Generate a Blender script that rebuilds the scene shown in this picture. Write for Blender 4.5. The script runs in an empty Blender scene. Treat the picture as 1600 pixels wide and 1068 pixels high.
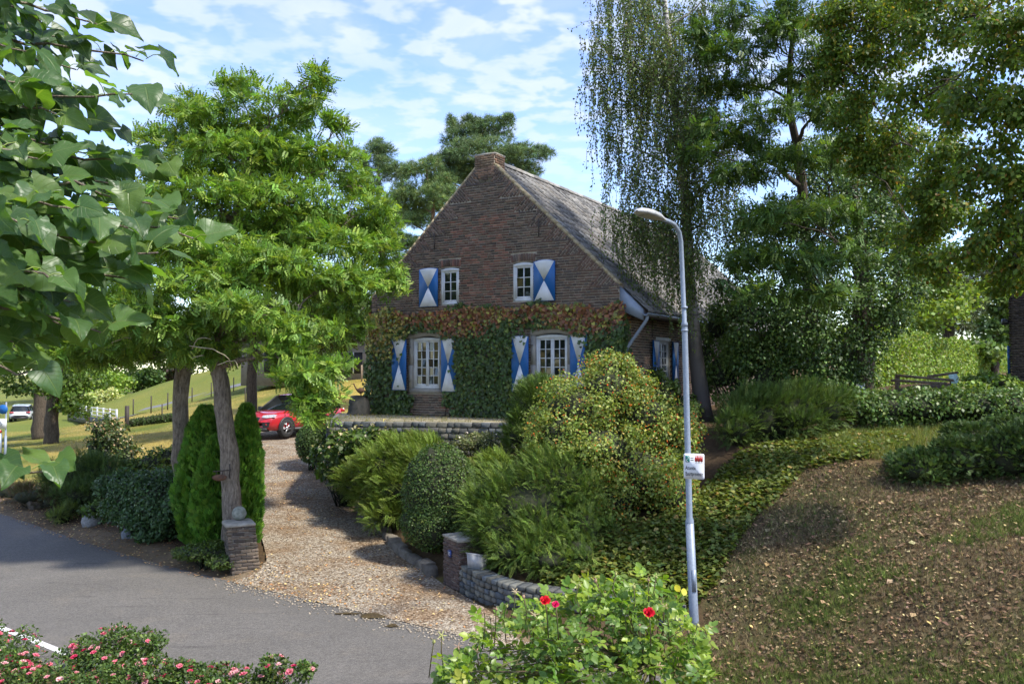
import bpy, math, random
import numpy as np
from mathutils import Matrix, Vector
R_ = math.radians
sc = bpy.context.scene
COL = sc.collection

# ------------------------------------------------------------------ camera
FPX, PITCH, EYE = 1350.0, math.atan(46 / 1350.0), 3.8
cam_d = bpy.data.cameras.new('camera'); cam = bpy.data.objects.new('camera', cam_d); COL.objects.link(cam)
cam.location = (0, 0, EYE); cam.rotation_euler = (math.pi / 2 + PITCH, 0, 0)
cam_d.sensor_width = 36; cam_d.lens = FPX / 1600 * 36; cam_d.clip_start = 0.05; cam_d.clip_end = 2000
sc.camera = cam
sc.render.engine = 'CYCLES'
sc.cycles.use_denoising = True
try: sc.cycles.denoiser = 'OPENIMAGEDENOISE'
except Exception: pass
sc.cycles.max_bounces = 6; sc.cycles.diffuse_bounces = 3; sc.cycles.glossy_bounces = 2
sc.cycles.transmission_bounces = 4; sc.cycles.transparent_max_bounces = 6
sc.cycles.use_adaptive_sampling = True; sc.cycles.adaptive_threshold = 0.02

# ------------------------------------------------------------------ light: sun from the right, a little behind the camera
SUN_EL = R_(54); SUN_DIR = np.array([0.90, -0.436])           # horizontal direction towards the sun
SUN_DIR = SUN_DIR / np.linalg.norm(SUN_DIR)
sv = Vector((SUN_DIR[0] * math.cos(SUN_EL), SUN_DIR[1] * math.cos(SUN_EL), math.sin(SUN_EL)))
sun_d = bpy.data.lights.new('sun', 'SUN'); sun = bpy.data.objects.new('sun', sun_d); COL.objects.link(sun)
sun.rotation_euler = sv.to_track_quat('Z', 'Y').to_euler(); sun.location = (30, -10, 40)
sun_d.energy = 2.0; sun_d.angle = R_(4.0); sun_d.color = (1.0, 0.95, 0.86)

world = bpy.data.worlds.new('World'); sc.world = world; world.use_nodes = True
wt = world.node_tree; wt.nodes.clear()
def wn(t, **k):
    n = wt.nodes.new(t)
    for a, b in k.items(): setattr(n, a, b)
    return n
w_out = wn('ShaderNodeOutputWorld'); w_bg = wn('ShaderNodeBackground'); w_bg.inputs['Strength'].default_value = 0.15
sky = wn('ShaderNodeTexSky', sky_type='NISHITA'); sky.sun_disc = False
sky.sun_elevation = SUN_EL; sky.sun_rotation = math.atan2(SUN_DIR[0], SUN_DIR[1])
sky.air_density = 1.0; sky.dust_density = 0.4; sky.ozone_density = 2.0; sky.altitude = 100
tc = wn('ShaderNodeTexCoord'); sep = wn('ShaderNodeSeparateXYZ')
wt.links.new(tc.outputs['Generated'], sep.inputs[0])
def wmath(op, a, b=None, clamp=False):
    n = wn('ShaderNodeMath', operation=op); n.use_clamp = clamp
    for i, v in enumerate((a, b)):
        if v is None: continue
        if isinstance(v, (int, float)): n.inputs[i].default_value = v
        else: wt.links.new(v, n.inputs[i])
    return n.outputs[0]
zc = wmath('MAXIMUM', wmath('ADD', sep.outputs['Z'], 0.10), 0.02)
comb = wn('ShaderNodeCombineXYZ')
wt.links.new(wmath('DIVIDE', sep.outputs['X'], zc), comb.inputs['X'])
wt.links.new(wmath('DIVIDE', sep.outputs['Y'], zc), comb.inputs['Y'])
def wnoise(scale, detail, rough, dist=0.0):
    n = wn('ShaderNodeTexNoise'); n.inputs['Scale'].default_value = scale; n.inputs['Detail'].default_value = detail
    n.inputs['Roughness'].default_value = rough; n.inputs['Distortion'].default_value = dist
    wt.links.new(comb.outputs[0], n.inputs['Vector']); return n.outputs['Fac']
def wramp(src, a, b):
    n = wn('ShaderNodeMapRange', interpolation_type='SMOOTHSTEP'); n.inputs[1].default_value = a; n.inputs[2].default_value = b
    wt.links.new(src, n.inputs[0]); return n.outputs[0]
big = wramp(wnoise(0.5, 3, 0.5), 0.22, 0.55)
fleece = wramp(wnoise(9.5, 3, 0.5, 0.15), 0.42, 0.60)
veil = wramp(wnoise(1.6, 6, 0.6, 0.6), 0.30, 0.80)
cloud = wmath('MULTIPLY', wmath('ADD', wmath('MULTIPLY', fleece, 0.62), wmath('MULTIPLY', veil, 0.45)), big)
cloud = wmath('MULTIPLY', cloud, wramp(sep.outputs['Z'], 0.12, 0.34))
cloud = wmath('MULTIPLY', cloud, 0.95, True)
mix = wn('ShaderNodeMix', data_type='RGBA'); wt.links.new(cloud, mix.inputs['Factor'])
hs = wn('ShaderNodeHueSaturation'); hs.inputs['Saturation'].default_value = 1.12; hs.inputs['Value'].default_value = .679; hs.inputs['Hue'].default_value = .515
wt.links.new(sky.outputs[0], hs.inputs['Color'])
wt.links.new(hs.outputs[0], mix.inputs[6]); mix.inputs[7].default_value = (1.842, 1.988, 2.303, 1)
wt.links.new(mix.outputs[2], w_bg.inputs['Color']); wt.links.new(w_bg.outputs[0], w_out.inputs[0])

vs = sc.view_settings; vs.view_transform = 'Standard'; vs.look = 'None'; vs.gamma = 1.0; vs.exposure = 1.853; vs.use_curve_mapping = False

# ------------------------------------------------------------------ helpers
def P(px, py, d):
    """point of the place seen at photo pixel (px, py), d metres ahead of the camera"""
    cx, cz = (px - 800) / FPX, (534 - py) / FPX
    dy = math.cos(PITCH) - cz * math.sin(PITCH); dz = math.sin(PITCH) + cz * math.cos(PITCH)
    s = d / dy
    return np.array([cx * s, d, EYE + dz * s])
def rng_(seed): return np.random.default_rng(seed)
def unit(v): return v / np.maximum(np.linalg.norm(v, axis=-1, keepdims=True), 1e-9)
OFF = {}                                           # world position of the root of each thing, for parts given in world coordinates
def tag(o, label=None, cat=None, group=None, kind=None):
    if label: o['label'] = label
    if cat: o['category'] = cat
    if group: o['group'] = group
    if kind: o['kind'] = kind
    return o
def thing(name, label, cat, loc=(0, 0, 0), rotz=0.0, group=None):
    o = bpy.data.objects.new(name, None); COL.objects.link(o); o.empty_display_size = 0.1
    o.location = tuple(float(v) for v in loc); o.rotation_euler = (0, 0, rotz); OFF[o.name] = np.array(o.location)
    return tag(o, label, cat, group)
def make_mesh(name, V, polys, mats, cols=None, mi=None, smooth=False, uv=None):
    """polys: list of int arrays (n,3) / (n,4)"""
    me = bpy.data.meshes.new(name)
    V = np.asarray(V, np.float32); polys = [np.asarray(p, np.int32) for p in polys if len(p)]
    nl = sum(p.size for p in polys); nf = sum(len(p) for p in polys)
    me.vertices.add(len(V)); me.vertices.foreach_set('co', V.ravel())
    me.loops.add(nl); me.polygons.add(nf)
    li = np.concatenate([p.ravel() for p in polys]) if polys else np.zeros(0, np.int32)
    me.loops.foreach_set('vertex_index', li)
    tot = np.concatenate([np.full(len(p), p.shape[1], np.int32) for p in polys])
    st = np.concatenate([[0], np.cumsum(tot)[:-1]]).astype(np.int32)
    me.polygons.foreach_set('loop_start', st)
    try: me.polygons.foreach_set('loop_total', tot)
    except Exception: pass
    for m in (mats if isinstance(mats, (list, tuple)) else [mats]): me.materials.append(m)
    if mi is not None: me.polygons.foreach_set('material_index', np.asarray(mi, np.int32))
    if smooth: me.polygons.foreach_set('use_smooth', np.ones(nf, bool))
    me.update(calc_edges=True)
    if cols is not None:
        a = me.color_attributes.new('Col', 'FLOAT_COLOR', 'POINT')
        c = np.ones((len(V), 4), np.float32); c[:, :3] = cols; a.data.foreach_set('color', c.ravel())
    if uv is not None:
        l = me.uv_layers.new(name='UVMap'); l.data.foreach_set('uv', np.asarray(uv, np.float32)[li].ravel())
    return me
def link(name, me, parent=None, loc=None, rot=None, mat4=None):
    o = bpy.data.objects.new(name, me); COL.objects.link(o)
    if parent is not None: o.parent = parent
    if mat4 is not None: o.matrix_local = mat4
    else:
        if loc is not None: o.location = tuple(float(v) for v in loc)
        if rot is not None: o.rotation_euler = rot
    return o
class MB:
    """collects geometry of one mesh object"""
    def __init__(s): s.V = []; s.F = {3: [], 4: []}; s.M = {3: [], 4: []}; s.C = []; s.n = 0
    def add(s, V, F, m=0, col=(1, 1, 1)):
        V = np.asarray(V, float).reshape(-1, 3)
        for f in ([F] if isinstance(F, np.ndarray) else F):
            f = np.asarray(f, np.int64)
            if f.ndim == 1: f = f[None]
            if f.size == 0: continue
            s.F[f.shape[1]].append(f + s.n); s.M[f.shape[1]].append(np.full(len(f), m))
        c = np.asarray(col, float); s.C.append(np.broadcast_to(c, (len(V), 3)) if c.ndim == 1 else c)
        s.V.append(V); s.n += len(V); return s
    def box(s, c, size, rot=None, m=0, col=(1, 1, 1)):
        x, y, z = np.array(size) / 2
        v = np.array([[a * x, b * y, d * z] for d in (-1, 1) for b in (-1, 1) for a in (-1, 1)])
        if rot is not None: v = v @ np.asarray(rot).T
        return s.add(v + np.array(c), BOXF, m, col)
    def box2(s, lo, hi, m=0, col=(1, 1, 1)):
        lo, hi = np.array(lo, float), np.array(hi, float)
        return s.box((lo + hi) / 2, hi - lo, None, m, col)
    def tube(s, pts, rad, seg=8, m=0, col=(1, 1, 1), cap=True, wob=0, rg=None):
        pts = np.asarray(pts, float); n = len(pts); rad = np.broadcast_to(np.asarray(rad, float), (n,))
        t = unit(np.gradient(pts, axis=0)); ref = np.array([0., 0, 1]) if abs(t[0, 2]) < 0.9 else np.array([1., 0, 0])
        a = unit(np.cross(t, ref)); b = np.cross(t, a)
        th = np.arange(seg) * 2 * math.pi / seg
        rr = rad[:, None] * np.ones(seg)
        if wob and rg is not None: rr = rr * (1 + wob * rg.standard_normal((n, seg)))
        v = pts[:, None] + (np.cos(th)[None, :, None] * a[:, None] + np.sin(th)[None, :, None] * b[:, None]) * rr[..., None]
        v = v.reshape(-1, 3); i = np.arange(n - 1)[:, None] * seg; j = np.arange(seg)[None]; k = (j + 1) % seg
        f = np.stack([i + j, i + k, i + seg + k, i + seg + j], -1).reshape(-1, 4)
        F = [f]
        if cap:
            v = np.vstack([v, pts[0], pts[-1]]); q = np.arange(seg)
            F.append(np.stack([q * 0 + n * seg, (q + 1) % seg, q], -1))
            F.append(np.stack([q * 0 + n * seg + 1, (n - 1) * seg + q, (n - 1) * seg + (q + 1) % seg], -1))
        return s.add(v, F, m, col)
    def lathe(s, c, prof, seg=16, m=0, col=(1, 1, 1)):
        c = np.array(c, float); pts = np.array([[0, 0, z] for r, z in prof]); n = len(prof)
        th = np.arange(seg) * 2 * math.pi / seg
        v = np.array([[r * np.cos(t), r * np.sin(t), z] for r, z in prof for t in th]) + c
        i = np.arange(n - 1)[:, None] * seg; j = np.arange(seg)[None]; k = (j + 1) % seg
        f = np.stack([i + j, i + k, i + seg + k, i + seg + j], -1).reshape(-1, 4)
        return s.add(v, f, m, col)
    def prism(s, poly, axis_fn, d0, d1, m=0, col=(1, 1, 1)):
        """poly: 2D outline (convex), axis_fn(a,b,d)->xyz; extruded from d0 to d1"""
        n = len(poly)
        v = [axis_fn(a, b, d0) for a, b in poly] + [axis_fn(a, b, d1) for a, b in poly]
        ca = np.mean(np.array(poly), 0); v += [axis_fn(ca[0], ca[1], d0), axis_fn(ca[0], ca[1], d1)]
        q = np.arange(n); p = (q + 1) % n
        return s.add(v, [np.stack([q, p, p + n, q + n], -1), np.stack([q * 0 + 2 * n, p, q], -1), np.stack([q * 0 + 2 * n + 1, q + n, p + n], -1)], m, col)
    def mesh(s, name, mats, smooth=False, off=None):
        V = np.vstack(s.V); 
        if off is not None: V = V - off
        polys = [np.vstack(s.F[k]) for k in (3, 4) if s.F[k]]; mi = np.concatenate([np.concatenate(s.M[k]) for k in (3, 4) if s.M[k]])
        return make_mesh(name, V, polys, mats, np.vstack(s.C), mi, smooth)
    def build(s, name, mats, parent=None, smooth=False, world=False, kind=None):
        off = None
        if parent is not None and world:
            r = parent
            while r.parent is not None: r = r.parent
            off = OFF[r.name]
        o = link(name, s.mesh(name, mats, smooth, off), parent)
        if kind: o['kind'] = kind
        return o
BOXF = np.array([[0, 2, 3, 1], [4, 5, 7, 6], [0, 1, 5, 4], [2, 6, 7, 3], [0, 4, 6, 2], [1, 3, 7, 5]])
def rotz(a): c, s = math.cos(a), math.sin(a); return np.array([[c, -s, 0], [s, c, 0], [0, 0, 1.]])
def roty(a): c, s = math.cos(a), math.sin(a); return np.array([[c, 0, s], [0, 1., 0], [-s, 0, c]])
def rotx(a): c, s = math.cos(a), math.sin(a); return np.array([[1., 0, 0], [0, c, -s], [0, s, c]])
def pillow(sx, sy, sz, bev, rg=None, jit=0.0):
    """a block lying in the x-z plane, its face towards -y: back, shoulder and inset face"""
    hx, hz = sx / 2, sz / 2
    v = []
    for y, e in ((sy / 2, 0), (-sy / 2 + bev, 0), (-sy / 2, bev)):
        v += [[-hx + e, y, -hz + e], [hx - e, y, -hz + e], [hx - e, y, hz - e], [-hx + e, y, hz - e]]
    v = np.array(v)
    if rg is not None and jit: v[4:] += rg.normal(0, jit, (8, 3))
    return v, PILF
PILF = np.array([[0, 1, 5, 4], [1, 2, 6, 5], [2, 3, 7, 6], [3, 0, 4, 7], [4, 5, 9, 8], [5, 6, 10, 9], [6, 7, 11, 10], [7, 4, 8, 11], [8, 9, 10, 11]])
def smooth01(x): x = np.clip(x, 0, 1); return x * x * (3 - 2 * x)
def vnoise(x, y, seed=0):
    r = rng_(seed); o = 0
    for k in range(7):
        a = r.uniform(0, 6.28); f = 0.35 * 1.7 ** k * r.uniform(.8, 1.2)
        o = o + np.sin(x * f * math.cos(a) + y * f * math.sin(a) + r.uniform(0, 6.28) + 1.3 * np.sin(y * f * .7 + k)) / 1.35 ** k
    return o / 3.2
def in_poly(x, y, poly):
    poly = np.asarray(poly, float); ins = np.zeros(np.shape(x), bool); j = len(poly) - 1
    for i in range(len(poly)):
        xi, yi = poly[i]; xj, yj = poly[j]
        c = ((yi > y) != (yj > y)) & (x < (xj - xi) * (y - yi) / (yj - yi + 1e-12) + xi); ins ^= c; j = i
    return ins
def dist_poly(x, y, pl):
    """distance to a polyline"""
    d = np.full(np.shape(x), 1e9)
    for (ax, ay), (bx, by) in zip(pl[:-1], pl[1:]):
        t = np.clip(((x - ax) * (bx - ax) + (y - ay) * (by - ay)) / ((bx - ax) ** 2 + (by - ay) ** 2), 0, 1)
        d = np.minimum(d, np.hypot(x - ax - t * (bx - ax), y - ay - t * (by - ay)))
    return d
def resample(pl, n):
    pl = np.asarray(pl, float); s = np.concatenate([[0], np.cumsum(np.linalg.norm(np.diff(pl, axis=0), axis=1))])
    t = np.linspace(0, s[-1], n); return np.stack([np.interp(t, s, pl[:, k]) for k in range(pl.shape[1])], -1)

# ------------------------------------------------------------------ materials
def new_mat(name):
    m = bpy.data.materials.new(name); m.use_nodes = True; nt = m.node_tree
    return m, nt, nt.nodes['Principled BSDF']
def nd(nt, t, **k):
    n = nt.nodes.new(t)
    for a, b in k.items(): setattr(n, a, b)
    return n
def noise_fac(nt, scale, detail=4, rough=.6, coord='Object', vec=None):
    n = nd(nt, 'ShaderNodeTexNoise'); n.inputs['Scale'].default_value = scale; n.inputs['Detail'].default_value = detail; n.inputs['Roughness'].default_value = rough
    if vec is None:
        t = nd(nt, 'ShaderNodeTexCoord'); vec = t.outputs[coord]
    nt.links.new(vec, n.inputs['Vector']); return n.outputs['Fac']
def mrange(nt, src, a, b, c=0., d=1.):
    n = nd(nt, 'ShaderNodeMapRange'); n.inputs[1].default_value = a; n.inputs[2].default_value = b; n.inputs[3].default_value = c; n.inputs[4].default_value = d
    nt.links.new(src, n.inputs[0]); return n.outputs[0]
def mixc(nt, fac, a, b, mode='MIX'):
    n = nd(nt, 'ShaderNodeMix', data_type='RGBA', blend_type=mode)
    for i, v in ((0, fac), (6, a), (7, b)):
        if isinstance(v, (int, float)): n.inputs[i].default_value = v
        elif isinstance(v, tuple): n.inputs[i].default_value = v if len(v) == 4 else v + (1,)
        else: nt.links.new(v, n.inputs[i])
    return n.outputs[2]
def bump(nt, b, h, strength=.5, dist=.02):
    n = nd(nt, 'ShaderNodeBump'); n.inputs['Strength'].default_value = strength; n.inputs['Distance'].default_value = dist
    nt.links.new(h, n.inputs['Height']); nt.links.new(n.outputs[0], b.inputs['Normal'])
def spec(b, v):
    k = 'Specular IOR Level' if 'Specular IOR Level' in b.inputs else 'Specular'; b.inputs[k].default_value = v
def surf(name, c1, c2=None, scale=8, rough=.8, bscale=None, bstr=.4, bdist=.01, metal=0., sp=.4, attr=False, detail=5, coat=0):
    """plain weathered surface: two tones mixed by noise, fine relief; attr multiplies by the piece's own colour"""
    m, nt, b = new_mat(name); b.inputs['Roughness'].default_value = rough; b.inputs['Metallic'].default_value = metal; spec(b, sp)
    c2 = c2 or tuple(x * .7 for x in c1)
    f = noise_fac(nt, scale, detail); col = mixc(nt, mrange(nt, f, .35, .68), c1, c2)
    if attr:
        a = nd(nt, 'ShaderNodeVertexColor'); a.layer_name = 'Col'; col = mixc(nt, 1.0, col, a.outputs[0], 'MULTIPLY')
    nt.links.new(col, b.inputs['Base Color'])
    if bscale: bump(nt, b, noise_fac(nt, bscale, 6, .65), bstr, bdist)
    if coat: b.inputs['Coat Weight'].default_value = coat; b.inputs['Coat Roughness'].default_value = .04
    return m
def leaf_mat(name, trans=.35, rough=.5, sp=.4, tint=(1.25, 1.25, .55)):
    m, nt, b = new_mat(name); b.inputs['Roughness'].default_value = rough; spec(b, sp)
    a = nd(nt, 'ShaderNodeVertexColor'); a.layer_name = 'Col'
    nt.links.new(a.outputs[0], b.inputs['Base Color'])
    t = nd(nt, 'ShaderNodeBsdfTranslucent'); nt.links.new(mixc(nt, 1.0, a.outputs[0], tint, 'MULTIPLY'), t.inputs['Color'])
    x = nd(nt, 'ShaderNodeMixShader'); x.inputs[0].default_value = trans
    nt.links.new(b.outputs[0], x.inputs[1]); nt.links.new(t.outputs[0], x.inputs[2])
    nt.links.new(x.outputs[0], nt.nodes['Material Output'].inputs[0]); return m
MAT = {}
MAT['leaf'] = leaf_mat('leaf'); MAT['leaf_thin'] = leaf_mat('leaf_thin', .5, .5, .3, (1.4, 1.4, .5)); MAT['leaf_gloss'] = leaf_mat('leaf_gloss', .25, .42, .35); MAT['needle'] = leaf_mat('needle', .2, .6, .3, (1.2, 1.2, .6))
MAT['petal'] = leaf_mat('petal', .3, .6, .2, (1.1, .8, .8)); MAT['dryleaf'] = leaf_mat('dryleaf', .15, .8, .2, (1, 1, .8))
MAT['bark'] = None
def bark(name, c1, c2, zs=.25):
    m, nt, b = new_mat(name); b.inputs['Roughness'].default_value = .9; spec(b, .2)
    t = nd(nt, 'ShaderNodeTexCoord'); mp = nd(nt, 'ShaderNodeMapping'); mp.inputs['Scale'].default_value = (1, 1, zs); nt.links.new(t.outputs['Object'], mp.inputs[0])
    f = noise_fac(nt, 26, 6, .7, vec=mp.outputs[0])
    nt.links.new(mixc(nt, mrange(nt, f, .36, .62), c2, c1), b.inputs['Base Color']); bump(nt, b, f, .9, .05); return m
MAT['bark'] = bark('bark', (.30, .245, .19), (.10, .078, .06)); MAT['bark_dark'] = bark('bark_dark', (.12, .095, .07), (.045, .035, .027))
MAT['pine_bark'] = bark('pine_bark', (.30, .17, .10), (.10, .06, .04))
def birch_bark():
    m, nt, b = new_mat('birch_bark'); b.inputs['Roughness'].default_value = .7
    t = nd(nt, 'ShaderNodeTexCoord'); mp = nd(nt, 'ShaderNodeMapping'); mp.inputs['Scale'].default_value = (1, 1, 3.5); nt.links.new(t.outputs['Object'], mp.inputs[0])
    f = noise_fac(nt, 3.2, 5, .7, vec=mp.outputs[0]); sp_ = nd(nt, 'ShaderNodeSeparateXYZ'); nt.links.new(t.outputs['Object'], sp_.inputs[0])
    low = mrange(nt, sp_.outputs['Z'], 2.0, 4.8)
    c = mixc(nt, mrange(nt, f, .5, .58), (.50, .47, .42), (.06, .05, .045))
    nt.links.new(mixc(nt, low, (.06, .05, .042), c), b.inputs['Base Color']); bump(nt, b, f, .5, .02); return m
MAT['birch'] = birch_bark()
MAT['mortar'] = surf('mortar', (.44, .385, .31), (.31, .265, .21), 14, .95, 60, .5, .004)
MAT['brick'] = surf('brick', (1., 1., 1.), (.66, .62, .6), 22, .9, 90, .5, .003, attr=True)
MAT['stone'] = surf('stone', (1, 1, 1), (.6, .6, .58), 18, .9, 50, .7, .008, attr=True)
MAT['ashlar'] = surf('ashlar', (.33, .31, .28), (.24, .225, .205), 5, .9, 60, .4, .004)
MAT['concrete'] = surf('concrete', (.36, .33, .28), (.22, .205, .17), 9, .95, 70, .5, .006)
MAT['mossball'] = surf('mossball', (.30, .30, .25), (.14, .15, .11), 14, .95, 60, .6, .01)
MAT['tile'] = surf('tile', (1, 1, 1), (.55, .53, .50), 9, .85, 60, .5, .006, attr=True)
MAT['white'] = surf('white_paint', (.66, .67, .68), (.55, .56, .57), 5, .5, None)
MAT['blue'] = surf('blue_paint', (.012, .115, .36), (.010, .10, .32), 6, .45, None)
MAT['zinc'] = surf('zinc', (.27, .31, .37), (.21, .25, .31), 5, .45, None, metal=.25)
MAT['galv'] = surf('galvanised_steel', (.25, .29, .35), (.19, .225, .28), 30, .5, None, metal=.2)
MAT['iron'] = surf('iron', (.03, .028, .026), (.06, .04, .03), 20, .7)
MAT['rust'] = surf('rust', (.16, .08, .045), (.07, .04, .028), 18, .85)
MAT['black'] = surf('black_plastic', (.015, .015, .016), (.022, .022, .022), 10, .5)
MAT['rubber'] = surf('rubber', (.02, .02, .02), (.03, .03, .03), 20, .85)
MAT['chrome'] = surf('alloy', (.6, .61, .62), (.5, .5, .52), 10, .3, None, metal=.8)
MAT['red_paint'] = surf('red_car_paint', (.42, .012, .022), (.40, .012, .02), 3, .35, None, coat=1.0)
MAT['silver_paint'] = surf('silver_car_paint', (.45, .47, .5), (.43, .45, .48), 3, .35, None, coat=1.0)
MAT['wood'] = surf('weathered_wood', (.28, .21, .14), (.15, .11, .075), 12, .9, 40, .5, .01)
MAT['greenboard'] = surf('pale_green_board', (.42, .62, .50), (.36, .55, .44), 5, .7)
MAT['twig_and_core'] = surf('twigs', (.030, .034, .014), (.016, .019, .008), 12, .95)  # twigs and stems, also the dark cores filling dense foliage
MAT['asphalt_far'] = surf('path_asphalt', (.16, .16, .165), (.13, .13, .135), 3, .9)
MAT['plain'] = surf('painted', (1, 1, 1), (.92, .92, .92), 6, .6, attr=True)
def glass_mat(name, c, rough=.03):
    m, nt, b = new_mat(name); b.inputs['Base Color'].default_value = c + (1,); b.inputs['Roughness'].default_value = rough; spec(b, .8)
    f = noise_fac(nt, 1.5, 2); bump(nt, b, f, .06, .02); return m
MAT['pane'] = glass_mat('window_glass', (.012, .016, .014)); MAT['carglass'] = glass_mat('car_glass', (.01, .014, .013))
MAT['lens'] = glass_mat('lamp_lens', (.35, .34, .30), .25)
# ================================================================== terrain
FAR_EDGE = [(-60, 64), (-40, 46.5), (-22, 30.6), (-13.9, 23.5), (-10.3, 20.1), (-8.03, 18.06), (-6.37, 16.7), (-5.2, 15.9), (-4.1, 15.12), (-2.85, 14.1), (-1.99, 13.43), (-.46, 12.4), (1.94, 10.9), (6, 8), (12, 3.6), (22, -3.5), (40, -17)]
FE = resample(FAR_EDGE, 160)
for _ in range(6): FE[1:-1] = (FE[:-2] + 2 * FE[1:-1] + FE[2:]) / 4
_t = unit(np.gradient(FE, axis=0)); _n = np.stack([_t[:, 1], -_t[:, 0]], -1)          # towards the camera's side
ROADW = 4.15
NE = FE + _n * ROADW; CL = FE + _n * ROADW / 2
CTRL = np.array([
 (0, 0, 2.1), (-3, 0, 2.1), (3, 0, 2.0), (-3, 3, 1.9), (0, 3, 1.75), (4, 2, 1.4), (0, 5.2, .9), (-4, 5, 1.0), (3, 4.6, .6), (-8, 8, .45), (-12, 10, .4), (-20, 16, .4), (-30, 20, .5), (12, -4, .9),
 (-6.4, 11.6, .06), (-5, 10.2, .08), (-3.6, 8.6, .10), (-9, 13.4, .06), (-1.8, 7.4, .14),
 (2.7, 12.8, .05), (4.5, 10.6, .12), (3.6, 14, .85), (5.1, 12.5, .84), (5.6, 9.6, .35), (7, 12, 1.25), (6.8, 15.5, 1.75), (8.6, 14.5, 1.8), (9.5, 10, 1.2), (6.3, 17, 2.1), (4.4, 15.6, 1.35), (4.2, 18, 1.9), (14, 8, 1.5), (22, 4, 1.6),
 (5.8, 19, 2.3), (8, 19, 2.4), (12, 20, 2.75), (5, 22.5, 2.5), (12.7, 22, 3.2), (10, 30, 3.1), (20, 30, 3.4), (20, 50, 3.5), (15, 15, 2.5), (20, 12, 2.4), (40, 30, 3.4),
 (2.7, 20.6, 2.35), (0, 23, 2.25), (-3, 24, 2.15), (-4.3, 26, 2.0), (4, 28, 2.5), (0, 33, 2.6), (6, 38, 2.8),
 (0, 20.9, 1.72), (-3, 21.4, 1.5), (-4.8, 21.8, 1.15), (2.0, 19.6, 1.8),
 (-.95, 14.85, .01), (-.4, 14.05, .0), (.05, 13.6, .0), (.6, 13.3, .01), (1.4, 12.95, .02), (2.1, 12.6, .02), (-.35, 15.3, .46), (.3, 14.5, .45), (1.0, 14.0, .43), (-1.5, 17.3, .38), (.4, 15.4, .5), (1.8, 16.5, 1.0), (-2.9, 19.6, .65), (.4, 19.5, 1.4), (-4.3, 23.3, .75), (1.9, 13.7, .42), (-1.0, 16.2, .25), (-7.2, 30.3, 1.1), (-5.6, 27, 1.1),
 (-3, 15.2, .03), (-3.3, 17, .1), (-4.3, 19.5, .31), (-5.8, 23, .56), (-7.5, 27, .85), (-9, 31, 1.12), (-9, 35, 1.22), (-6, 36, 1.3), (-7, 40, 1.45),
 (-6, 17.8, .1), (-8.5, 20, .14), (-11.5, 24, .14), (-15, 28, .1), (-9.3, 25, .42),
 (-18, 35, .1), (-25, 45, .05), (-40, 80, -.6), (-46, 95, -.4), (-14, 35, .55), (-17, 40, .8), (-20.5, 50, .6), (-20.4, 55, 1.35), (-12, 50, 1.55), (-10, 46, 1.4), (-10.5, 60, 3.1), (-5, 48, 2.0), (-8, 54, 2.5),
 (-37, 90, 2.4), (-30, 90, 4.1), (-22, 85, 5.0), (-32, 80, .7), (-22.8, 75, 2.8), (-16, 68, 3.2),
 (-60, 120, 0), (-100, 200, 0), (0, 200, 6), (100, 200, 5), (0, 120, 6), (60, 100, 4), (-100, 50, 0), (60, 40, 3.2), (60, 0, 2), (-60, 0, 1), (-30, -20, 2), (30, -20, 2), (-150, 120, 0), (-120, -20, 1)], float)
DRIVE = np.array([  # left edge, right edge, from the road to the court
 ((-5.05, 15.72), (.25, 11.85)), ((-4.8, 16.3), (-.3, 13.75)), ((-4.75, 16.9), (-1.25, 15.6)), ((-5.2, 18.2), (-1.75, 16.65)), ((-5.9, 20), (-2.95, 19.6)), ((-7.1, 23.5), (-4.4, 23.05)),
 ((-8.6, 28), (-6.2, 27.5)), ((-11, 31), (-7.35, 30.4)), ((-13, 34), (-5.2, 33.2)), ((-13, 40), (-4, 39))])
def spline_rows(rows, n):
    t = np.arange(len(rows)); tt = np.linspace(0, len(rows) - 1, n); fl = rows.reshape(len(rows), -1)
    o = np.stack([np.interp(tt, t, fl[:, k]) for k in range(fl.shape[1])], -1)
    for _ in range(4): o[1:-1] = (o[:-2] + 2 * o[1:-1] + o[2:]) / 4
    return o.reshape((n,) + rows.shape[1:])
DR = spline_rows(DRIVE, 90)
DRIVE_POLY = np.vstack([DR[:, 0], DR[::-1, 1]])
DRH = np.interp(np.linspace(0, 9, 90), np.arange(10), [.0, .0, .05, .11, .30, .56, .88, 1.08, 1.18, 1.35]); DRC = DR.mean(1)
DPC = np.vstack([DRIVE_POLY[::4], DRIVE_POLY[:1]])
def drive_blend(x, y, h):
    m = (x > -17) & (x < 3) & (y > 10.5) & (y < 44); xs, ys = x[m], y[m]
    if xs.size == 0: return h
    best = np.full(xs.shape, 1e9); tz = np.zeros(xs.shape)
    for k in range(0, 87, 2):
        ax, ay = DRC[k]; bx, by = DRC[k + 2]; t = np.clip(((xs - ax) * (bx - ax) + (ys - ay) * (by - ay)) / ((bx - ax) ** 2 + (by - ay) ** 2), 0, 1)
        d = np.hypot(xs - ax - t * (bx - ax), ys - ay - t * (by - ay)); c = d < best; best[c] = d[c]; tz[c] = (DRH[k] + (DRH[k + 2] - DRH[k]) * t)[c]
    w = 1 - smooth01(dist_poly(xs, ys, DPC) / .55); w[in_poly(xs, ys, DRIVE_POLY)] = 1
    h = h.copy(); h[m] = h[m] * (1 - w) + tz * w; return h
def _tps(r2): return r2 * np.log(r2 + 1e-9) * .5
def _fit():
    X = CTRL[:, :2] / 20; n = len(X)
    K = _tps(((X[:, None] - X[None]) ** 2).sum(-1)) + np.eye(n) * 2e-4
    Pm = np.hstack([np.ones((n, 1)), X]); A = np.block([[K, Pm], [Pm.T, np.zeros((3, 3))]])
    return np.linalg.solve(A, np.concatenate([CTRL[:, 2], np.zeros(3)]))
_W = _fit()
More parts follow.
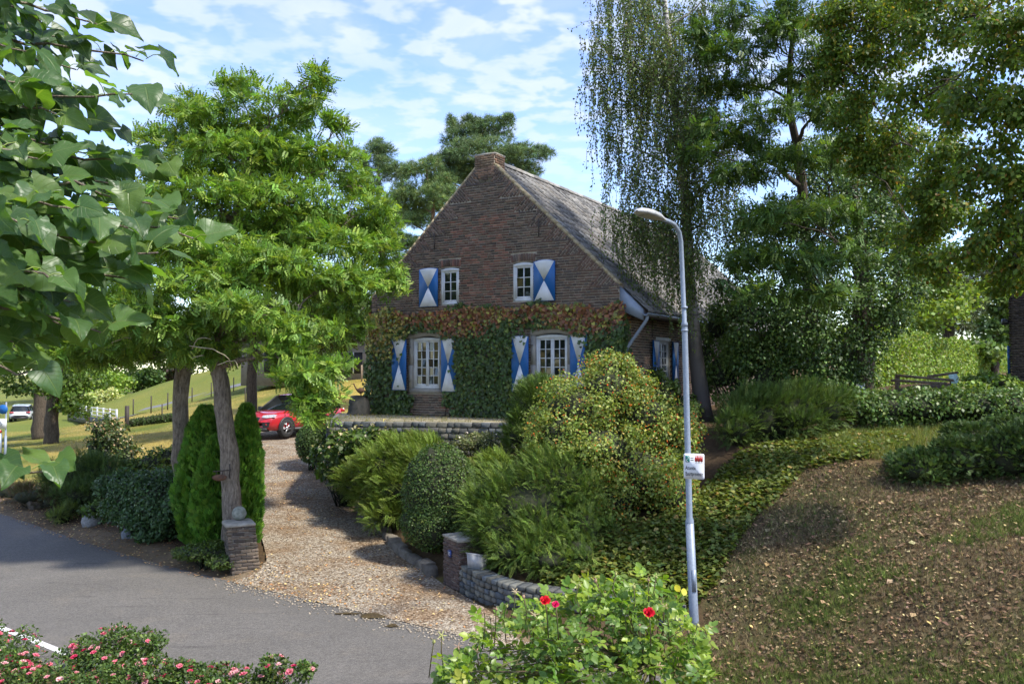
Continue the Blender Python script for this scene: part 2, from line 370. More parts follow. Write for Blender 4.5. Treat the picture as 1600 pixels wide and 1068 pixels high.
def H(x, y):
    x = np.asarray(x, float); y = np.asarray(y, float); sh = np.broadcast(x, y).shape
    x = np.broadcast_to(x, sh).ravel(); y = np.broadcast_to(y, sh).ravel(); out = np.zeros(x.size)
    X = CTRL[:, :2] / 20
    for i in range(0, x.size, 20000):
        q = np.stack([x[i:i + 20000], y[i:i + 20000]], -1) / 20
        k = _tps(((q[:, None] - X[None]) ** 2).sum(-1))
        out[i:i + 20000] = k @ _W[:-3] + _W[-3] + q @ _W[-2:]
    s = dist_poly(x, y, CL[::3]); hw = ROADW / 2
    f = smooth01((s - hw + .3) / 1.2)
    out = drive_blend(x, y, np.clip(out, -1, 7.5)) * f + (1 - f) * (-.035)
    return out.reshape(sh)
def G(px, py):
    """where the sight line through a photo pixel meets the ground"""
    ds = np.concatenate([np.arange(6, 60, .05), np.arange(60, 200, .5)]); a = P(px, py, 1.0) - np.array([0, 0, EYE])
    q = a[None] * ds[:, None] + np.array([0, 0, EYE]); h = H(q[:, 0], q[:, 1]); k = np.nonzero(q[:, 2] <= h)[0]
    return np.array([q[k[0], 0], q[k[0], 1], h[k[0]]]) if len(k) else q[-1]
SLOPE_POLY = [(2.6, 12.2), (2.2, 10.9), (6, 8), (14, 2), (22, 4), (20, 13), (10, 15.4), (7.0, 16.4), (6.0, 17.2), (4.6, 16.0), (3.3, 14.2)]
def gridxy():
    def ax(lo, hi, step, a, b, gr):
        m = list(np.arange(lo, hi + 1e-6, step)); s = step
        while m[0] > a: s *= gr; m.insert(0, m[0] - s)
        s = step
        while m[-1] < b: s *= gr; m.append(m[-1] + s)
        return np.array(m)
    return ax(-16, 13, .2, -420, 420, 1.13), ax(3, 40, .2, -120, 620, 1.13)
gx, gy = gridxy()
GX, GY = np.meshgrid(gx, gy)
GZ = H(GX, GY); nx, ny = len(gx), len(gy)
TERRACE = [(-4.55, 21.9), (.3, 21.3), (3.4, 20.3), (4.2, 23.0), (-4.2, 27.2), (-5.2, 26.4)]
GZ[in_poly(GX, GY, DRIVE_POLY)] -= .05
_tp = in_poly(GX, GY, TERRACE) & (GZ > 2.3); GZ[_tp] = 2.3
def ground_col(x, y):
    """what the ground itself is: lawn, dry lawn, soil, litter"""
    n1, n2 = vnoise(x, y, 3), vnoise(x * 3, y * 3, 5)
    green, straw = np.array([.115, .150, .030]), np.array([.34, .27, .085])
    soil, litter, mossy = np.array([.085, .058, .036]), np.array([.135, .098, .062]), np.array([.075, .085, .03])
    c = green + (straw - green) * smooth01(.5 + .9 * n1 + .35 * n2)[..., None]
    yl = smooth01((x + 16) / 8) * smooth01((y - 42) / 6) * (x < 2); c = c + (np.array([.44, .33, .085]) - c) * (yl * .75)[..., None]
    far = smooth01((y - 62) / 12) * (x < -8); c = c + (np.array([.14, .185, .04]) - c) * (far * .7)[..., None]
    nearr = smooth01((x - 1.5) / 1.5) * smooth01((70 - y) / 6); c = c + (np.array([.12, .088, .05]) * (1 + .3 * n2[..., None]) - c) * nearr[..., None]
    def over(mask, col):
        nonlocal c; c = c + (col - c) * mask[..., None]
    bed = in_poly(x, y, [(-4.5, 15.3), (-4.7, 17), (-5.0, 18.2), (-6.7, 23), (-8.3, 27), (-9.2, 28), (-13, 27.4), (-22, 32.5), (-22, 30.5), (-14.8, 24.5), (-8.4, 18.8), (-5, 15.7)])
    gard = in_poly(x, y, [(.2, 12.3), (-1.2, 15.4), (-4.4, 23), (-6, 27), (-4, 27), (2.8, 21.8), (11, 36), (24, 34), (24, 19), (6.6, 17.6), (3.6, 14.6), (2.6, 12.3)])
    over(bed * 1., soil * (1 + .3 * n2[..., None])); over(gard * .95, soil * (1 + .3 * n2[..., None]))
    sl = in_poly(x, y, SLOPE_POLY); over(sl * 1., litter * (1 + .35 * n2[..., None]))
    over(sl * smooth01(.0 + 1.4 * n1 + .5 * n2), mossy)
    s = dist_poly(x, y, CL[::3]) - ROADW / 2
    over(smooth01((.9 + .3 * n2 - s) / .4) * ~in_poly(x, y, SLOPE_POLY), np.array([.19, .145, .10]) * (1 + .3 * n2[..., None]))
    cs = in_poly(x, y, [(-40, 20), (-22, 29), (-8, 14.2), (-2, 9.2), (4, 4.8), (20, -8), (20, -60), (-40, -60)]); over(cs * 1., np.array([.10, .085, .045]) * (1 + .4 * n2[..., None]))
    tr = smooth01(1 - np.abs(dist_poly(x, y, [(-14.2, 29), (-17, 36), (-24, 52), (-34, 72)])) / .55); over(tr, np.array([.36, .24, .14]))
    return np.clip(c, .01, 1)
V = np.stack([GX, GY, GZ], -1).reshape(-1, 3)
i = np.arange(ny - 1)[:, None] * nx; j = np.arange(nx - 1)[None]
F = np.stack([i + j, i + j + 1, i + j + nx + 1, i + j + nx], -1).reshape(-1, 4)
def ground_mat():
    m, nt, b = new_mat('ground'); b.inputs['Roughness'].default_value = .95; spec(b, .15)
    a = nd(nt, 'ShaderNodeVertexColor'); a.layer_name = 'Col'
    f = noise_fac(nt, 9, 8, .75); f2 = noise_fac(nt, 60, 4, .7); f3 = noise_fac(nt, 1.1, 4, .6)
    c = mixc(nt, mrange(nt, f, .3, .7), mixc(nt, 1., a.outputs[0], (.55, .55, .5), 'MULTIPLY'), mixc(nt, 1., a.outputs[0], (1.4, 1.38, 1.3), 'MULTIPLY'))
    c = mixc(nt, mrange(nt, f2, .3, .75, 0, .6), c, mixc(nt, 1., c, (.45, .42, .4), 'MULTIPLY'))
    c = mixc(nt, mrange(nt, f3, .35, .7, 0, .5), c, mixc(nt, 1., c, (1.25, 1.1, .8), 'MULTIPLY'))
    nt.links.new(c, b.inputs['Base Color']); bump(nt, b, f, .8, .06); return m
MAT['ground'] = ground_mat()
o = link('ground', make_mesh('ground', V, [F], MAT['ground'], ground_col(V[:, 0], V[:, 1]), smooth=True)); o['kind'] = 'structure'

def ribbon(name, A, B, nc, zf, mat):
    t = np.linspace(0, 1, nc)[None, :, None]; Q = A[:, None] * (1 - t) + B[:, None] * t
    z = zf(Q[..., 0], Q[..., 1]); V = np.concatenate([Q, z[..., None]], -1).reshape(-1, 3); n = len(A)
    i = np.arange(n - 1)[:, None] * nc; j = np.arange(nc - 1)[None]
    F = np.stack([i + j, i + nc + j, i + nc + j + 1, i + j + 1], -1).reshape(-1, 4)
    o = link(name, make_mesh(name, V, [F], mat, smooth=True)); o['kind'] = 'structure'; return o
def asphalt():
    m, nt, b = new_mat('asphalt'); b.inputs['Roughness'].default_value = .88; spec(b, .3)
    f = noise_fac(nt, 95, 3, .85); g = noise_fac(nt, .5, 5, .6); h = noise_fac(nt, 4, 6, .7)
    t = nd(nt, 'ShaderNodeTexCoord'); vo = nd(nt, 'ShaderNodeTexVoronoi', feature='DISTANCE_TO_EDGE'); vo.inputs['Scale'].default_value = .33
    ns = nd(nt, 'ShaderNodeTexNoise'); ns.inputs['Scale'].default_value = 1.5; ns.inputs['Detail'].default_value = 6; nt.links.new(t.outputs['Object'], ns.inputs['Vector'])
    nt.links.new(mixc(nt, .28, t.outputs['Object'], ns.outputs['Color'], 'ADD'), vo.inputs['Vector'])
    c = mixc(nt, mrange(nt, g, .35, .65), (.116, .107, .095), (.150, .139, .124)); c = mixc(nt, mrange(nt, h, .45, .75, 0, .55), c, (.092, .086, .078))
    k1 = noise_fac(nt, 24, 5, .75); k2 = noise_fac(nt, 1.4, 4, .55)
    mp = nd(nt, 'ShaderNodeMapping'); mp.inputs['Rotation'].default_value = (0, 0, .75); mp.inputs['Scale'].default_value = (.35, 3.2, 1); nt.links.new(t.outputs['Object'], mp.inputs[0]); k3 = noise_fac(nt, 1.6, 4, .6, vec=mp.outputs[0])
    c = mixc(nt, mrange(nt, k1, .38, .66, 0, .55), mixc(nt, 1., c, (.58, .57, .56), 'MULTIPLY'), mixc(nt, 1., c, (1.5, 1.47, 1.43), 'MULTIPLY'))
    c = mixc(nt, mrange(nt, k2, .56, .72, 0, .55), c, mixc(nt, 1., c, (1.3, 1.22, 1.1), 'MULTIPLY')); c = mixc(nt, mrange(nt, k3, .60, .70, 0, .75), c, mixc(nt, 1., c, (.5, .49, .48), 'MULTIPLY'))
    c = mixc(nt, mrange(nt, f, .5, .72, 0, .75), c, (.27, .26, .24)); c = mixc(nt, mrange(nt, f, .46, .28, 0, .75), c, (.04, .04, .038))
    c = mixc(nt, mrange(nt, vo.outputs['Distance'], .0018, .0, 0, .35), c, (.05, .05, .048))
    nt.links.new(c, b.inputs['Base Color']); bump(nt, b, f, .5, .01); return m
MAT['asphalt'] = asphalt()
def roadz(x, y): return 0.012 * (1 - (dist_poly(x, y, CL[::3]) / (ROADW / 2)) ** 2) + .004
ribbon('road', FE[18:-4], NE[18:-4], 13, roadz, MAT['asphalt'])
def gravel():
    m, nt, b = new_mat('gravel'); b.inputs['Roughness'].default_value = .95; spec(b, .2)
    t = nd(nt, 'ShaderNodeTexCoord'); vo = nd(nt, 'ShaderNodeTexVoronoi'); vo.inputs['Scale'].default_value = 30; nt.links.new(t.outputs['Object'], vo.inputs['Vector'])
    r = nd(nt, 'ShaderNodeValToRGB'); nt.links.new(vo.outputs['Color'], r.inputs[0]); e = r.color_ramp.elements
    e[0].position = 0; e[0].color = (.085, .062, .042, 1); e[1].position = 1; e[1].color = (.55, .49, .40, 1)
    for p_, c_ in ((.3, (.17, .125, .08, 1)), (.55, (.30, .25, .185, 1)), (.8, (.38, .33, .25, 1))): q = e.new(p_); q.color = c_
    g = noise_fac(nt, .9, 5, .65); h = noise_fac(nt, .35, 3, .6)
    c = mixc(nt, mrange(nt, g, .44, .60, 0, .85), r.outputs[0], mixc(nt, 1., r.outputs[0], (.74, .59, .45), 'MULTIPLY'))
    c = mixc(nt, mrange(nt, vo.outputs['Distance'], .5, .95, 0, .75), c, (.07, .05, .035))
    nt.links.new(c, b.inputs['Base Color']); iv = nd(nt, 'ShaderNodeMath', operation='SUBTRACT'); iv.inputs[0].default_value = 1; nt.links.new(vo.outputs['Distance'], iv.inputs[1]); bump(nt, b, iv.outputs[0], .9, .02); return m
MAT['gravel'] = gravel()
def dz(x, y): return np.maximum(H(x, y) + .012, .0145)
ribbon('driveway', DR[:, 0], DR[:, 1], 24, dz, MAT['gravel'])
# white edge line of the road
wl = NE - unit(NE - FE) * .42; wl2 = NE - unit(NE - FE) * .31
sel = (NE[:, 0] > -22) & (NE[:, 0] < -4.6)
MAT['line'] = surf('road_line_paint', (.72, .72, .69), (.42, .41, .39), 26, .8)
o = ribbon('road_marking', wl[sel], wl2[sel], 3, lambda x, y: roadz(x, y) + .004, MAT['line'])
# ================================================================== farmhouse
HX, HY, HZ = 2.72, 21.83, 2.53
HROT = math.atan2(-.503, .864)
house = thing('farmhouse', 'brown brick gabled farmhouse with grey tiled roof and blue and white shutters', 'house', (HX, HY, HZ), HROT)
W, LEN, E0, SL = 8.0, 16.0, 3.45, .947          # width, length, height of the verge at the corner, slope
TH = math.atan(SL); rg = rng_(11)
def verge(x):                                   # local x runs from -8 (left corner) to 0 (right corner)
    return E0 + SL * (4 - abs(x + 4))
UPW = [(-5.49, -4.87, 3.155, 4.21), (-3.11, -2.48, 3.155, 4.21)]         # upper windows
LOW = [(-6.61, -5.39, .65, 2.44), (-2.555, -1.335, .65, 2.44)]          # lower windows with their stone surround
SIDEW = (2.59, 3.64, .95, 2.2)                                           # side window along y
# --- core of the wall (the mortar bed), with openings
def front_core():
    mb = MB(); ops = UPW + LOW
    zs = sorted({0, E0, 5.4, 6.98} | {z for o in ops for z in o[2:]})
    for z0, z1 in zip(zs[:-1], zs[1:]):
        def lim(z): d = max(0, (z - E0) / SL); return -W + d, -d
        xs = [o[:2] for o in sorted(ops) if o[2] <= z0 + 1e-6 and o[3] >= z1 - 1e-6]
        cur0, cur1 = lim(z0)[0], lim(z1)[0]
        for a, b in xs:
            mb.add([(cur0, 0, z0), (a, 0, z0), (a, 0, z1), (cur1, 0, z1)], np.array([[0, 1, 2, 3]])); cur0 = cur1 = b
        mb.add([(cur0, 0, z0), (lim(z0)[1], 0, z0), (lim(z1)[1], 0, z1), (cur1, 0, z1)], np.array([[0, 1, 2, 3]]))
    for a, b, z0, z1 in ops:                     # reveals
        for q in ([(a, 0, z0), (a, .3, z0), (a, .3, z1), (a, 0, z1)], [(b, 0, z0), (b, 0, z1), (b, .3, z1), (b, .3, z0)], [(a, 0, z0), (b, 0, z0), (b, .3, z0), (a, .3, z0)], [(a, 0, z1), (a, .3, z1), (b, .3, z1), (b, 0, z1)]):
            mb.add(q, np.array([[0, 1, 2, 3]]))
    return mb
mb = front_core()
y0, y1, z0, z1 = SIDEW
SE = 2.95
for q in ([(0, 0, 0), (0, y0, 0), (0, y0, SE), (0, 0, SE)], [(0, y1, 0), (0, LEN, 0), (0, LEN, SE), (0, y1, SE)], [(0, y0, 0), (0, y1, 0), (0, y1, z0), (0, y0, z0)], [(0, y0, z1), (0, y1, z1), (0, y1, SE), (0, y0, SE)],
          [(-W, LEN, 0), (-W, 0, 0), (-W, 0, SE), (-W, LEN, SE)], [(0, LEN, 0), (-W, LEN, 0), (-W, LEN, SE), (0, LEN, SE)], [(0, y0, z0), (-.25, y0, z0), (-.25, y0, z1), (0, y0, z1)], [(0, y1, z0), (0, y1, z1), (-.25, y1, z1), (-.25, y1, z0)], [(0, y0, z0), (0, y1, z0), (-.25, y1, z0), (-.25, y0, z0)]):
    mb.add(q, np.array([[0, 1, 2, 3]]))
mb.add([(0, LEN, SE), (-W, LEN, SE), (-4, LEN, verge(-4) - .1)], np.array([[0, 1, 2]]))
mb.add([(0, 0, SE), (0, .18, SE), (0, .18, E0), (0, 0, E0)], np.array([[0, 1, 2, 3]]))
mb.add([(-W, 0, SE), (-W, 0, E0), (-W, .18, E0), (-W, .18, SE)], np.array([[0, 1, 2, 3]]))
mb.build('wall', MAT['mortar'], house)
# --- bricks of the gable, one by one
BH, BL, J = .051, .20, .019
bricks = []                                      # x, z, length, height, tilt
HOLES = UPW + LOW + [(a - .075, b + .075, d, d + .25) for a, b, c, d in UPW]
def pieces(p, q, z):
    out = [(p, q)]
    for a, b, c, d in HOLES:
        if c - .02 < z < d + .02:
            nx_ = []
            for s, e in out:
                if e <= a or s >= b: nx_.append((s, e))
                else: nx_ += [t for t in ((s, a - .004), (b + .004, e)) if t[1] - t[0] > .025]
            out = nx_
    return out
WL = .63                                         # length of one braided wedge along the verge
def limits(z):
    """x limits of the level courses at height z (braided wedges beyond)"""
    if z < E0 + .02: return -W, 0
    hgt = WL * math.sin(TH); k = int((z - E0) / hgt); zb = E0 + (k + 1) * hgt; d = (zb - z) / math.cos(TH)
    xb = -(zb - E0) / SL; xi = xb - d * math.sin(TH)
    return -W - xi - .03, xi + .03
row = 0; z = BH / 2 + .004
while z < 6.95:
    a, b = limits(z); x = a - (row % 2) * BL / 2 - rg.uniform(0, .02); seq = row % 2
    while x < b:
        ln = BL if (seq % 2 == 0 or rg.random() < .35) else BL * .5
        ln *= rg.uniform(.96, 1.03); p, q = max(x, a), min(x + ln, b)
        if q - p > .018:
            for s, e in pieces(p, q, z): bricks.append(((s + e) / 2, z, e - s, BH * rg.uniform(.92, 1.04), rg.normal(0, .006)))
        x += ln + J; seq += 1
    row += 1; z += BH + J
hgt = WL * math.sin(TH)
for k in range(int((6.95 - E0) / hgt) + 1):
    for side in (-1, 1):
        sA = k * WL
        for c in range(9):
            s = (c + .5) * .07; dep = s * math.tan(TH) + .03; d = 0.0
            first = .1 if c % 2 else .2
            while d < dep - .035:
                ln = min(first if d == 0 else .2, dep - d); cx = -(sA + s) * math.cos(TH) - (d + ln / 2) * math.sin(TH); cz = E0 + (sA + s) * math.sin(TH) - (d + ln / 2) * math.cos(TH)
                if -4 < cx and cz < 6.95 and cx > -3.75:
                    bricks.append((cx if side > 0 else -W - cx, cz, ln - J, .050, (-(math.pi / 2 - TH)) * side * -1))
                d += ln
for a, b, c, d in UPW:                           # fan of bricks over the upper windows
    n = 10; mid = (a + b) / 2
    for i in range(n):
        t = (i + .5) / n - .5; x = mid + t * (b - a + .14); bricks.append((x, d + .135 - abs(t) ** 2 * .12, .2, (b - a + .14) / n - J, math.pi / 2 - t * .32))
PAL = np.array([[.15, .102, .08], [.118, .086, .071], [.178, .115, .088], [.098, .078, .069], [.205, .143, .11], [.14, .11, .09]])
def brick_col(x, z):
    c = PAL[rg.integers(len(PAL))] * rg.uniform(.75, 1.25)
    if abs(x + 4.3) < .9 + .3 * rg.random() and z < 5.6 and rg.random() < .5: c = c * np.array([1.45, 1.05, 1.0])
    return c
br = sorted(bricks, key=lambda q: (abs(q[0]) * .5 + abs(q[1] - 4.3) * .25) if q[1] > 3.05 else 99)
VAR = {}
def brick_mesh(ln):
    key = (round(ln / .02), int(rg.integers(4)))
    if key not in VAR:
        v, f = pillow(key[0] * .02, .05, BH, .006, rg, .0025); VAR[key] = make_mesh('brick', v, [f], MAT['brick'], np.tile(brick_col(-9, 4), (12, 1)))
    return VAR[key]
for x, z, ln, h, t in br[:300]:
    o = link('brick', brick_mesh(ln), house, (x, -.004 + rg.normal(0, .0025), z), (0, -t, 0)); o.scale = (1, 1, h / BH)
mb = MB()
for x, z, ln, h, t in br[300:]:
    v, f = pillow(ln, .05, h, .006, rg, .0025); mb.add(v @ roty(-t).T + np.array([x, -.004 + rg.normal(0, .0025), z]), f, 0, brick_col(x, z))
mb.build('brickwork', MAT['brick'], house, kind='stuff')
mb = MB(); row = 0; z = BH / 2
while z < SE:                                    # courses of the side wall
    y = .0 - (row % 2) * .1
    while y < 12:
        ln = BL * rg.uniform(.95, 1.03)
        if not (SIDEW[2] - .02 < z < SIDEW[3] + .02 and y + ln > SIDEW[0] - .02 and y < SIDEW[1] + .02) and y + ln > .02:
            p = max(y, .01); v, f = pillow(y + ln - p, .05, BH, .006); mb.add(v @ rotz(math.pi / 2).T + np.array([.004, (p + y + ln) / 2, z]), f, 0, brick_col(-9, z) * 1.15)
        y += ln + J
    row += 1; z += BH + J
mb.build('side_brickwork', MAT['brick'], house, kind='stuff')
# --- chimney
mb = MB(); mb.box2((-4.34, .0, 6.5), (-3.70, .5, 7.27)); ch = mb.build('chimney', MAT['mortar'], house)
mb = MB(); z = 6.5 + .03
CHV = {}
while z < 7.27:
    for a0, n_, fn in ((-4.34, 3, lambda s, z_: ((s, -.006, z_), 0)), (0, 2, lambda s, z_: ((-3.694, s, z_), math.pi / 2))):
        tot = .64 if n_ == 3 else .5; x = a0 - (.1 if int(z / .066) % 2 else 0)
        while x < a0 + tot - .02:
            p, q = max(x, a0), min(x + .2, a0 + tot)
            if q - p > .03 and z > 6.62:
                loc, r = fn((p + q) / 2, z); key = round((q - p) / .02)
                if key not in CHV:
                    v, f = pillow(key * .02, .05, BH, .006, rg, .0025); CHV[key] = [make_mesh('brick', v, [f], MAT['brick'], np.tile(brick_col(-9, 4) * np.array([1.5, 1.35, 1.1]), (12, 1))) for _ in range(3)]
                link('brick', CHV[key][rg.integers(3)], ch, loc, (0, 0, r))
            x += .212
    z += .066
mb.V = []; 
mb = MB(); mb.box2((-4.37, -.03, 7.272), (-3.67, .53, 7.32)); mb.build('chimney_cap', MAT['concrete'], ch)
mb = MB(); mb.box2((-4.24, .1, 7.315), (-3.8, .4, 7.33)); mb.build('flue', MAT['black'], ch)
# --- verge strips
for s in (-1, 1):
    mb = MB(); n = 24; xs = np.linspace(0, 3.72, n)
    for a, b in zip(xs[:-1], xs[1:]):
        xm = (a + b) / 2; cx = -xm if s > 0 else -W + xm
        mb.box((cx, .085, verge(cx) + .03 + rg.normal(0, .004)), ((b - a) / math.cos(TH), .19 + rg.normal(0, .006), .07), roty(TH * (1 if s > 0 else -1)), 0, (1, 1, 1))
    mb.build('verge', surf('verge_mortar%d' % s, (.42, .34, .20), (.28, .22, .13), 12, .95, 50, .6, .01), house)
# --- roof: deck, tiles, ridge
RZ0 = E0 - .06
def roofz(x): return RZ0 - SL * x if x > -4 else RZ0 - SL * (-8 - x)
mb = MB()
for s in (1, -1):
    A_ = np.array([(.62, .18), (-4.0, .18), (-4.0, LEN + .2), (.62, LEN + .2)]); v = []
    for x, y in A_: v.append((x if s > 0 else -8 - x, y, RZ0 - SL * x - .05))
    mb.add(v, np.array([[0, 1, 2, 3]] if s < 0 else [[3, 2, 1, 0]]))
mb.build('roof_deck', MAT['wood'], house)
def tile_tmpl(rg, w=.235, l=.37):
    b = np.linspace(0, w, 9); c = .022 * np.cos(b / w * 2 * math.pi * .98) + .006 * np.cos(b / w * 4 * math.pi)
    v = []
    for a, dz_ in ((0, -.012), (l * .5, .004), (l, .018)): v += [(a, bb, cc + dz_) for bb, cc in zip(b, c)]
    v += [(l, bb, cc - .006) for bb, cc in zip(b, c)]
    v = np.array(v); i = np.arange(3)[:, None] * 9; j = np.arange(8)[None]
    return v, np.stack([i + j, i + j + 1, i + 9 + j + 1, i + 9 + j], -1).reshape(-1, 4)[:, ::-1]
Avec, Bvec, Cvec = np.array([math.cos(TH), 0, -math.sin(TH)]), np.array([0, 1., 0]), np.array([math.sin(TH), 0, math.cos(TH)])
Bas = np.stack([Avec, Bvec, Cvec], 1)
TPAL = np.array([[.27, .262, .25], [.225, .22, .213], [.33, .318, .30], [.17, .167, .165], [.26, .24, .215]])
def tile_col(): return TPAL[rg.integers(5)] * rg.uniform(.75, 1.2)
tv, tf = tile_tmpl(rg); tiles = []
nrow = 20; rl = 4.62 / math.cos(TH) / nrow
for r in range(nrow):
    for k in range(int(LEN / .222)):
        tiles.append((r * rl, .2 + k * .222))
tiles.sort(key=lambda q: q[1] + (nrow * rl - q[0]) * .06)
TM = [make_mesh('roof_tile', tv + 0, [tf], MAT['tile'], np.tile(tile_col(), (len(tv), 1)), smooth=True) for _ in range(14)]
def tile_at(a, y): return np.array([-4, y, RZ0 + SL * 4 + .0]) + Avec * a + Cvec * (.012 + rg.normal(0, .004))
roof = link('roof', make_mesh('roof', [(-4, .2, RZ0 + 4 * SL - .03), (-4, LEN, RZ0 + 4 * SL - .03), (.6, LEN, RZ0 - .6 * SL - .03), (.6, .2, RZ0 - .6 * SL - .03)], [np.array([[0, 3, 2, 1]])], MAT['wood']), house)
for a, y in tiles[:300]:
    m4 = Matrix(np.vstack([np.hstack([Bas, tile_at(a, y)[:, None]]), [0, 0, 0, 1]]).tolist())
    link('roof_tile', TM[rg.integers(14)], roof, mat4=m4)
mb = MB()
for a, y in tiles[300:]: mb.add(tv @ Bas.T + tile_at(a, y), tf, 0, tile_col())
Bas2 = np.stack([np.array([-math.cos(TH), 0, -math.sin(TH)]), np.array([0, -1., 0]), np.array([-math.sin(TH), 0, math.cos(TH)])], 1)
for a, y in tiles:
    if y < 4: mb.add(tv @ Bas2.T + np.array([-4, y + .22, RZ0 + SL * 4]) + Bas2[:, 0] * a + Bas2[:, 2] * .012, tf, 0, tile_col())
mb.build('roof_tiling', MAT['tile'], roof, smooth=True, kind='stuff')
th = np.linspace(-.2, math.pi + .2, 8); v = []
for yy, r in ((0, .115), (.34, .125), (.36, .125)): v += [(r * math.cos(t), yy, r * math.sin(t) * .85) for t in th]
i = np.arange(2)[:, None] * 8; j = np.arange(7)[None]
RM = [make_mesh('ridge_tile', v, [np.stack([i + j, i + 8 + j, i + 8 + j + 1, i + j + 1], -1).reshape(-1, 4)], MAT['tile'], np.tile(tile_col() * 1.05, (24, 1)), smooth=True) for _ in range(5)]
for k in range(int((LEN - .5) / .345)): link('ridge_tile', RM[k % 5], roof, (-4, .5 + k * .345, RZ0 + SL * 4 - .015), (rg.normal(0, .012), 0, 0))
# --- boxed eave end, gutter and downpipe
mb = MB(); pl = [(0, RZ0 - .56), (0, RZ0 + .03), (.6, RZ0 - .6 * SL + .0), (.6, RZ0 - .6 * SL - .27)]
mb.prism(pl, lambda a, b, d: (a + .005, d, b), .02, .17); mb.build('eave_box', MAT['zinc'], house); mb = MB(); mb.box2((-.3, .17, SE - .1), (.02, .25, RZ0 + .1)); mb.build('eave_gap_plug', MAT['wood'], house)  # wooden box added to close the gap where light leaked in at the eave
mb = MB(); th = np.linspace(math.pi, 2 * math.pi, 8); ga = []
gx_, gz_ = .69, RZ0 - .62 * SL - .07
for yy in (.02, LEN + .2): ga += [(gx_ + .075 * math.cos(t), yy, gz_ + .075 * math.sin(t)) for t in th] + [(gx_ + .066 * math.cos(t), yy, gz_ + .066 * math.sin(t)) for t in th[::-1]]
k = np.arange(16); mb.add(ga, np.stack([k, (k + 1) % 16, (k + 1) % 16 + 16, k + 16], -1)); mb.add(ga[:16], np.array([[q, q + 1, 14 - q, 15 - q] for q in range(7)]))
gut = mb.build('gutter', MAT['zinc'], house)
mb = MB(); mb.box2((.02, .18, gz_ - .05), (.6, LEN, gz_ - .03)); mb.build('soffit', surf('soffit_board', (.10, .085, .07)), house)
mb = MB(); mb.tube([(.67, .18, gz_ - .07), (.66, .18, gz_ - .16), (.56, .19, gz_ - .3), (.12, .2, gz_ - .86), (.07, .2, gz_ - 1.0), (.07, .2, .0)], .045, 10); mb.build('downpipe', MAT['zinc'], house, smooth=True)
# --- windows
def arch(x0, x1, z, rise, n=9): t = np.linspace(0, 1, n); return [(x0 + (x1 - x0) * a, z + rise * 4 * a * (1 - a)) for a in t]
def bar(mb, a, b, c, d, y0, y1): mb.box2((a, y0, c), (b, y1, d))
def window(cx, w, z0, z1, cols, rows, parent, rise=.05, y=.06, casements=1, T=None, fw=.055):
    """frame with a low arched head, glazing bars and panes; T maps local points"""
    T = T or (lambda a: a)
    wm = MB(); x0, x1 = cx - w / 2, cx + w / 2
    bar(wm, x0, x0 + fw, z0, z1 + .01, y, y + .08); bar(wm, x1 - fw, x1, z0, z1 + .01, y, y + .08); bar(wm, x0 + fw, x1 - fw, z0, z0 + fw * 1.25, y + .003, y + .08)
    top = arch(x0, x1, z1, rise)
    for (a, za), (b, zb) in zip(top[:-1], top[1:]):
        wm.add([(p, q, r) for q in (y - .003, y + .08) for p, r in ((a, z1 - fw), (b, z1 - fw), (b, zb), (a, za))], [np.array([[0, 1, 2, 3], [7, 6, 5, 4], [3, 2, 6, 7], [4, 5, 1, 0]])])
    wm.V = [T(v) for v in wm.V]; win = wm.build('window', MAT['white'], parent)
    ix0, ix1, iz0, iz1 = x0 + fw, x1 - fw, z0 + fw * 1.25, z1 - fw
    sm = MB(); cw = (ix1 - ix0) / casements; sw = .045
    pcs = []
    for k in range(casements):
        a, b = ix0 + k * cw + .003, ix0 + (k + 1) * cw - .003
        bar(sm, a, a + sw, iz0, iz1, y + .015, y + .06); bar(sm, b - sw, b, iz0, iz1, y + .015, y + .06); bar(sm, a + sw, b - sw, iz0, iz0 + sw * 1.4, y + .017, y + .06); bar(sm, a + sw, b - sw, iz1 - sw, iz1, y + .017, y + .06)
        a, b, c, d = a + sw, b - sw, iz0 + sw * 1.4, iz1 - sw; pw, ph = (b - a) / cols, (d - c) / rows
        for q in range(1, cols): bar(sm, a + q * pw - .011, a + q * pw + .011, c, d, y + .022, y + .055)
        for r in range(1, rows):
            for q in range(cols): bar(sm, a + q * pw + (.0112 if q else 0), a + (q + 1) * pw - (.0112 if q < cols - 1 else 0), c + r * ph - .011, c + r * ph + .011, y + .024, y + .055)
        pcs += [(a + q * pw, a + (q + 1) * pw, c + r * ph, c + (r + 1) * ph) for q in range(cols) for r in range(rows)]
    sm.V = [T(v) for v in sm.V]; sm.build('glazing_bars', MAT['white'], win)
    for a, b, c, d in pcs:
        t = rg.normal(0, .006, 2); yy = y + .045
        v = T(np.array([(a, yy + t[0], c), (b, yy - t[0], c), (b, yy - t[0] + t[1] * 2, d), (a, yy + t[0] + t[1] * 2, d)])); link('pane', make_mesh('pane', v, [np.array([[0, 1, 2, 3]])], MAT['pane']), win)
    return win
for a, b, c, d in UPW:
    window((a + b) / 2, b - a - .004, c + .002, d - .05, 2, 3, house, rise=.045, y=.0)
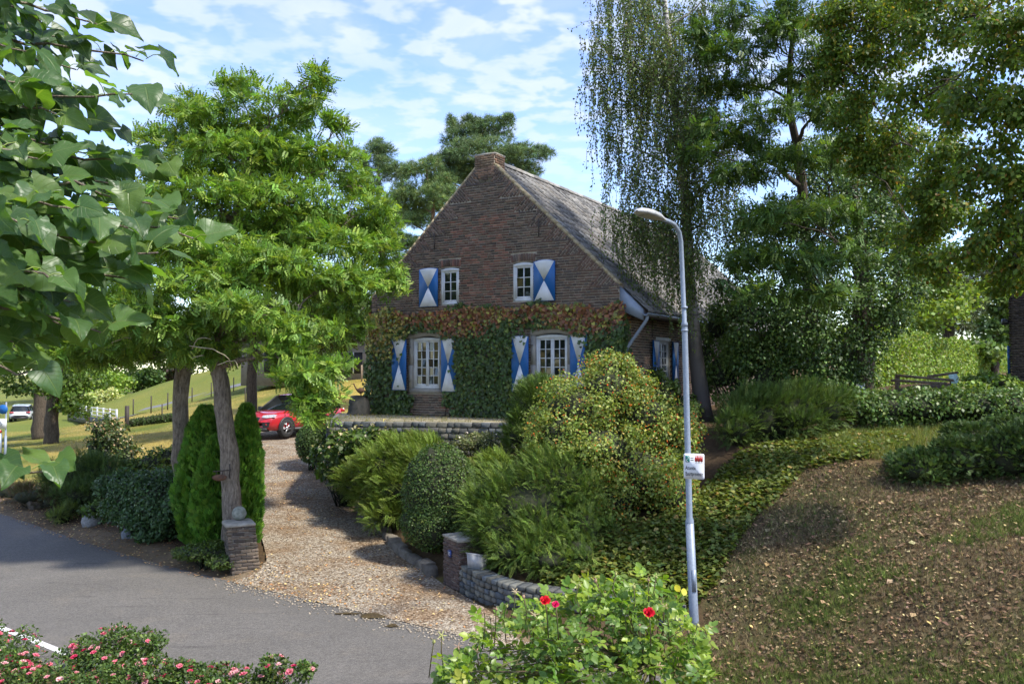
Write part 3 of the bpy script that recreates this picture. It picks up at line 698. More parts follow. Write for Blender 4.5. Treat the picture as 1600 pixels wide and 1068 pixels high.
for a, b, c, d in LOW:
    cx = (a + b) / 2; window(cx, .95, c + .125, d - .24, 2, 5, house, rise=.05, y=.04, casements=2)
    # stone surround: sill, jambs, arched head
    mb = MB(); mb.box2((a, -.035, c), (b, .2, c + .122)); sill = mb.build('stone_surround', MAT['ashlar'], house)
    for s0, s1 in ((a, cx - .478), (cx + .478, b)):
        for q0, q1 in ((c + .125, c + .8), (c + .804, d - .22)):
            mb = MB(); mb.box2((s0, -.03 + rg.normal(0, .003), q0), (s1, .2, q1)); mb.build('jamb_stone', MAT['ashlar'], sill)
    for half in (0, 1):
        mb = MB(); n = 7; t = np.linspace(0, .5, n) + half * .5
        lo = [(a + (b - a) * q, d - .24 + .115 * 4 * q * (1 - q) + .0) for q in t]; up = [(p, r + .17) for p, r in lo]
        lo = [(p, max(r - .03, d - .215)) for p, r in lo]
        for k in range(n - 1):
            mb.add([(p, yy, r) for yy in (-.032, .2) for p, r in (lo[k], lo[k + 1], up[k + 1], up[k])], [np.array([[0, 1, 2, 3], [3, 2, 6, 7], [4, 5, 1, 0]])])
        mb.build('head_stone', MAT['ashlar'], sill)
def sideT(v): v = np.asarray(v); return np.stack([-v[..., 1], v[..., 0], v[..., 2]], -1)
window((SIDEW[0] + SIDEW[1]) / 2, SIDEW[1] - SIDEW[0] - .005, SIDEW[2], SIDEW[3] - .07, 2, 5, house, rise=.0, y=.03, casements=2, T=sideT)
mb = MB(); mb.box2((-.08, SIDEW[0] - .02, SIDEW[3] - .068), (.04, SIDEW[1] + .02, SIDEW[3] + .03)); mb.build('lintel', MAT['white'], house)
# --- shutters: blue boards with a white hourglass
def shutter(x0, x1, z0, z1, y, rise=.03, T=None, ang=0.0):
    T = T or (lambda a: a); mb = MB(); cx = (x0 + x1) / 2; top = arch(x0, x1, z1 - rise, rise)
    fn = lambda a, b, d: (a, d + (a - x0) * ang, b)
    mb.prism([(x0, z0), (x1, z0)] + top[::-1], fn, y, y + .035, 0)
    w = (x1 - x0) * .035; t2 = arch(x0 + w, x1 - w, z1 - rise - .01, rise); zc_ = (z0 + z1) / 2
    mb.prism([(cx, zc_)] + t2[::-1], fn, y - .003, y + .001, 1); mb.prism([(cx, zc_), (x0 + w, z0 + .012), (x1 - w, z0 + .012)], fn, y - .003, y + .001, 1)
    mb.V = [T(v) for v in mb.V]; s = mb.build('shutter', [MAT['blue'], MAT['white']], house)
    hm = MB()
    for zz in (z0 + .17 * (z1 - z0), z1 - .17 * (z1 - z0)): hm.tube([(x1 - .01, y + .02, zz), (x1 + .07, y + .05, zz), (x1 + .07, 0.0, zz)], .012, 6); hm.tube([(x0 + .01, y + .02, zz), (x0 - .03, y + .05, zz), (x0 - .03, 0.0, zz)], .012, 6)
    hm.V = [T(v) for v in hm.V]; hm.build('hinge', MAT['iron'], s)
    kb = MB(); kb.box((cx, y - .008 + (cx - x0) * ang, zc_), (.022, .02, .022)); kb.V = [T(v) for v in kb.V]; kb.build('knob', MAT['iron'], s)
shutter(-6.21, -5.56, 3.12, 4.235, -.08, .03); shutter(-2.44, -1.80, 3.13, 4.235, -.08, .05)
for a, b, c, d in LOW:
    shutter(a - .52, a - .01, .725, 2.225, -.15, .025); shutter(b + .01, b + .49, .70, 2.25, -.15, .025)
shutter(SIDEW[0] - .46, SIDEW[0] - .01, .80, 2.12, -.10, .0, T=sideT); shutter(SIDEW[1] + .06, SIDEW[1] + .5, .80, 2.12, -.10, .0, T=sideT)
for x, zc_ in ((-5.70, 4.99), (-2.30, 5.1)):
    mb = MB(); mb.box2((x - .018, -.05, zc_ - .24), (x + .018, -.032, zc_ + .24)); mb.build('wall_anchor', MAT['iron'], house)
mb = MB(); mb.box2((.032, 2.16, 2.2), (.05, 2.19, 2.75)); mb.build('wall_anchor', MAT['iron'], house)
# black boxes put in for the interior darkness behind the panes
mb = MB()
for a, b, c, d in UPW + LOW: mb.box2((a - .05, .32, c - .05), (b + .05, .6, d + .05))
mb.box2((-.6, SIDEW[0], SIDEW[2]), (-.27, SIDEW[1], SIDEW[3])); mb.build('dark_interior_box', MAT['black'], house)
# ================================================================== terrace, walls, pillars
rg = rng_(21)
SPAL = np.array([[.17, .165, .15], [.13, .13, .12], [.22, .205, .165], [.15, .165, .175], [.19, .175, .145]])
def stone_wall(name, label, pl, zb, zt, rowh, slen, parent=None, cap=None, thick=.3, pal=SPAL, mats=None, bev=.018, depth=.12):
    """coursed stone wall along a polyline; zb/zt give foot and top along the way (0..1); every stone a part"""
    pl = np.asarray(pl, float); n = 40; q = resample(pl, n); s = np.concatenate([[0], np.cumsum(np.linalg.norm(np.diff(q, axis=0), axis=1))]); L = s[-1]
    t = unit(np.gradient(q, axis=0)); nn = np.stack([t[:, 1], -t[:, 0]], -1)
    root = thing(name, label, 'wall', (q[0, 0], q[0, 1], zb(0)))
    mb = MB(); v = []
    for k in range(n):
        a, b = zb(s[k] / L) - .15, zt(s[k] / L) - .03; f, g = q[k] - nn[k] * .035, q[k] - nn[k] * thick
        v += [(*f, a), (*f, b), (*g, b), (*g, a)]
    i = np.arange(n - 1)[:, None] * 4; j = np.arange(4)[None]; k = (j + 1) % 4
    mb.add(v, [np.stack([i + j, i + k, i + 4 + k, i + 4 + j], -1).reshape(-1, 4), np.array([[3, 2, 1, 0], [n * 4 - 4, n * 4 - 3, n * 4 - 2, n * 4 - 1]])]); mb.build('mortar_core', MAT['mortar'], root, world=True)
    hmax = max(zt(x) - zb(x) for x in np.linspace(0, 1, 12)); rows = max(1, math.ceil(hmax / rowh)); cache = {}
    for r in range(rows):
        x = -rg.uniform(0, slen)
        while x < L:
            ln = slen * rg.uniform(.65, 1.45); p, e = max(x, 0), min(x + ln, L); x += ln + .018
            if e - p < .05: continue
            m = (p + e) / 2; u = m / L; rh = rowh; zz0 = zt(u) - (r + 1) * rowh - r * 0
            if zz0 + rh < zb(u) + .02: continue
            c = np.array([np.interp(m, s, q[:, 0]), np.interp(m, s, q[:, 1])]); d = np.array([np.interp(m, s, t[:, 0]), np.interp(m, s, t[:, 1])])
            key = (round((e - p) / .03), round(rh / .02), int(rg.integers(3)))
            if key not in cache:
                vv, ff = pillow(max(key[0] * .03, .05), depth, max(rh - .016, .03), bev, rg, .006); cache[key] = make_mesh('stone', vv, [ff], MAT['stone'], np.tile(pal[rg.integers(len(pal))] * rg.uniform(.7, 1.35), (12, 1)))
            pos = np.array([c[0], c[1], zz0 + .5 * rh]) - OFF[root.name]
            o = link('stone', cache[key], root, pos + np.array([d[1], -d[0], 0]) * (rg.normal(0, .007) - (depth - .12) / 2), (0, 0, math.atan2(d[1], d[0])))
            o.scale = ((e - p) / max(key[0] * .03, .05), 1, 1)
    return root
# terrace slab: paved top
tp = np.array(TERRACE); tz = HZ
mb = MB(); c = tp.mean(0); n = len(tp)
mb.add([(x, y, tz) for x, y in tp] + [(x, y, tz - 1.6) for x, y in tp] + [(c[0], c[1], tz)], [np.array([[k, (k + 1) % n, 2 * n] for k in range(n)]), np.array([[k, k + n, (k + 1) % n + n, (k + 1) % n] for k in range(n)])])
MAT['terrace'] = surf('terrace_paving', (.36, .30, .22), (.17, .16, .07), 2.2, .95, 30, .6, .015, detail=9)
o = mb.build('terrace', MAT['terrace']); o['kind'] = 'structure'
off = .06
stone_wall('terrace_wall', 'long grey stone retaining wall below the terrace of the farmhouse', [(-4.6, 21.82), (-2.4, 21.56), (.3, 21.22), (3.2, 20.25)], lambda u: np.interp(u, [0, .2, .6, 1], [1.0, 1.4, 1.62, 2.0]), lambda u: HZ + .02, .14, .19, thick=.34, bev=.011)
stone_wall('terrace_side_wall', 'short stone wall of the terrace beside the gravel driveway', [(-5.26, 26.4), (-4.62, 21.86)], lambda u: np.interp(u, [0, 1], [1.05, .95]), lambda u: HZ + .015, .15, .2, thick=.3)
# yellow hose hanging over the terrace wall
mb = MB(); a = P(600, 657, 21.75); mb.tube([a + (0, .35, .02), a + (-.02, .05, .03), a + (0, -.08, -.02), a + (.02, -.1, -.25), a + (.06, -.12, -.42)], .014, 6)
tag(mb.build('garden_hose', surf('yellow_hose', (.5, .42, .12)), smooth=True), 'yellow hose hanging over the terrace wall', 'hose')
# curved low wall at the right of the entrance
CW = [(-.86, 14.98), (-.44, 14.3), (0, 13.85), (.45, 13.62), (.9, 13.42), (1.4, 13.2), (2.0, 12.95), (2.5, 12.75)]
stone_wall('entrance_wall', 'low curved grey stone wall running from the numbered gate pillar', CW, lambda u: -.02, lambda u: np.interp(u, [0, .3, .7, 1], [.50, .44, .40, .34]), .095, .14, thick=.24, pal=SPAL * np.array([.72, .76, .8]), bev=.014, depth=.3)
# gate pillars, brick by brick
def pillar(name, label, c, yaw, w, h, tiltx, pal, seed, capm):
    r = rng_(seed); root = thing(name, label, 'pillar', c, yaw)
    sh = np.array([[1, 0, tiltx], [0, 1, 0], [0, 0, 1.]])
    mb = MB(); mb.box2((-w / 2 + .02, -w / 2 + .02, -.3), (w / 2 - .02, w / 2 - .02, h - .06)); mb.V = [v @ sh.T for v in mb.V]; mb.build('mortar_core', MAT['mortar'], root)
    var = [[make_mesh('brick', pillow(l, .06, .053, .006, r, .004)[0], [PILF], MAT['brick'], np.tile(pal[r.integers(len(pal))] * r.uniform(.7, 1.3), (12, 1))) for _ in range(5)] for l in (.09, .19)]
    z = .01; row = 0
    while z < h - .07:
        for k in range(4):
            R = rotz(k * math.pi / 2); x = -w / 2; odd = (row + k) % 2
            while x < w / 2 - .02:
                l = .09 if (odd and x == -w / 2) else .19; l = min(l, w / 2 - x); vv = var[0 if l < .14 else 1][r.integers(5)]
                p = R @ np.array([x + l / 2, -w / 2 + .028 + r.normal(0, .003), 0]); p[2] = z + .027; p = sh @ p
                o = link('brick', vv, root, p, (r.normal(0, .02), r.normal(0, .015), k * math.pi / 2)); o.scale = (l / (.09 if l < .14 else .19), 1, 1)
                x += l + .012
        z += .064; row += 1
    mb = MB(); nn_ = 4; t = w / 2 + .015
    v = [(a * t, b * t, h - .07 + .0) for a, b in ((-1, -1), (1, -1), (1, 1), (-1, 1))] + [(a * t, b * t, h - .015) for a, b in ((-1, -1), (1, -1), (1, 1), (-1, 1))] + [(a * t * .8, b * t * .8, h) for a, b in ((-1, -1), (1, -1), (1, 1), (-1, 1))]
    v = np.array(v) + r.normal(0, .006, (12, 3)); q = np.arange(4); p = (q + 1) % 4
    mb.add(v @ sh.T, [np.stack([q, p, p + 4, q + 4], -1), np.stack([q + 4, p + 4, p + 8, q + 8], -1), np.array([[8, 9, 10, 11], [3, 2, 1, 0]])]); mb.build('capstone', MAT[capm], root)
    return root, sh
PPAL = np.array([[.135, .105, .08], [.10, .08, .065], [.16, .125, .09], [.12, .10, .07]])
lp = np.array([-5.09, 16.55, .02])
pillar('gate_pillar', 'leaning grey brown brick gate pillar at the left of the gravel driveway', lp, math.radians(26), .52, .95, -.12, PPAL, 5, 'concrete')
RPAL = np.array([[.125, .088, .074], [.10, .074, .064], [.14, .095, .078]])
ry = math.atan2(.64, -.36) - math.pi / 2         # yaw so that one face looks at the driveway
d_ = np.array([-.49, .87]); e_ = np.array([.87, .49])
rp = np.array([-.91, 15.0]) + d_ * .33 + e_ * .31
rpil, _ = pillar('gate_pillar', 'dark red brick gate pillar with a house number at the right of the driveway', (rp[0], rp[1], 0), math.atan2(e_[1], e_[0]), .62, .92, .0, RPAL, 6, 'concrete')
def ball(name, label, c, r, seed):
    g = rng_(seed); mb = MB(); n = 14; prof = [(r * math.sin(a), -r * math.cos(a)) for a in np.linspace(.02, math.pi - .02, n)]
    mb.lathe((0, 0, 0), prof, 22); mb.V[0] = mb.V[0] * (1 + g.normal(0, .008, (len(mb.V[0]), 1))); o = mb.build(name, MAT['mossball'], smooth=True); o.location = tuple(c); return tag(o, label, 'ball', 'stone balls on the gate pillars')
ball('stone_ball', 'mossy stone ball on the leaning left gate pillar', (lp[0] - .12, lp[1] + .05, lp[2] + .95 + .125), .135, 1)
ball('stone_ball', 'stone ball half hidden by yew on the numbered right gate pillar', (rp[0] + .12, rp[1] + .02, .92 + .13), .14, 2)
def text_mesh(s, size, mat, align='LEFT'):
    cu = bpy.data.curves.new('lettering', 'FONT'); cu.body = s; cu.size = size; cu.align_x = align; cu.extrude = .0006; cu.offset = .0009 if size < .08 else 0
    o = bpy.data.objects.new('tmp', cu); COL.objects.link(o); dg = bpy.context.evaluated_depsgraph_get(); me = bpy.data.meshes.new_from_object(o.evaluated_get(dg)); bpy.data.objects.remove(o)
    me.materials.clear(); me.materials.append(mat); return me
MAT['plate_blue'] = surf('enamel_blue', (.03, .06, .2), (.03, .05, .18), 8, .3); MAT['ink'] = surf('ink', (.02, .02, .022), (.03, .03, .03), 8, .7)
# house number on the face towards the drive (local -x side)
pl_ = MB(); pl_.box2((-.345, -.06, .55), (-.325, .055, .67)); num = pl_.build('number_plate', MAT['plate_blue'], rpil)
nm = text_mesh('35', .085, MAT['white'], 'CENTER'); o = link('digits', nm, num, mat4=Matrix(np.vstack([np.hstack([np.array([[0, 0, -1], [-1, 0, 0], [0, 1, 0.]]), np.array([[-.347], [0], [.582]])]), [0, 0, 0, 1]]).tolist()))
# mailbox on the wall
mbx = thing('mailbox', 'pale grey metal letter box on the low wall by the numbered pillar', 'mailbox', (-.60, 14.78, .46), math.radians(-38))
mb = MB(); mbx.scale = (.8, .8, .8)
mb.prism([(-.1, 0), (.15, .0), (.17, .26), (-.14, .33)], lambda a, b, d: (d, -a * -1, b), -.16, .16); mb.build('body', MAT['galv_pale'] if 'galv_pale' in MAT else surf('pale_metal', (.38, .385, .39), (.28, .285, .29), 8, .5), mbx)
mb = MB(); mb.add([(-.175, -.16, .345), (.175, -.16, .345), (.175, .19, .268), (-.175, .19, .268), (-.175, -.16, .33), (.175, -.16, .33), (.175, .19, .253), (-.175, .19, .253)], np.array([[0, 1, 2, 3], [7, 6, 5, 4], [0, 4, 5, 1], [1, 5, 6, 2], [2, 6, 7, 3], [3, 7, 4, 0]])); mb.build('lid', surf('pale_metal_lid', (.42, .43, .44), (.36, .37, .38), 8, .5), mbx)
# kerb stones along the right edge of the drive
KS = [(-1.42, 15.95), (-1.72, 16.65), (-2.2, 17.6), (-2.9, 19.4), (-3.6, 21.0), (-4.35, 22.9), (-5.0, 24.6), (-5.7, 26.3), (-6.4, 27.9), (-6.95, 29.2)]
ks = resample(KS, 31)
ORD = 'first second third fourth fifth sixth seventh eighth ninth tenth eleventh twelfth thirteenth fourteenth fifteenth sixteenth seventeenth eighteenth nineteenth twentieth twenty-first twenty-second twenty-third twenty-fourth twenty-fifth twenty-sixth twenty-seventh twenty-eighth twenty-ninth thirtieth'.split()
for k in range(30):
    a, b = ks[k], ks[k + 1]; m = (a + b) / 2 + rg.normal(0, .03, 2); L = np.linalg.norm(b - a) * rg.uniform(.78, .96); ang = math.atan2(b[1] - a[1], b[0] - a[0]) + rg.normal(0, .05)
    h = rg.uniform(.17, .26); v, f = pillow(L, h, .2 * rg.uniform(.8, 1.2), .03, rg, .014); v = v @ rotx(-math.pi / 2).T; v = np.vstack([v]); 
    o = link('edging_stone', make_mesh('edging_stone', v, [f], MAT['stone'], np.tile(np.array([.19, .165, .13]) * rg.uniform(.6, 1.2), (12, 1))), None, (m[0], m[1], float(H(m[0], m[1])) + h * .25), (0, rg.normal(0, .04), ang))
    tag(o, 'grey edging stone right of the driveway, %s from the numbered pillar' % ORD[k], 'stone', 'edging stones along the driveway')
# boulders along the left bed
def boulder(px, py, sx, sz, label, seed, col):
    g = rng_(seed); p = G(px, py); d = p[1]; w = sx * d / FPX / 2; h = sz * d / FPX
    n, s = 7, 12; v = []
    for i in range(n):
        a = math.pi * (i + .05) / (n - 1 + .1)
        for j in range(s):
            b = 2 * math.pi * j / s; v.append((math.sin(a) * math.cos(b), math.sin(a) * math.sin(b), math.cos(a)))
    v = np.array(v); k = np.sign(v) * np.abs(v) ** .8; k *= (1 + .13 * np.sin(v @ g.normal(0, 2.6, (3, 3))).sum(1, keepdims=True) / 1.5 + g.normal(0, .025, (len(v), 1)))
    k = k * np.array([w, w * .75, h * .62]); i = np.arange(n - 1)[:, None] * s; j = np.arange(s)[None]; q = (j + 1) % s
    o = link('boulder', make_mesh('boulder', k, [np.stack([i + j, i + s + j, i + s + q, i + q], -1).reshape(-1, 4)], MAT['stone'], np.tile(np.array(col), (len(v), 1))), None, (p[0], p[1] + w * .6, p[2] + h * .35), (0, 0, g.uniform(0, 3)))
    tag(o, label, 'boulder', 'boulders along the roadside bed')
boulder(138, 823, 34, 21, 'pale grey pointed boulder in front of the dark green shrub', 3, (.34, .33, .31)); boulder(197, 841, 24, 17, 'small blue grey boulder at the foot of the big dark shrub', 4, (.22, .24, .26))
boulder(53, 795, 30, 24, 'brown squared boulder beside the low brown heather', 5, (.20, .165, .13)); boulder(10, 775, 26, 12, 'flat grey boulder at the left edge of the bed', 6, (.27, .26, .24)); boulder(672, 893, 13, 9, 'small blue grey stone at the foot of the numbered pillar', 8, (.20, .21, .23))
# loose pebbles by the left pillar
vv, ff = None, None
mb = MB()
def pebble(mb, p, r, col):
    v = np.array([[1, 0, 0], [-1, 0, 0], [0, 1, 0], [0, -1, 0], [0, 0, 1], [0, 0, -1.]]) ; v = np.vstack([v, unit(np.array([[1, 1, 1], [-1, 1, 1], [1, -1, 1], [-1, -1, 1.]])) * .95])
    f = np.array([[0, 6, 4], [6, 2, 4], [2, 7, 4], [7, 1, 4], [1, 9, 4], [9, 3, 4], [3, 8, 4], [8, 0, 4], [0, 2, 6], [2, 1, 7], [1, 3, 9], [3, 0, 8], [2, 0, 5], [1, 2, 5], [3, 1, 5], [0, 3, 5]])
    mb.add((v @ rotz(rg.uniform(0, 6)).T) * np.array([r, r * rg.uniform(.6, 1), r * rg.uniform(.45, .7)]) + p, f, 0, col)
for k in range(1500):
    x, y = -4.72 + abs(rg.normal(0, .22)), 16.25 + rg.normal(0, .28)
    if k > 320: q = int(rg.integers(4, 80)); t = rg.random(); x, y = DR[0, 0] * (1 - t) + DR[0, 1] * t + rg.normal(0, .2, 2) + np.array([-.03, -.05])
    elif k > 120: q = rg.integers(0, 30); t = rg.random(); x, y = (DR[q, 0] * (1 - t) + DR[q, 1] * t)
    pebble(mb, (x, y, max(float(H(x, y)) + .015, .014)), rg.uniform(.018, .045) if k < 120 else rg.uniform(.010, .024), np.array([.36, .30, .22]) * rg.uniform(.5, 1.3))
o = mb.build('pebbles', MAT['plain'], smooth=True); tag(o, 'loose pale pebbles scattered over the driveway entrance', 'pebbles', kind='stuff')

# ================================================================== street lamp and its sign
lampc = P(1085, 978, 12.8); lampc[2] = float(H(lampc[0], lampc[1]))
lamp = thing('street_lamp', 'tall galvanised street lamp with a curved arm on the verge', 'street lamp', lampc)
a, b, c, d = lampc, P(1077.5, 816, 12.8), P(1069.5, 505, 12.8), P(1064, 378, 12.8)
mb = MB(); mb.tube([a + (0, 0, -.2), a, b], [.070, .069, .062], 16); mb.build('base_section', MAT['galv'], lamp, True, True)
mb = MB(); mb.box((a * .55 + b * .45) + (.012, -.064, 0), (.062, .014, .32)); mb.build('service_door', MAT['zinc'], lamp, False, True)
mb = MB(); mb.tube([b, b + (c - b) * .012, b + (c - b) * .03, c], [.064, .06, .046, .044], 16, cap=False); mb.build('pole', MAT['galv'], lamp, True, True)
e1, e2, e3, e4 = P(1061, 362, 12.75), P(1053, 350, 12.62), P(1045, 346, 12.45), P(1034, 342, 12.25)
mb = MB(); mb.tube([c - (0, 0, .05), c, c + (d - c) * .02, d, e1, e2, e3, e4], [.049, .049, .036, .034, .033, .032, .031, .03], 12); mb.build('arm', MAT['galv'], lamp, True, True)
mb = MB(); mb.tube([c + (0, 0, -.12), c + (0, 0, -.09)], [.053, .053], 12); mb.tube([c + (0, 0, .22), c + (0, 0, .25)], [.05, .05], 12); mb.build('clamp', MAT['galv'], lamp, True, True)
h0, h1 = P(1038, 344, 12.3), P(995, 330, 11.75); ax = unit(h1 - h0); sd = unit(np.cross(ax, (0, 0, 1))); upv = np.cross(sd, ax); L = np.linalg.norm(h1 - h0)
mb = MB(); st = [(0, .035, .035, 0), (.08, .05, .045, 0), (.3, .105, .075, .0), (.6, .135, .085, .0), (.85, .115, .07, .0), (.96, .07, .045, 0), (1., .02, .012, 0)]
v = []; sg = 14
for t, w_, hh, q in st:
    for k in range(sg):
        th_ = 2 * math.pi * k / sg; u_, n_ = math.cos(th_), math.sin(th_); n_ = n_ if n_ > 0 else n_ * .35
        v.append(h0 + ax * L * t + sd * w_ * u_ + upv * hh * n_)
i = np.arange(len(st) - 1)[:, None] * sg; j = np.arange(sg)[None]; k = (j + 1) % sg
mb.add(v, np.stack([i + j, i + k, i + sg + k, i + sg + j], -1).reshape(-1, 4)); head = mb.build('lamp_head', surf('lamp_housing', (.42, .42, .41), (.30, .30, .29), 12, .5), lamp, True, True)
mb = MB(); v = []
for t, w_ in ((.28, .085), (.45, .108), (.65, .115), (.82, .098)): v += [h0 + ax * L * t + sd * w_ * s_ - upv * (.034 if abs(s_) < .5 else .024) for s_ in (-1, -.4, .4, 1)]
i = np.arange(3)[:, None] * 4; j = np.arange(3)[None]; mb.add(v, np.stack([i + j, i + 4 + j, i + 4 + j + 1, i + j + 1], -1).reshape(-1, 4)); mb.build('lens', MAT['lens'], head, True, True)
# sign
sc_ = P(1084.5, 728, 12.68); syaw = math.radians(-22)
sign = thing('neighbourhood_sign', 'white neighbourhood watch sign strapped to the street lamp', 'sign', sc_, syaw)
sw_, sh_ = .30, .37
def rrect(w, h, r, n=4):
    o = []
    for cx, cy, a0 in ((w / 2 - r, h / 2 - r, 0), (-w / 2 + r, h / 2 - r, 90), (-w / 2 + r, -h / 2 + r, 180), (w / 2 - r, -h / 2 + r, 270)):
        for k in range(n + 1): t = math.radians(a0 + 90 * k / n); o.append((cx + r * math.cos(t), cy + r * math.sin(t)))
    return o
def flat(fn_y): return lambda a, b, d: (a, -d, b)
mb = MB(); mb.prism(rrect(sw_, sh_, .025), flat(0), 0, .012); mb.build('board', surf('sign_white', (.72, .73, .76), (.66, .67, .70), 6, .45), sign)
mb = MB(); mb.prism([(x - .092, z + .105) for x, z in rrect(.062, .095, .012)], flat(0), .0125, .014); mb.build('green_emblem', surf('sign_green', (.02, .20, .17), (.02, .18, .15), 6, .5), sign)
mb = MB(); t = np.linspace(0, 1, 14); pts = [(-.092 + .017 * math.sin(2 * math.pi * q) * (1 if q < .5 else 1), -.0148, .142 - .074 * q) for q in t]; mb.tube(pts, .0045, 5); mb.build('emblem_mark', MAT['white'], sign)
mR, mK = MB(), MB()
for k in range(3):
    x = .035 + k * .038
    mR.prism([(x - .013, .07), (x + .013, .07), (x + .016, .13), (x - .016, .13)], flat(0), .0125, .0142)
    for s in (-1, 1): mR.prism([(x + s * .011, .12), (x + s * .018, .12), (x + s * .019, .165), (x + s * .014, .165)][::s], flat(0), .0125, .0144)
    mR.prism([(x + .009 * math.cos(q), .145 + .011 * math.sin(q)) for q in np.linspace(0, 6.28, 9)[:-1]], flat(0), .0125, .0146)
    mK.prism([(x + .003, .072), (x + .012, .072), (x + .015, .118), (x + .004, .118)], flat(0), .0146, .0152)
    for s in (-1, 1): mK.prism([(x + s * .003, .07), (x + s * .009, .07), (x + s * .012, .04), (x + s * .009, .04)][::s], flat(0), .0125, .0142)
mR.prism([(.012, .075), (.13, .075), (.13, .125), (.012, .125)], flat(0), .0125, .0138)
mR.build('red_figures', surf('sign_red', (.62, .03, .02), (.58, .03, .02), 6, .5), sign); mK.build('dark_figures', MAT['ink'], sign)
M_face = lambda x, z: Matrix(((1, 0, 0, x), (0, 0, -1, -.0135), (0, 1, 0, z), (0, 0, 0, 1)))
for s, x, z, sz in (('Attentie', -.125, -.05, .078), ('Buurtpreventie', -.125, -.135, .078)):
    me = text_mesh(s, sz, MAT['ink']); o = link('lettering', me, sign, mat4=M_face(x, z)); bb = max(v.co.x for v in me.vertices); o.scale = (min(1, (.15 if len(s) < 9 else .255) / bb), 1, 1)
for z in (.122, .092):
    bar_ = MB(); bar_.box2((-.05, -.0142, z - .006), (-.004, -.0125, z + .006)); bar_.build('small_print', MAT['ink'], sign)
mb = MB(); mb.box2((-.07, .001, -.1), (.02, .02, -.08)); mb.box2((-.07, .001, .08), (.02, .02, .1)); mb.build('bracket', MAT['galv'], sign)

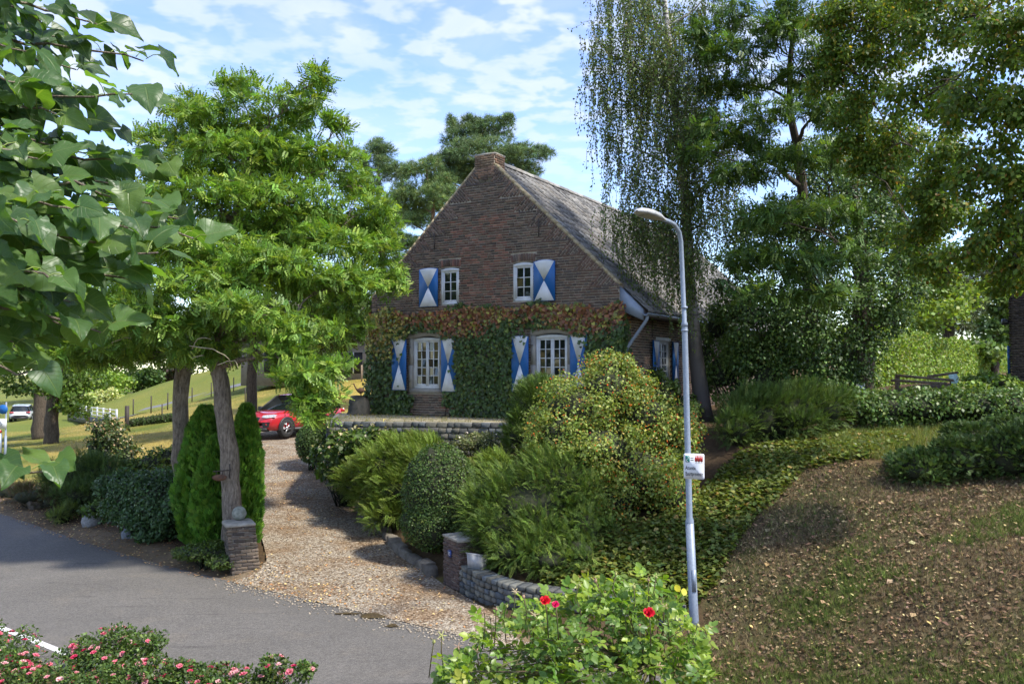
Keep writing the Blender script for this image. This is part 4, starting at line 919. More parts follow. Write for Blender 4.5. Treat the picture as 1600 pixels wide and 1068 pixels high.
# ================================================================== cars
def make_car(name, label, loc, yaw, paint):
    car = thing(name, label, 'car', loc, yaw)          # local +x forward, y to the driver's left
    # body: sections along x, half outline (y, z)
    X = [-2.18, -2.12, -1.95, -1.4, -.7, 0, .7, 1.05, 1.45, 1.8, 2.02, 2.14, 2.19]
    hood = [.62, .86, 1.02, 1.04, 1.03, 1.02, 1.0, .99, .95, .90, .84, .74, .60]; hw = [.72, .84, .90, .945, .95, .95, .95, .945, .93, .90, .84, .74, .64]; lowz = [.42, .34, .30, .27, .26, .26, .26, .27, .27, .28, .30, .36, .42]
    v = []; S = 12
    for x, zt, w, zl in zip(X, hood, hw, lowz):
        half = [(w * .80, zl), (w * .95, zl + .05), (w, zl + (zt - zl) * .45), (w * .985, zl + (zt - zl) * .75), (w * .93, zt - .03), (w * .6, zt + .025)]
        v += [(x, y, z) for y, z in half] + [(x, -y, z) for y, z in half[::-1]]
    n = len(X); i = np.arange(n - 1)[:, None] * S; j = np.arange(S)[None]; k = (j + 1) % S
    mb = MB(); F = np.stack([i + j, i + S + j, i + S + k, i + k], -1).reshape(-1, 4)[:, ::-1]
    mb.add(v, [F, np.array([[q, q + 1, S - 2 - q, S - 1 - q] for q in range(5)]), np.array([[(n - 1) * S + q, (n - 1) * S + q + 1, n * S - 2 - q, n * S - 1 - q][::-1] for q in range(5)])]); mb.build('body', paint, car, True)
    def loft(stn, name, mat, parent=car):
        vv = []
        for x0, wb, x1, wt, z0, z1 in stn: pass
    # cabin: glass house with roof
    base = [(.98, .86), (.6, .90), (-.2, .91), (-1.2, .89), (-2.0, .80)]; top = [(.20, .68), (.0, .72), (-.5, .735), (-1.3, .71), (-1.82, .63)]; zt = [1.55, 1.59, 1.60, 1.555, 1.47]; zb_ = [1.0, 1.02, 1.03, 1.04, 1.02]
    g = MB(); n = 5
    vv = [(x, y, z) for (x, y), z in zip(base, zb_)] + [(x, y, z) for (x, y), z in zip(top, zt)] + [(x, -y, z) for (x, y), z in zip(base, zb_)] + [(x, -y, z) for (x, y), z in zip(top, zt)]
    q = np.arange(4); g.add(vv, [np.stack([q, q + 5, q + 6, q + 1], -1), np.stack([q + 10, q + 11, q + 16, q + 15], -1), np.array([[0, 10, 15, 5], [4, 9, 19, 14]])]); g.build('glasshouse', MAT['carglass'], car)
    r = MB(); vv = [(x, y * s, z) for s in (1.03, .55, -.55, -1.03) for (x, y), z in zip(top, [z + (.0 if abs(s) > 1 else .045) for z in zt])]
    i = np.arange(3)[:, None] * 5; j = np.arange(4)[None]; r.add(vv, np.stack([i + j, i + j + 1, i + 5 + j + 1, i + 5 + j], -1).reshape(-1, 4)); r.build('roof', paint, car, True)
    for s in (1, -1):
        for (a, b) in ((0, 0), (2, 2), (4, 4)):
            m = MB(); A_ = np.array([base[a][0], base[a][1] * s, zb_[a]]); B_ = np.array([top[b][0], top[b][1] * s, zt[b]]); m.tube([A_, (A_ + B_) / 2 + (0, .015 * s, 0), B_], .038, 6); m.build('roof_pillar', MAT['black'], car, True)
        m = MB(); m.box((.78, .99 * s, 1.07), (.12, .2, .14), rotz(.2 * s)); m.build('mirror', MAT['black'], car)
        hl = MB(); hl.add([(2.10, .38 * s, .80), (2.05, .38 * s, .86), (1.90, .80 * s, .90), (1.84, .90 * s, .88), (1.93, .86 * s, .80), (2.07, .60 * s, .765)], np.array([[0, 1, 2, 5], [5, 2, 3, 4]] if s > 0 else [[5, 2, 1, 0], [4, 3, 2, 5]])); hl.V[0] += np.array([.05, .035 * s, .015]); hlo = hl.build('headlight', surf('headlight_glass', (.55, .57, .6), (.2, .2, .22), 30, .15), car)
        m = MB(); m.tube([(2.17, .42 * s, .80), (2.13, .62 * s, .785), (2.0, .86 * s, .82)], .012, 5); m.build('daylight_strip', MAT['white'], hlo)
        m = MB(); m.add([(2.2, .48 * s, .62), (2.1, .78 * s, .62), (2.12, .72 * s, .42), (2.2, .50 * s, .42)], np.array([[0, 1, 2, 3]] if s > 0 else [[3, 2, 1, 0]])); m.V[0] += np.array([.03, .02 * s, 0]); m.build('air_vent', MAT['black'], car)
        m = MB(); m.box((-2.13, .70 * s, .92), (.12, .36, .13), rotz(.25 * s)); m.build('tail_light', surf('tail_red%d' % s, (.45, .02, .02), (.4, .02, .02), 5, .2, coat=1.), car)
        m = MB(); m.box2((-1.3, min(.86 * s, .955 * s), .24), (1.3, max(.86 * s, .955 * s), .36)); m.build('side_sill', MAT['black'], car)
        for xw in (1.36, -1.32):
            wa = MB(); th_ = np.linspace(-.15, math.pi + .15, 12); vv = [(xw + rr * math.cos(t), yy * s, .37 + rr * math.sin(t)) for rr, yy in ((.36, .955), (.43, .965), (.43, .90)) for t in th_]
            i = np.arange(2)[:, None] * 12; j = np.arange(11)[None]; wa.add(vv, np.stack([i + j, i + j + 1, i + 12 + j + 1, i + 12 + j], -1).reshape(-1, 4)); wa.build('wheel_arch', MAT['black'], car)
            w_ = MB(); pr = [(.22, -.11), (.34, -.12), (.365, -.09), (.365, .09), (.34, .12), (.22, .11)]
            w_.lathe((0, 0, 0), pr, 24); w_.V[0] = w_.V[0] @ rotx(math.pi / 2).T + np.array([xw, .85 * s, .365]); wh = w_.build('wheel', MAT['rubber'], car, True)
            ri = MB(); ri.lathe((0, 0, 0), [(.235, .10), (.235, -.02), (.20, -.02), (.20, .09)], 20); 
            for sp_ in range(5):
                for e in (-.09, .09):
                    a_ = sp_ * 2 * math.pi / 5 + e; ri.tube([(.04 * math.cos(a_), .04 * math.sin(a_), .095), (.21 * math.cos(a_ + e * .3), .21 * math.sin(a_ + e * .3), .08)], .017, 5)
            ri.lathe((0, 0, 0), [(.055, .09), (.05, .115), (.001, .118)], 10); ri.V = [v_ @ rotx(-math.pi / 2 * s).T + np.array([xw, .85 * s, .365]) for v_ in ri.V]; ri.build('rim', MAT['chrome'], wh, True)
            dk = MB(); dk.lathe((0, 0, 0), [(.2, .02), (.001, .02)], 14); dk.V = [v_ @ rotx(-math.pi / 2 * s).T + np.array([xw, .85 * s, .365]) for v_ in dk.V]; dk.build('brake_disc', MAT['iron'], wh)
    m = MB(); m.add([(2.20, .36, .80), (2.20, -.36, .80), (2.235, -.34, .68), (2.235, .34, .68)], np.array([[0, 1, 2, 3]])); m.build('grille', MAT['black'], car)
    m = MB(); m.box2((2.02, -.66, .26), (2.21, .66, .40)); m.build('bumper_trim', MAT['black'], car)
    m = MB(); m.box((2.245, 0, .55), (.02, .52, .11)); m.build('number_plate', surf('plate_yellow', (.65, .5, .06), (.6, .45, .05)), car)
    m = MB(); m.box2((-2.2, -.68, .28), (-2.05, .68, .5)); m.build('rear_bumper_trim', MAT['black'], car)
    return car
cx, cy = -8.88, 35.1
make_car('parked_car', 'red sport utility car parked at the end of the gravel driveway', (cx, cy, float(H(cx, cy)) + .03), math.atan2(-.883, -.47), MAT['red_paint'])
q = P(36, 655, 84); make_car('parked_car', 'silver hatchback parked by the road beyond the left lawn', (q[0], q[1], float(H(q[0], q[1]))), math.radians(112), MAT['silver_paint'])

# ================================================================== small things in the garden
# stump pedestal with a bird figure
pp = P(561, 652, 25.3); pp[2] = HZ
mb = MB(); v = []; g = rng_(4)
for z_, w_ in ((0, .27), (.15, .25), (.4, .23), (.56, .20), (.57, .19)): v += [(a * w_, b * w_ * .9, z_) for a, b in ((-1, -1), (1, -1), (1, 1), (-1, 1))]
v = np.array(v) + g.normal(0, .015, (20, 3)); i = np.arange(4)[:, None] * 4; j = np.arange(4)[None]; k = (j + 1) % 4
mb.add(v, [np.stack([i + j, i + k, i + 4 + k, i + 4 + j], -1).reshape(-1, 4), np.array([[16, 17, 18, 19]])]); o = mb.build('pedestal', surf('dark_stone', (.07, .065, .055), (.035, .035, .03), 8, .95, 30, .6, .02)); o.location = tuple(pp); o.rotation_euler = (0, 0, -.3)
tag(o, 'dark rough stone pedestal beside the left corner of the farmhouse', 'pedestal')
sk = thing('bird_figure', 'small rusty long necked bird figure on the dark stone pedestal', 'statue', pp + (0, 0, .56))
mb = MB(); b0 = np.array([.05, 0, .14]); t = np.linspace(0, 1, 7); mb.tube([b0 + (-.12 + .24 * q_, 0, .01 * math.sin(q_ * 3)) for q_ in t], [.012, .06, .085, .09, .075, .045, .01], 8)
mb.tube([(-.05, 0, .16), (-.10, 0, .22), (-.14, 0, .30), (-.15, 0, .34), (-.18, 0, .35)], [.035, .022, .018, .026, .016], 6); mb.tube([(-.18, 0, .35), (-.27, 0, .33)], [.01, .003], 5); mb.tube([(.03, .03, .1), (.03, .03, 0)], .01, 5); mb.tube([(.07, -.03, .1), (.07, -.03, 0)], .01, 5)
mb.build('body', MAT['rust'], sk, True)
# metal lantern bracket on the front robinia
lb = P(343, 745, 17.0); hg = thing('hanging_plaque', 'small rusty oval plaque hung on the trunk of the front tree', 'plaque', lb)
mb = MB(); mb.prism([(.14 * math.cos(a), .075 * math.sin(a) * (1 if math.sin(a) < 0 else .7)) for a in np.linspace(0, 6.283, 15)[:-1]], lambda a, b, d: (a, d, b), -.02, .02); mb.build('plate', MAT['rust'], hg)
mb = MB(); mb.tube([(-.13, 0, .11), (.22, 0, .14)], .012, 5); mb.tube([(.2, 0, .26), (.2, 0, -.02)], .014, 5); mb.tube([(-.06, 0, .05), (-.06, 0, .115)], .008, 4); mb.tube([(.06, 0, .05), (.06, 0, .12)], .008, 4); mb.build('bracket', MAT['iron'], hg)
# dung / wet dirt on the road
def splat(px, py, w, d, h, label, seed):
    p = G(px, py); g = rng_(seed); n = 18; v = [(0, 0, h)]
    for r in (.5, 1.):
        for k in range(n): a = 2 * math.pi * k / n; q_ = r * (1 + .25 * g.normal()) ; v.append((w * q_ * math.cos(a), d * q_ * math.sin(a), h * (.7 if r < 1 else 0) * g.uniform(.5, 1.2)))
    k = np.arange(n); o = link('dirt_pile', make_mesh('dirt_pile', v, [np.stack([k * 0, 1 + k, 1 + (k + 1) % n], -1), np.stack([1 + k, 1 + n + k, 1 + n + (k + 1) % n, 1 + (k + 1) % n], -1)], surf('dung%d' % seed, (.075, .05, .012), (.035, .022, .008), 20, .75, 50, .8, .02), smooth=True), None, (p[0], p[1], .022)); tag(o, label, 'dirt', 'dirt on the road')
splat(580, 969, .20, .12, .05, 'larger dark brown dropping on the road by the driveway entrance', 1); splat(613, 983, .08, .06, .03, 'smaller dark brown dropping on the road, the one nearest the camera', 2); splat(545, 964, .22, .06, .012, 'thin dark smear on the road beside the larger dropping', 3)
# things in the right-hand garden
gp = P(1455, 590, 24.5); bench = thing('planter_frame', 'weathered wooden bed frame with boards beyond the low hedge', 'frame', (gp[0], gp[1], 3.1))
mb = MB(); a, b = P(1397, 587, 25) - gp, P(1490, 596, 24) - gp
gp0 = np.array([gp[0], gp[1], 3.1])
for (x0, y0_, x1, y1_, d0, d1) in ((1400, 586, 1490, 594, 25, 24.2), (1392, 594, 1480, 599, 24.6, 23.9), (1450, 588, 1496, 582, 25.2, 25.2)):
    m = MB(); A_, B_ = P(x0, y0_, d0), P(x1, y1_, d1); ax_ = unit(B_ - A_); s_ = unit(np.cross(ax_, (0, 0, 1))); u_ = np.cross(s_, ax_); m.box((A_ + B_) / 2, (np.linalg.norm(B_ - A_), .12, .07), np.stack([ax_, s_, u_], 1)); m.build('plank', MAT['wood'], bench, False, True)
for (x0, y0_, d0) in ((1402, 587, 25), (1488, 595, 24.2)):
    m = MB(); A_ = P(x0, y0_, d0); m.box2((A_[0] - .05, A_[1] - .05, float(H(A_[0], A_[1])) - .1), (A_[0] + .05, A_[1] + .05, A_[2])); m.build('post', MAT['wood'], bench, False, True)
bd = thing('leaning_board', 'pale green board leaning against the wooden bed frame', 'board', P(1495, 598, 24.0)); m = MB(); A_ = [P(1482, 585, 24.6), P(1495, 583.5, 24.75), P(1503, 606, 23.8), P(1491, 607, 23.7)]
nb = unit(np.cross(A_[1] - A_[0], A_[3] - A_[0])) * .03; m.add(A_ + [q + nb for q in A_], np.array([[0, 1, 2, 3], [7, 6, 5, 4], [0, 4, 5, 1], [1, 5, 6, 2], [2, 6, 7, 3], [3, 7, 4, 0]])); m.build('panel', MAT['greenboard'], bd, False, True)
bx_ = P(1341, 607, 21.8); m = MB(); m.box2((-.14, -.1, -.25), (.14, .1, .13)); o = m.build('meter_box', surf('grey_box', (.30, .34, .40), (.24, .28, .33))); o.location = tuple(bx_); o.rotation_euler = (0, 0, .7); tag(o, 'small grey metal box at the foot of the ivy covered tree', 'box')
# brick house at the right edge
rb = P(1580, 600, 22.5); rbz = float(H(rb[0], rb[1])) - .3
nh = thing('neighbour_house', 'dark brick house corner at the right edge of the picture', 'house', (rb[0], rb[1], rbz), math.radians(-36))
m = MB(); m.box2((.02, .02, 0), (5, 6, 4.6)); m.build('wall', MAT['mortar'], nh)
m = MB(); z = .03; g = rng_(8); row = 0
while z < 4.55:
    x = -(row % 2) * .1
    while x < 2.4:
        p_, q_ = max(x, 0), x + .2
        if not (1.15 < z - 0 and q_ > .62 and 2.2 < z < 3.2): vv, ff = pillow(q_ - p_, .05, BH, .006, g, .002); m.add(vv + np.array([(p_ + q_) / 2, .0, z]), ff, 0, np.array([.05, .038, .032]) * g.uniform(.7, 1.3))
        x += .212
    y = -(row % 2) * .1
    while y < 1.2:
        vv, ff = pillow(.2, .05, BH, .006, g, .002); m.add(vv @ rotz(-math.pi / 2).T + np.array([.0, y + .1, z]), ff, 0, np.array([.05, .038, .032]) * g.uniform(.7, 1.3)); y += .212
    row += 1; z += .066
m.build('brickwork', MAT['brick'], nh, kind='stuff')
m = MB(); m.box2((.45, -.06, 2.25), (2.2, .0, 2.31)); m.build('window_sill', MAT['concrete'], nh); m = MB(); m.box2((.5, -.03, 2.32), (2.2, .0, 3.2)); m.build('window', MAT['white'], nh)
m = MB(); v = [(-.12, -.1, 0), (.0, 0, 0)]; m.tube([(-.02, .1, 2.12), (-.18, .02, 2.12)], [.06, .09], 8); m.build('wall_lamp', MAT['black'], nh); m = MB(); m.tube([(-.07, .3, .6), (-.07, .3, 1.5)], .04, 8); m.build('downpipe', MAT['blue'], nh)
m = MB(); m.add([(-.35, -.35, 4.5), (5.3, -.35, 4.5), (5.3, 6.3, 4.5), (-.35, 6.3, 4.5), (2.4, 3, 7)], [np.array([[0, 1, 4], [1, 2, 4], [2, 3, 4], [3, 0, 4]]), np.array([[3, 2, 1, 0]])]); m.build('roof', surf('dark_roof', (.06, .055, .05)), nh)

# ================================================================== left distance
# white footbridge
A_, B_ = P(110, 645, 80), P(182, 656, 66)
br_ = thing('footbridge', 'white railed footbridge with a dark deck at the end of the dirt path', 'bridge', A_)
dv = B_ - A_; L = np.linalg.norm(dv[:2]); dirb = dv / np.linalg.norm(dv)
m = MB(); ax_ = dirb; s_ = unit(np.cross(ax_, (0, 0, 1))); u_ = np.cross(s_, ax_); Rb = np.stack([ax_, s_, u_], 1)
m.box((A_ + B_) / 2 - (0, 0, .35), (np.linalg.norm(dv), .5, .55), Rb); m.build('deck', MAT['black'], br_, False, True)
for k in range(9):
    q_ = A_ + dv * k / 8; m = MB(); m.box(q_ + (0, 0, .35), (.16 if k % 4 else .3, .1, .95), Rb); m.build('railing_post', MAT['white'], br_, False, True)
for h_ in (.15, .45, .75):
    m = MB(); m.tube([A_ + (0, 0, h_), B_ + (0, 0, h_)], .035, 5); m.build('rail', MAT['white'], br_, False, True)
# grey path up the field
pa = np.array([G(180, 655)[:2], G(230, 640)[:2], G(280, 628)[:2], G(330, 614)[:2], G(390, 598)[:2], G(440, 590)[:2]]); pr_ = resample(pa, 40); tn = unit(np.gradient(pr_, axis=0)); nn_ = np.stack([tn[:, 1], -tn[:, 0]], -1)
ribbon('field_path', pr_ - nn_ * 1.1, pr_ + nn_ * 1.1, 5, lambda x, y: H(x, y) + .05, MAT['asphalt_far'])
def post(px, py, h, label_cat, name, label, r=.05, grp=None, mat='iron'):
    p = G(px, py); m = MB(); m.tube([(0, 0, -.2), (0, 0, h)], r, 6); o = m.build(name, MAT[mat]); o.location = tuple(p); return tag(o, label, label_cat, grp)
for k, (px, py) in enumerate([(208, 649), (236, 645), (262, 640), (300, 628), (330, 620), (365, 612), (388, 606), (410, 600)]): post(px, py, 1.15, 'post', 'fence_post', 'dark fence post beside the grey field path, %s from the footbridge' % ORD[k], .04, 'fence posts on the field')
for k, (px, py) in enumerate([(253, 660), (340, 640), (352, 645), (383, 632)]): post(px, py, 1.1, 'post', 'fence_post', 'dark fence post in the yellow lower lawn, %s from the left' % ORD[k], .035, 'posts on the lower lawn')
post(138, 663, 1.3, 'post', 'path_post', 'dark post where the dirt path meets the footbridge', .09, None); post(198, 672, 1.4, 'post', 'meter_post', 'dark green service post at the end of the row of small box balls', .12, None)
post(505, 598, 1.0, 'post', 'wooden_post', 'left pale wooden post by the lawn in front of the far cottage', .06, None, 'wood'); post(565, 596, 1.15, 'post', 'wooden_post', 'right pale wooden post by the ivy covered corner of the farmhouse', .06, None, 'wood')
# road signs at the left edge
for (px, py, h_, nm_, lb_) in ((8, 722, 2.6, 'traffic_sign', 'grey sign post with a blue disc and a white board at the left edge'),):
    p = G(px, py); t_ = thing(nm_, lb_, 'sign', p); m = MB(); m.tube([(0, 0, -.2), (0, 0, 1.1), (0, 0, 1.1), (0, 0, 2.5)], [.055, .055, .035, .035], 8); m.build('post', MAT['galv'], t_)
    m = MB(); m.box((-.17, -.05, 1.6), (.45, .02, .42)); m.build('white_board', MAT['white'], t_); m = MB(); m.prism([(.2 * math.cos(a_) - .1, 2.2 + .2 * math.sin(a_)) for a_ in np.linspace(0, 6.283, 19)[:-1]], lambda a_, b_, d_2: (a_, d_2, b_), -.06, -.045); m.build('blue_disc', MAT['blue'], t_)
    m = MB(); m.tube([(-.17, -.065, 1.52), (-.12, -.065, 1.6), (-.19, -.065, 1.64), (-.17, -.065, 1.72)], .012, 5); m.build('symbol', MAT['ink'], t_); m = MB(); m.box((-.27, -.02, .6), (.2, .12, 1.2)); m.box((-.27, -.03, 1.28), (.2, .12, .12), None, 1); m.build('bin', [MAT['zinc'], MAT['red_paint']], t_)
# far cottage behind the drive with two chairs
cp = P(520, 592, 62); ct = thing('far_cottage', 'grey cottage with dark windows half hidden behind the trees', 'house', (cp[0], cp[1], float(H(cp[0], cp[1])) - .3), -.15)
m = MB(); m.box2((-7, 0, 0), (6, 7, 3.6)); m.build('wall', surf('render_grey', (.22, .19, .16), (.15, .13, .11), 2), ct)
m = MB(); m.prism([(-.8, 3.5), (7.8, 3.5), (3.5, 6.4)], lambda a_, b_, d_2: (d_2, a_, b_), -7.5, 6.5); m.build('roof', surf('brown_roof', (.12, .085, .06), (.08, .06, .045), 3), ct)
for x in (-5.2, -2.6, .9, 3.5):
    m = MB(); m.box2((x, -.03, .9), (x + 1.3, .01, 2.4)); w_ = m.build('window', MAT['black'], ct); m = MB(); m.box2((x + .6, -.06, .9), (x + .68, -.031, 2.4)); m.build('frame', MAT['white'], w_)
for (px, py, lb_) in ((526, 592, 'white folding garden chair left of the bench by the far cottage'), (551, 590, 'white folding garden chair nearest the farmhouse wall')):
    p = P(px, py, 70); p[2] = float(H(p[0], p[1])); t_ = thing('garden_chair', lb_, 'chair', p, .5, 'garden chairs by the far cottage')
    m = MB(); m.box((0, 0, .45), (.5, .5, .04)); m.build('seat', MAT['white'], t_); m = MB(); m.box((0, .33, .85), (.5, .04, .75), rotx(-.25)); m.build('backrest', MAT['white'], t_)
    for a_ in (-.22, .22):
        for b_ in (-.22, .22): m = MB(); m.tube([(a_, b_, .45), (a_, b_ * 1.2, 0)], .02, 5); m.build('leg', MAT['white'], t_)
# ================================================================== vegetation
UP = np.array([0, 0, 1.])
T_LEAF = (np.array([[0, 0, 0], [-.36, .48, .07], [0, 1, -.04], [.36, .48, .07]]), [np.array([[0, 3, 2, 1]])])
T_LEAF2 = (np.array([[0, 0, 0], [-.34, .30, .09], [-.27, .68, .09], [0, 1, -.06], [.27, .68, .09], [.34, .30, .09], [0, .5, 0]]), [np.array([[0, 6, 2, 1], [0, 5, 4, 6], [6, 4, 3, 2]])])
T_IVY = (np.array([[0, .1, 0], [-.42, 0, .05], [-.5, .42, .08], [0, 1, -.05], [.5, .42, .08], [.42, 0, .05]]), [np.array([[0, 3, 2, 1], [0, 5, 4, 3]])])
def t_compound(n=6, w=.13, ln=.30):
    V, F = [], []
    for k in range(n):
        y = .16 + .80 * k / n; s_ = 1 - .45 * abs(k / n - .35)
        for s in (-1, 1):
            d = np.array([s * .95, .32, -.10]); d = d / np.linalg.norm(d); p = np.array([0, y, -.16 * y * y]); q = np.array([-d[1] * s, d[0] * s, 0]) * w * s_ * .5
            i = len(V); V += [p, p + d * ln * .7 * s_ - q * 1.25, p + d * ln * .85 * s_ + q * 1.25]; F.append([i, i + 1, i + 2])
    i = len(V); p = np.array([0, .95, -.15]); V += [p, p + (-.09, .22, -.02), p + (.09, .24, -.03)]; F.append([i, i + 2, i + 1])
    return np.array(V), [np.array(F)]
T_ROB = t_compound(5, .21, .36); T_ROB4 = t_compound(4, .26, .38)
def t_shoot(n=5, ln=.29, w=.05, droop=.1):
    V, F = [], []
    for k in range(n):
        y = .1 + .85 * k / n; L = ln * (1 - .5 * k / n)
        for s in (-1, 1):
            p = np.array([0, y, droop * y * (1 - y)]); i = len(V); V += [p, p + (s * L * .6, L * .55, .03 * (k % 2)), p + (s * L * .45, L * .75 + w, 0)]; F.append([i, i + 1, i + 2] if s > 0 else [i, i + 2, i + 1])
    i = len(V); V += [(0, .9, 0), (-.04, .97, 0), (0, 1.12, 0), (.04, .97, 0)]
    i2 = len(V); V += [(-.012, 0, 0), (.012, 0, 0), (0, 1, 0)]
    return np.array(V), [np.array(F + [[i2, i2 + 1, i2 + 2]]), np.array([[i, i + 3, i + 2, i + 1]])]
T_YEW = t_shoot()
def t_tuft(n=15, seed=0, spread=1.0):
    g = rng_(seed); V, F = [], []
    for k in range(n):
        a = 2.4 * k; e = g.uniform(.25, 1.25) * spread; d = np.array([math.sin(e) * math.cos(a), math.cos(e), math.sin(e) * math.sin(a)]); p = np.array([0, .25 * g.random(), 0]); s = unit(np.cross(d, g.normal(size=3))) * .035
        i = len(V); V += [p - s, p + s, p + d * g.uniform(.7, 1.)]; F.append([i, i + 1, i + 2])
    return np.array(V), [np.array(F)]
T_PINE = t_tuft(11); T_BLADES = t_tuft(4, 3, .55)
def t_thuja():
    V, F = [], []
    for a, y0, l in ((0, 0, 1.), (.5, .12, .66), (-.5, .12, .66), (.42, .42, .5), (-.42, .42, .5)):
        d = np.array([math.sin(a), math.cos(a), 0]); q = np.array([d[1], -d[0], 0]) * .085; p = np.array([0, y0, 0]); i = len(V)
        V += [p, p + d * l * .55 - q + (0, 0, .03), p + d * l, p + d * l * .55 + q + (0, 0, .03)]; F.append([i, i + 3, i + 2, i + 1])
    return np.array(V), [np.array(F)]
T_THUJA = t_thuja()
def pal(cols, n, g, var=.22, w=None):
    c = np.array(cols, float)[g.choice(len(cols), n, p=w)]; return np.clip(c * np.array([1.27, 1.17, .98]) * np.exp(g.normal(0, var, (n, 1))) * np.exp(g.normal(0, .06, (n, 3))), .004, .95)
def scatter(T, pos, d, nrm, size, cols):
    V, F = T; d = unit(d); x = unit(np.cross(d, nrm)); z = np.cross(x, d); n, k = len(pos), len(V)
    Rm = np.stack([x, d, z], -1); size = np.asarray(size)
    out = np.einsum('nij,kj->nki', Rm, V) * (size[:, None, None] if size.ndim == 1 else size[:, None, :]) + pos[:, None]
    o = (np.arange(n) * k)[:, None, None]
    return out.reshape(-1, 3), [(f[None] + o).reshape(-1, f.shape[1]) for f in F], np.repeat(cols, k, 0)
def fol(name, parts, mat, parent, world=True, kind=None):
    """one foliage mesh from several scatters"""
    Vs, Ps, Cs, n = [], {3: [], 4: []}, [], 0
    for V, F, C in parts:
        Vs.append(V); Cs.append(C)
        for f in F: Ps[f.shape[1]].append(f + n)
        n += len(V)
    V = np.vstack(Vs)
    if world and parent is not None:
        r = parent
        while r.parent is not None: r = r.parent
        V = V - OFF[r.name]
    o = link(name, make_mesh(name, V, [np.vstack(Ps[k]) for k in (3, 4) if Ps[k]], MAT[mat], np.vstack(Cs)), parent)
    if kind: o['kind'] = kind
    return o
def rand_dir(n, g): return unit(g.normal(size=(n, 3)))
def ell_pts(cl, n, g, shell=.45, top=.0):
    """points in ellipsoids cl = [(centre, radii)], more of them near the surface; returns points and outward normals"""
    C = np.array([c for c, r in cl]); Rr = np.array([r for c, r in cl]); w = (Rr.prod(1)) ** .62; k = g.choice(len(cl), n, p=w / w.sum())
    u = rand_dir(n, g); u[:, 2] = np.where((u[:, 2] < 0) & (g.random(n) < top), -u[:, 2], u[:, 2]); rad = g.random(n) ** shell
    return C[k] + u * Rr[k] * rad[:, None], unit(u / Rr[k]), k, rad
def lumpy(cl, k, f, g, zf=1.0):
    """break every ellipsoid up into smaller ones set about its surface"""
    o = []
    for c, r in cl:
        for u in rand_dir(k, g):
            s = f * g.uniform(.7, 1.3); o.append((c + u * r * (1 - s * .35) * np.array([1, 1, zf]), r * s * np.array([1, 1, 1.15])))
    return o
def px_clumps(lst):
    """(px, py, depth, half width px, half height px[, half depth m]) -> world ellipsoids"""
    o = []
    for t in lst:
        x, y, d, rx, ry = t[:5]; o.append((P(x, y, d), np.array([rx * d / FPX, t[5] if len(t) > 5 else max(.6, rx * d / FPX * .9), ry * d / FPX])))
    return o
def branch(mb, a, b, r0, r1, g, bend=.25, n=7, seg=6, sag=0.0):
    a, b = np.array(a, float), np.array(b, float); L = np.linalg.norm(b - a); t = np.linspace(0, 1, n)[:, None]
    off = g.normal(0, bend * L * .25, 3); off[2] = abs(off[2]) * (1 if sag <= 0 else -1)
    p = a + (b - a) * t + off * np.sin(t * math.pi) + g.normal(0, .018 * L, (n, 3)) * np.sin(t * math.pi); mb.tube(p, r0 + (r1 - r0) * t[:, 0] ** .7, seg); return p
def woody(trunk_pts, trunk_r, clumps, g, lr=.35, twigs=3, seg=12, wob=.05, lo=7):
    """trunk and limbs: one limb to each clump of leaves, twigs inside the clump"""
    mb = MB(); tp_ = np.array(trunk_pts, float); q = resample(tp_, 22); rr = np.interp(np.linspace(0, 1, 22), np.linspace(0, 1, len(trunk_r)), trunk_r)
    q[1:-1] += g.normal(0, .02, (20, 3)) * np.array([1, 1, 0]); mb.tube(q, rr, seg, wob=wob, rg=g)
    nodes = [(q[i], rr[i]) for i in range(lo, 22)]
    for c, r in sorted(clumps, key=lambda c_: np.min(np.linalg.norm(q[lo:] - c_[0], axis=1))):
        best = min(nodes, key=lambda nd_: np.linalg.norm(nd_[0] - c) + max(0, nd_[0][2] - c[2] + .35) * 2.2)
        r0 = max(min(best[1] * .72, .04 + .022 * np.linalg.norm(best[0] - c)), .016)
        p = branch(mb, best[0], c - np.array([0, 0, r[2] * .25]), r0, .014, g, .3, 9, 6)
        for i in (3, 5, 7): nodes.append((p[i], r0 * (1 - .085 * i)))
        for k in range(twigs):
            e = c + rand_dir(1, g)[0] * r * .75; branch(mb, p[g.integers(4, 9)], e, .014, .005, g, .3, 4, 4)
    return mb
def tree(name, label, trunk_pts, trunk_r, clumps, T, n, size, cols, mat, bark_m, seed, orient='spread', var=.22, group=None, top=.35, shell=.5, w=None, twigs=3, cat='tree', droop=.25, lump=(7, .42), lo=7):
    g = rng_(seed); root = thing(name, label, cat, trunk_pts[0], 0, group)
    woody(trunk_pts, trunk_r, clumps, g, twigs=twigs, lo=lo).build('trunk', MAT[bark_m], root, True, True)
    p, nr, k, rad = ell_pts(lumpy(clumps, lump[0], lump[1], g) + clumps, n, g, shell, top) if lump else ell_pts(clumps, n, g, shell, top)
    if orient == 'spread':                       # leaf sprays reaching outwards, blades facing up
        d = unit(nr * np.array([.7, .7, .25]) + rand_dir(n, g) * 1.0 + np.array([0, 0, -droop])); nm = unit(UP + rand_dir(n, g) * .55 + nr * .35)
    elif orient == 'hang':
        d = unit(nr * np.array([.6, .6, .2]) + rand_dir(n, g) * .6 + np.array([0, 0, -.75])); nm = unit(nr + UP * .6 + rand_dir(n, g) * .7)
    elif orient == 'any': d = rand_dir(n, g); nm = unit(UP * .6 + nr * .5 + rand_dir(n, g) * .7)
    else: d = unit(nr + UP * .5 + rand_dir(n, g) * .5); nm = rand_dir(n, g)
    sz = size * g.uniform(.7, 1.25, n)
    fol('crown', [scatter(T, p, d, nm, sz, pal(cols, n, g, var, w))], mat, root); return root

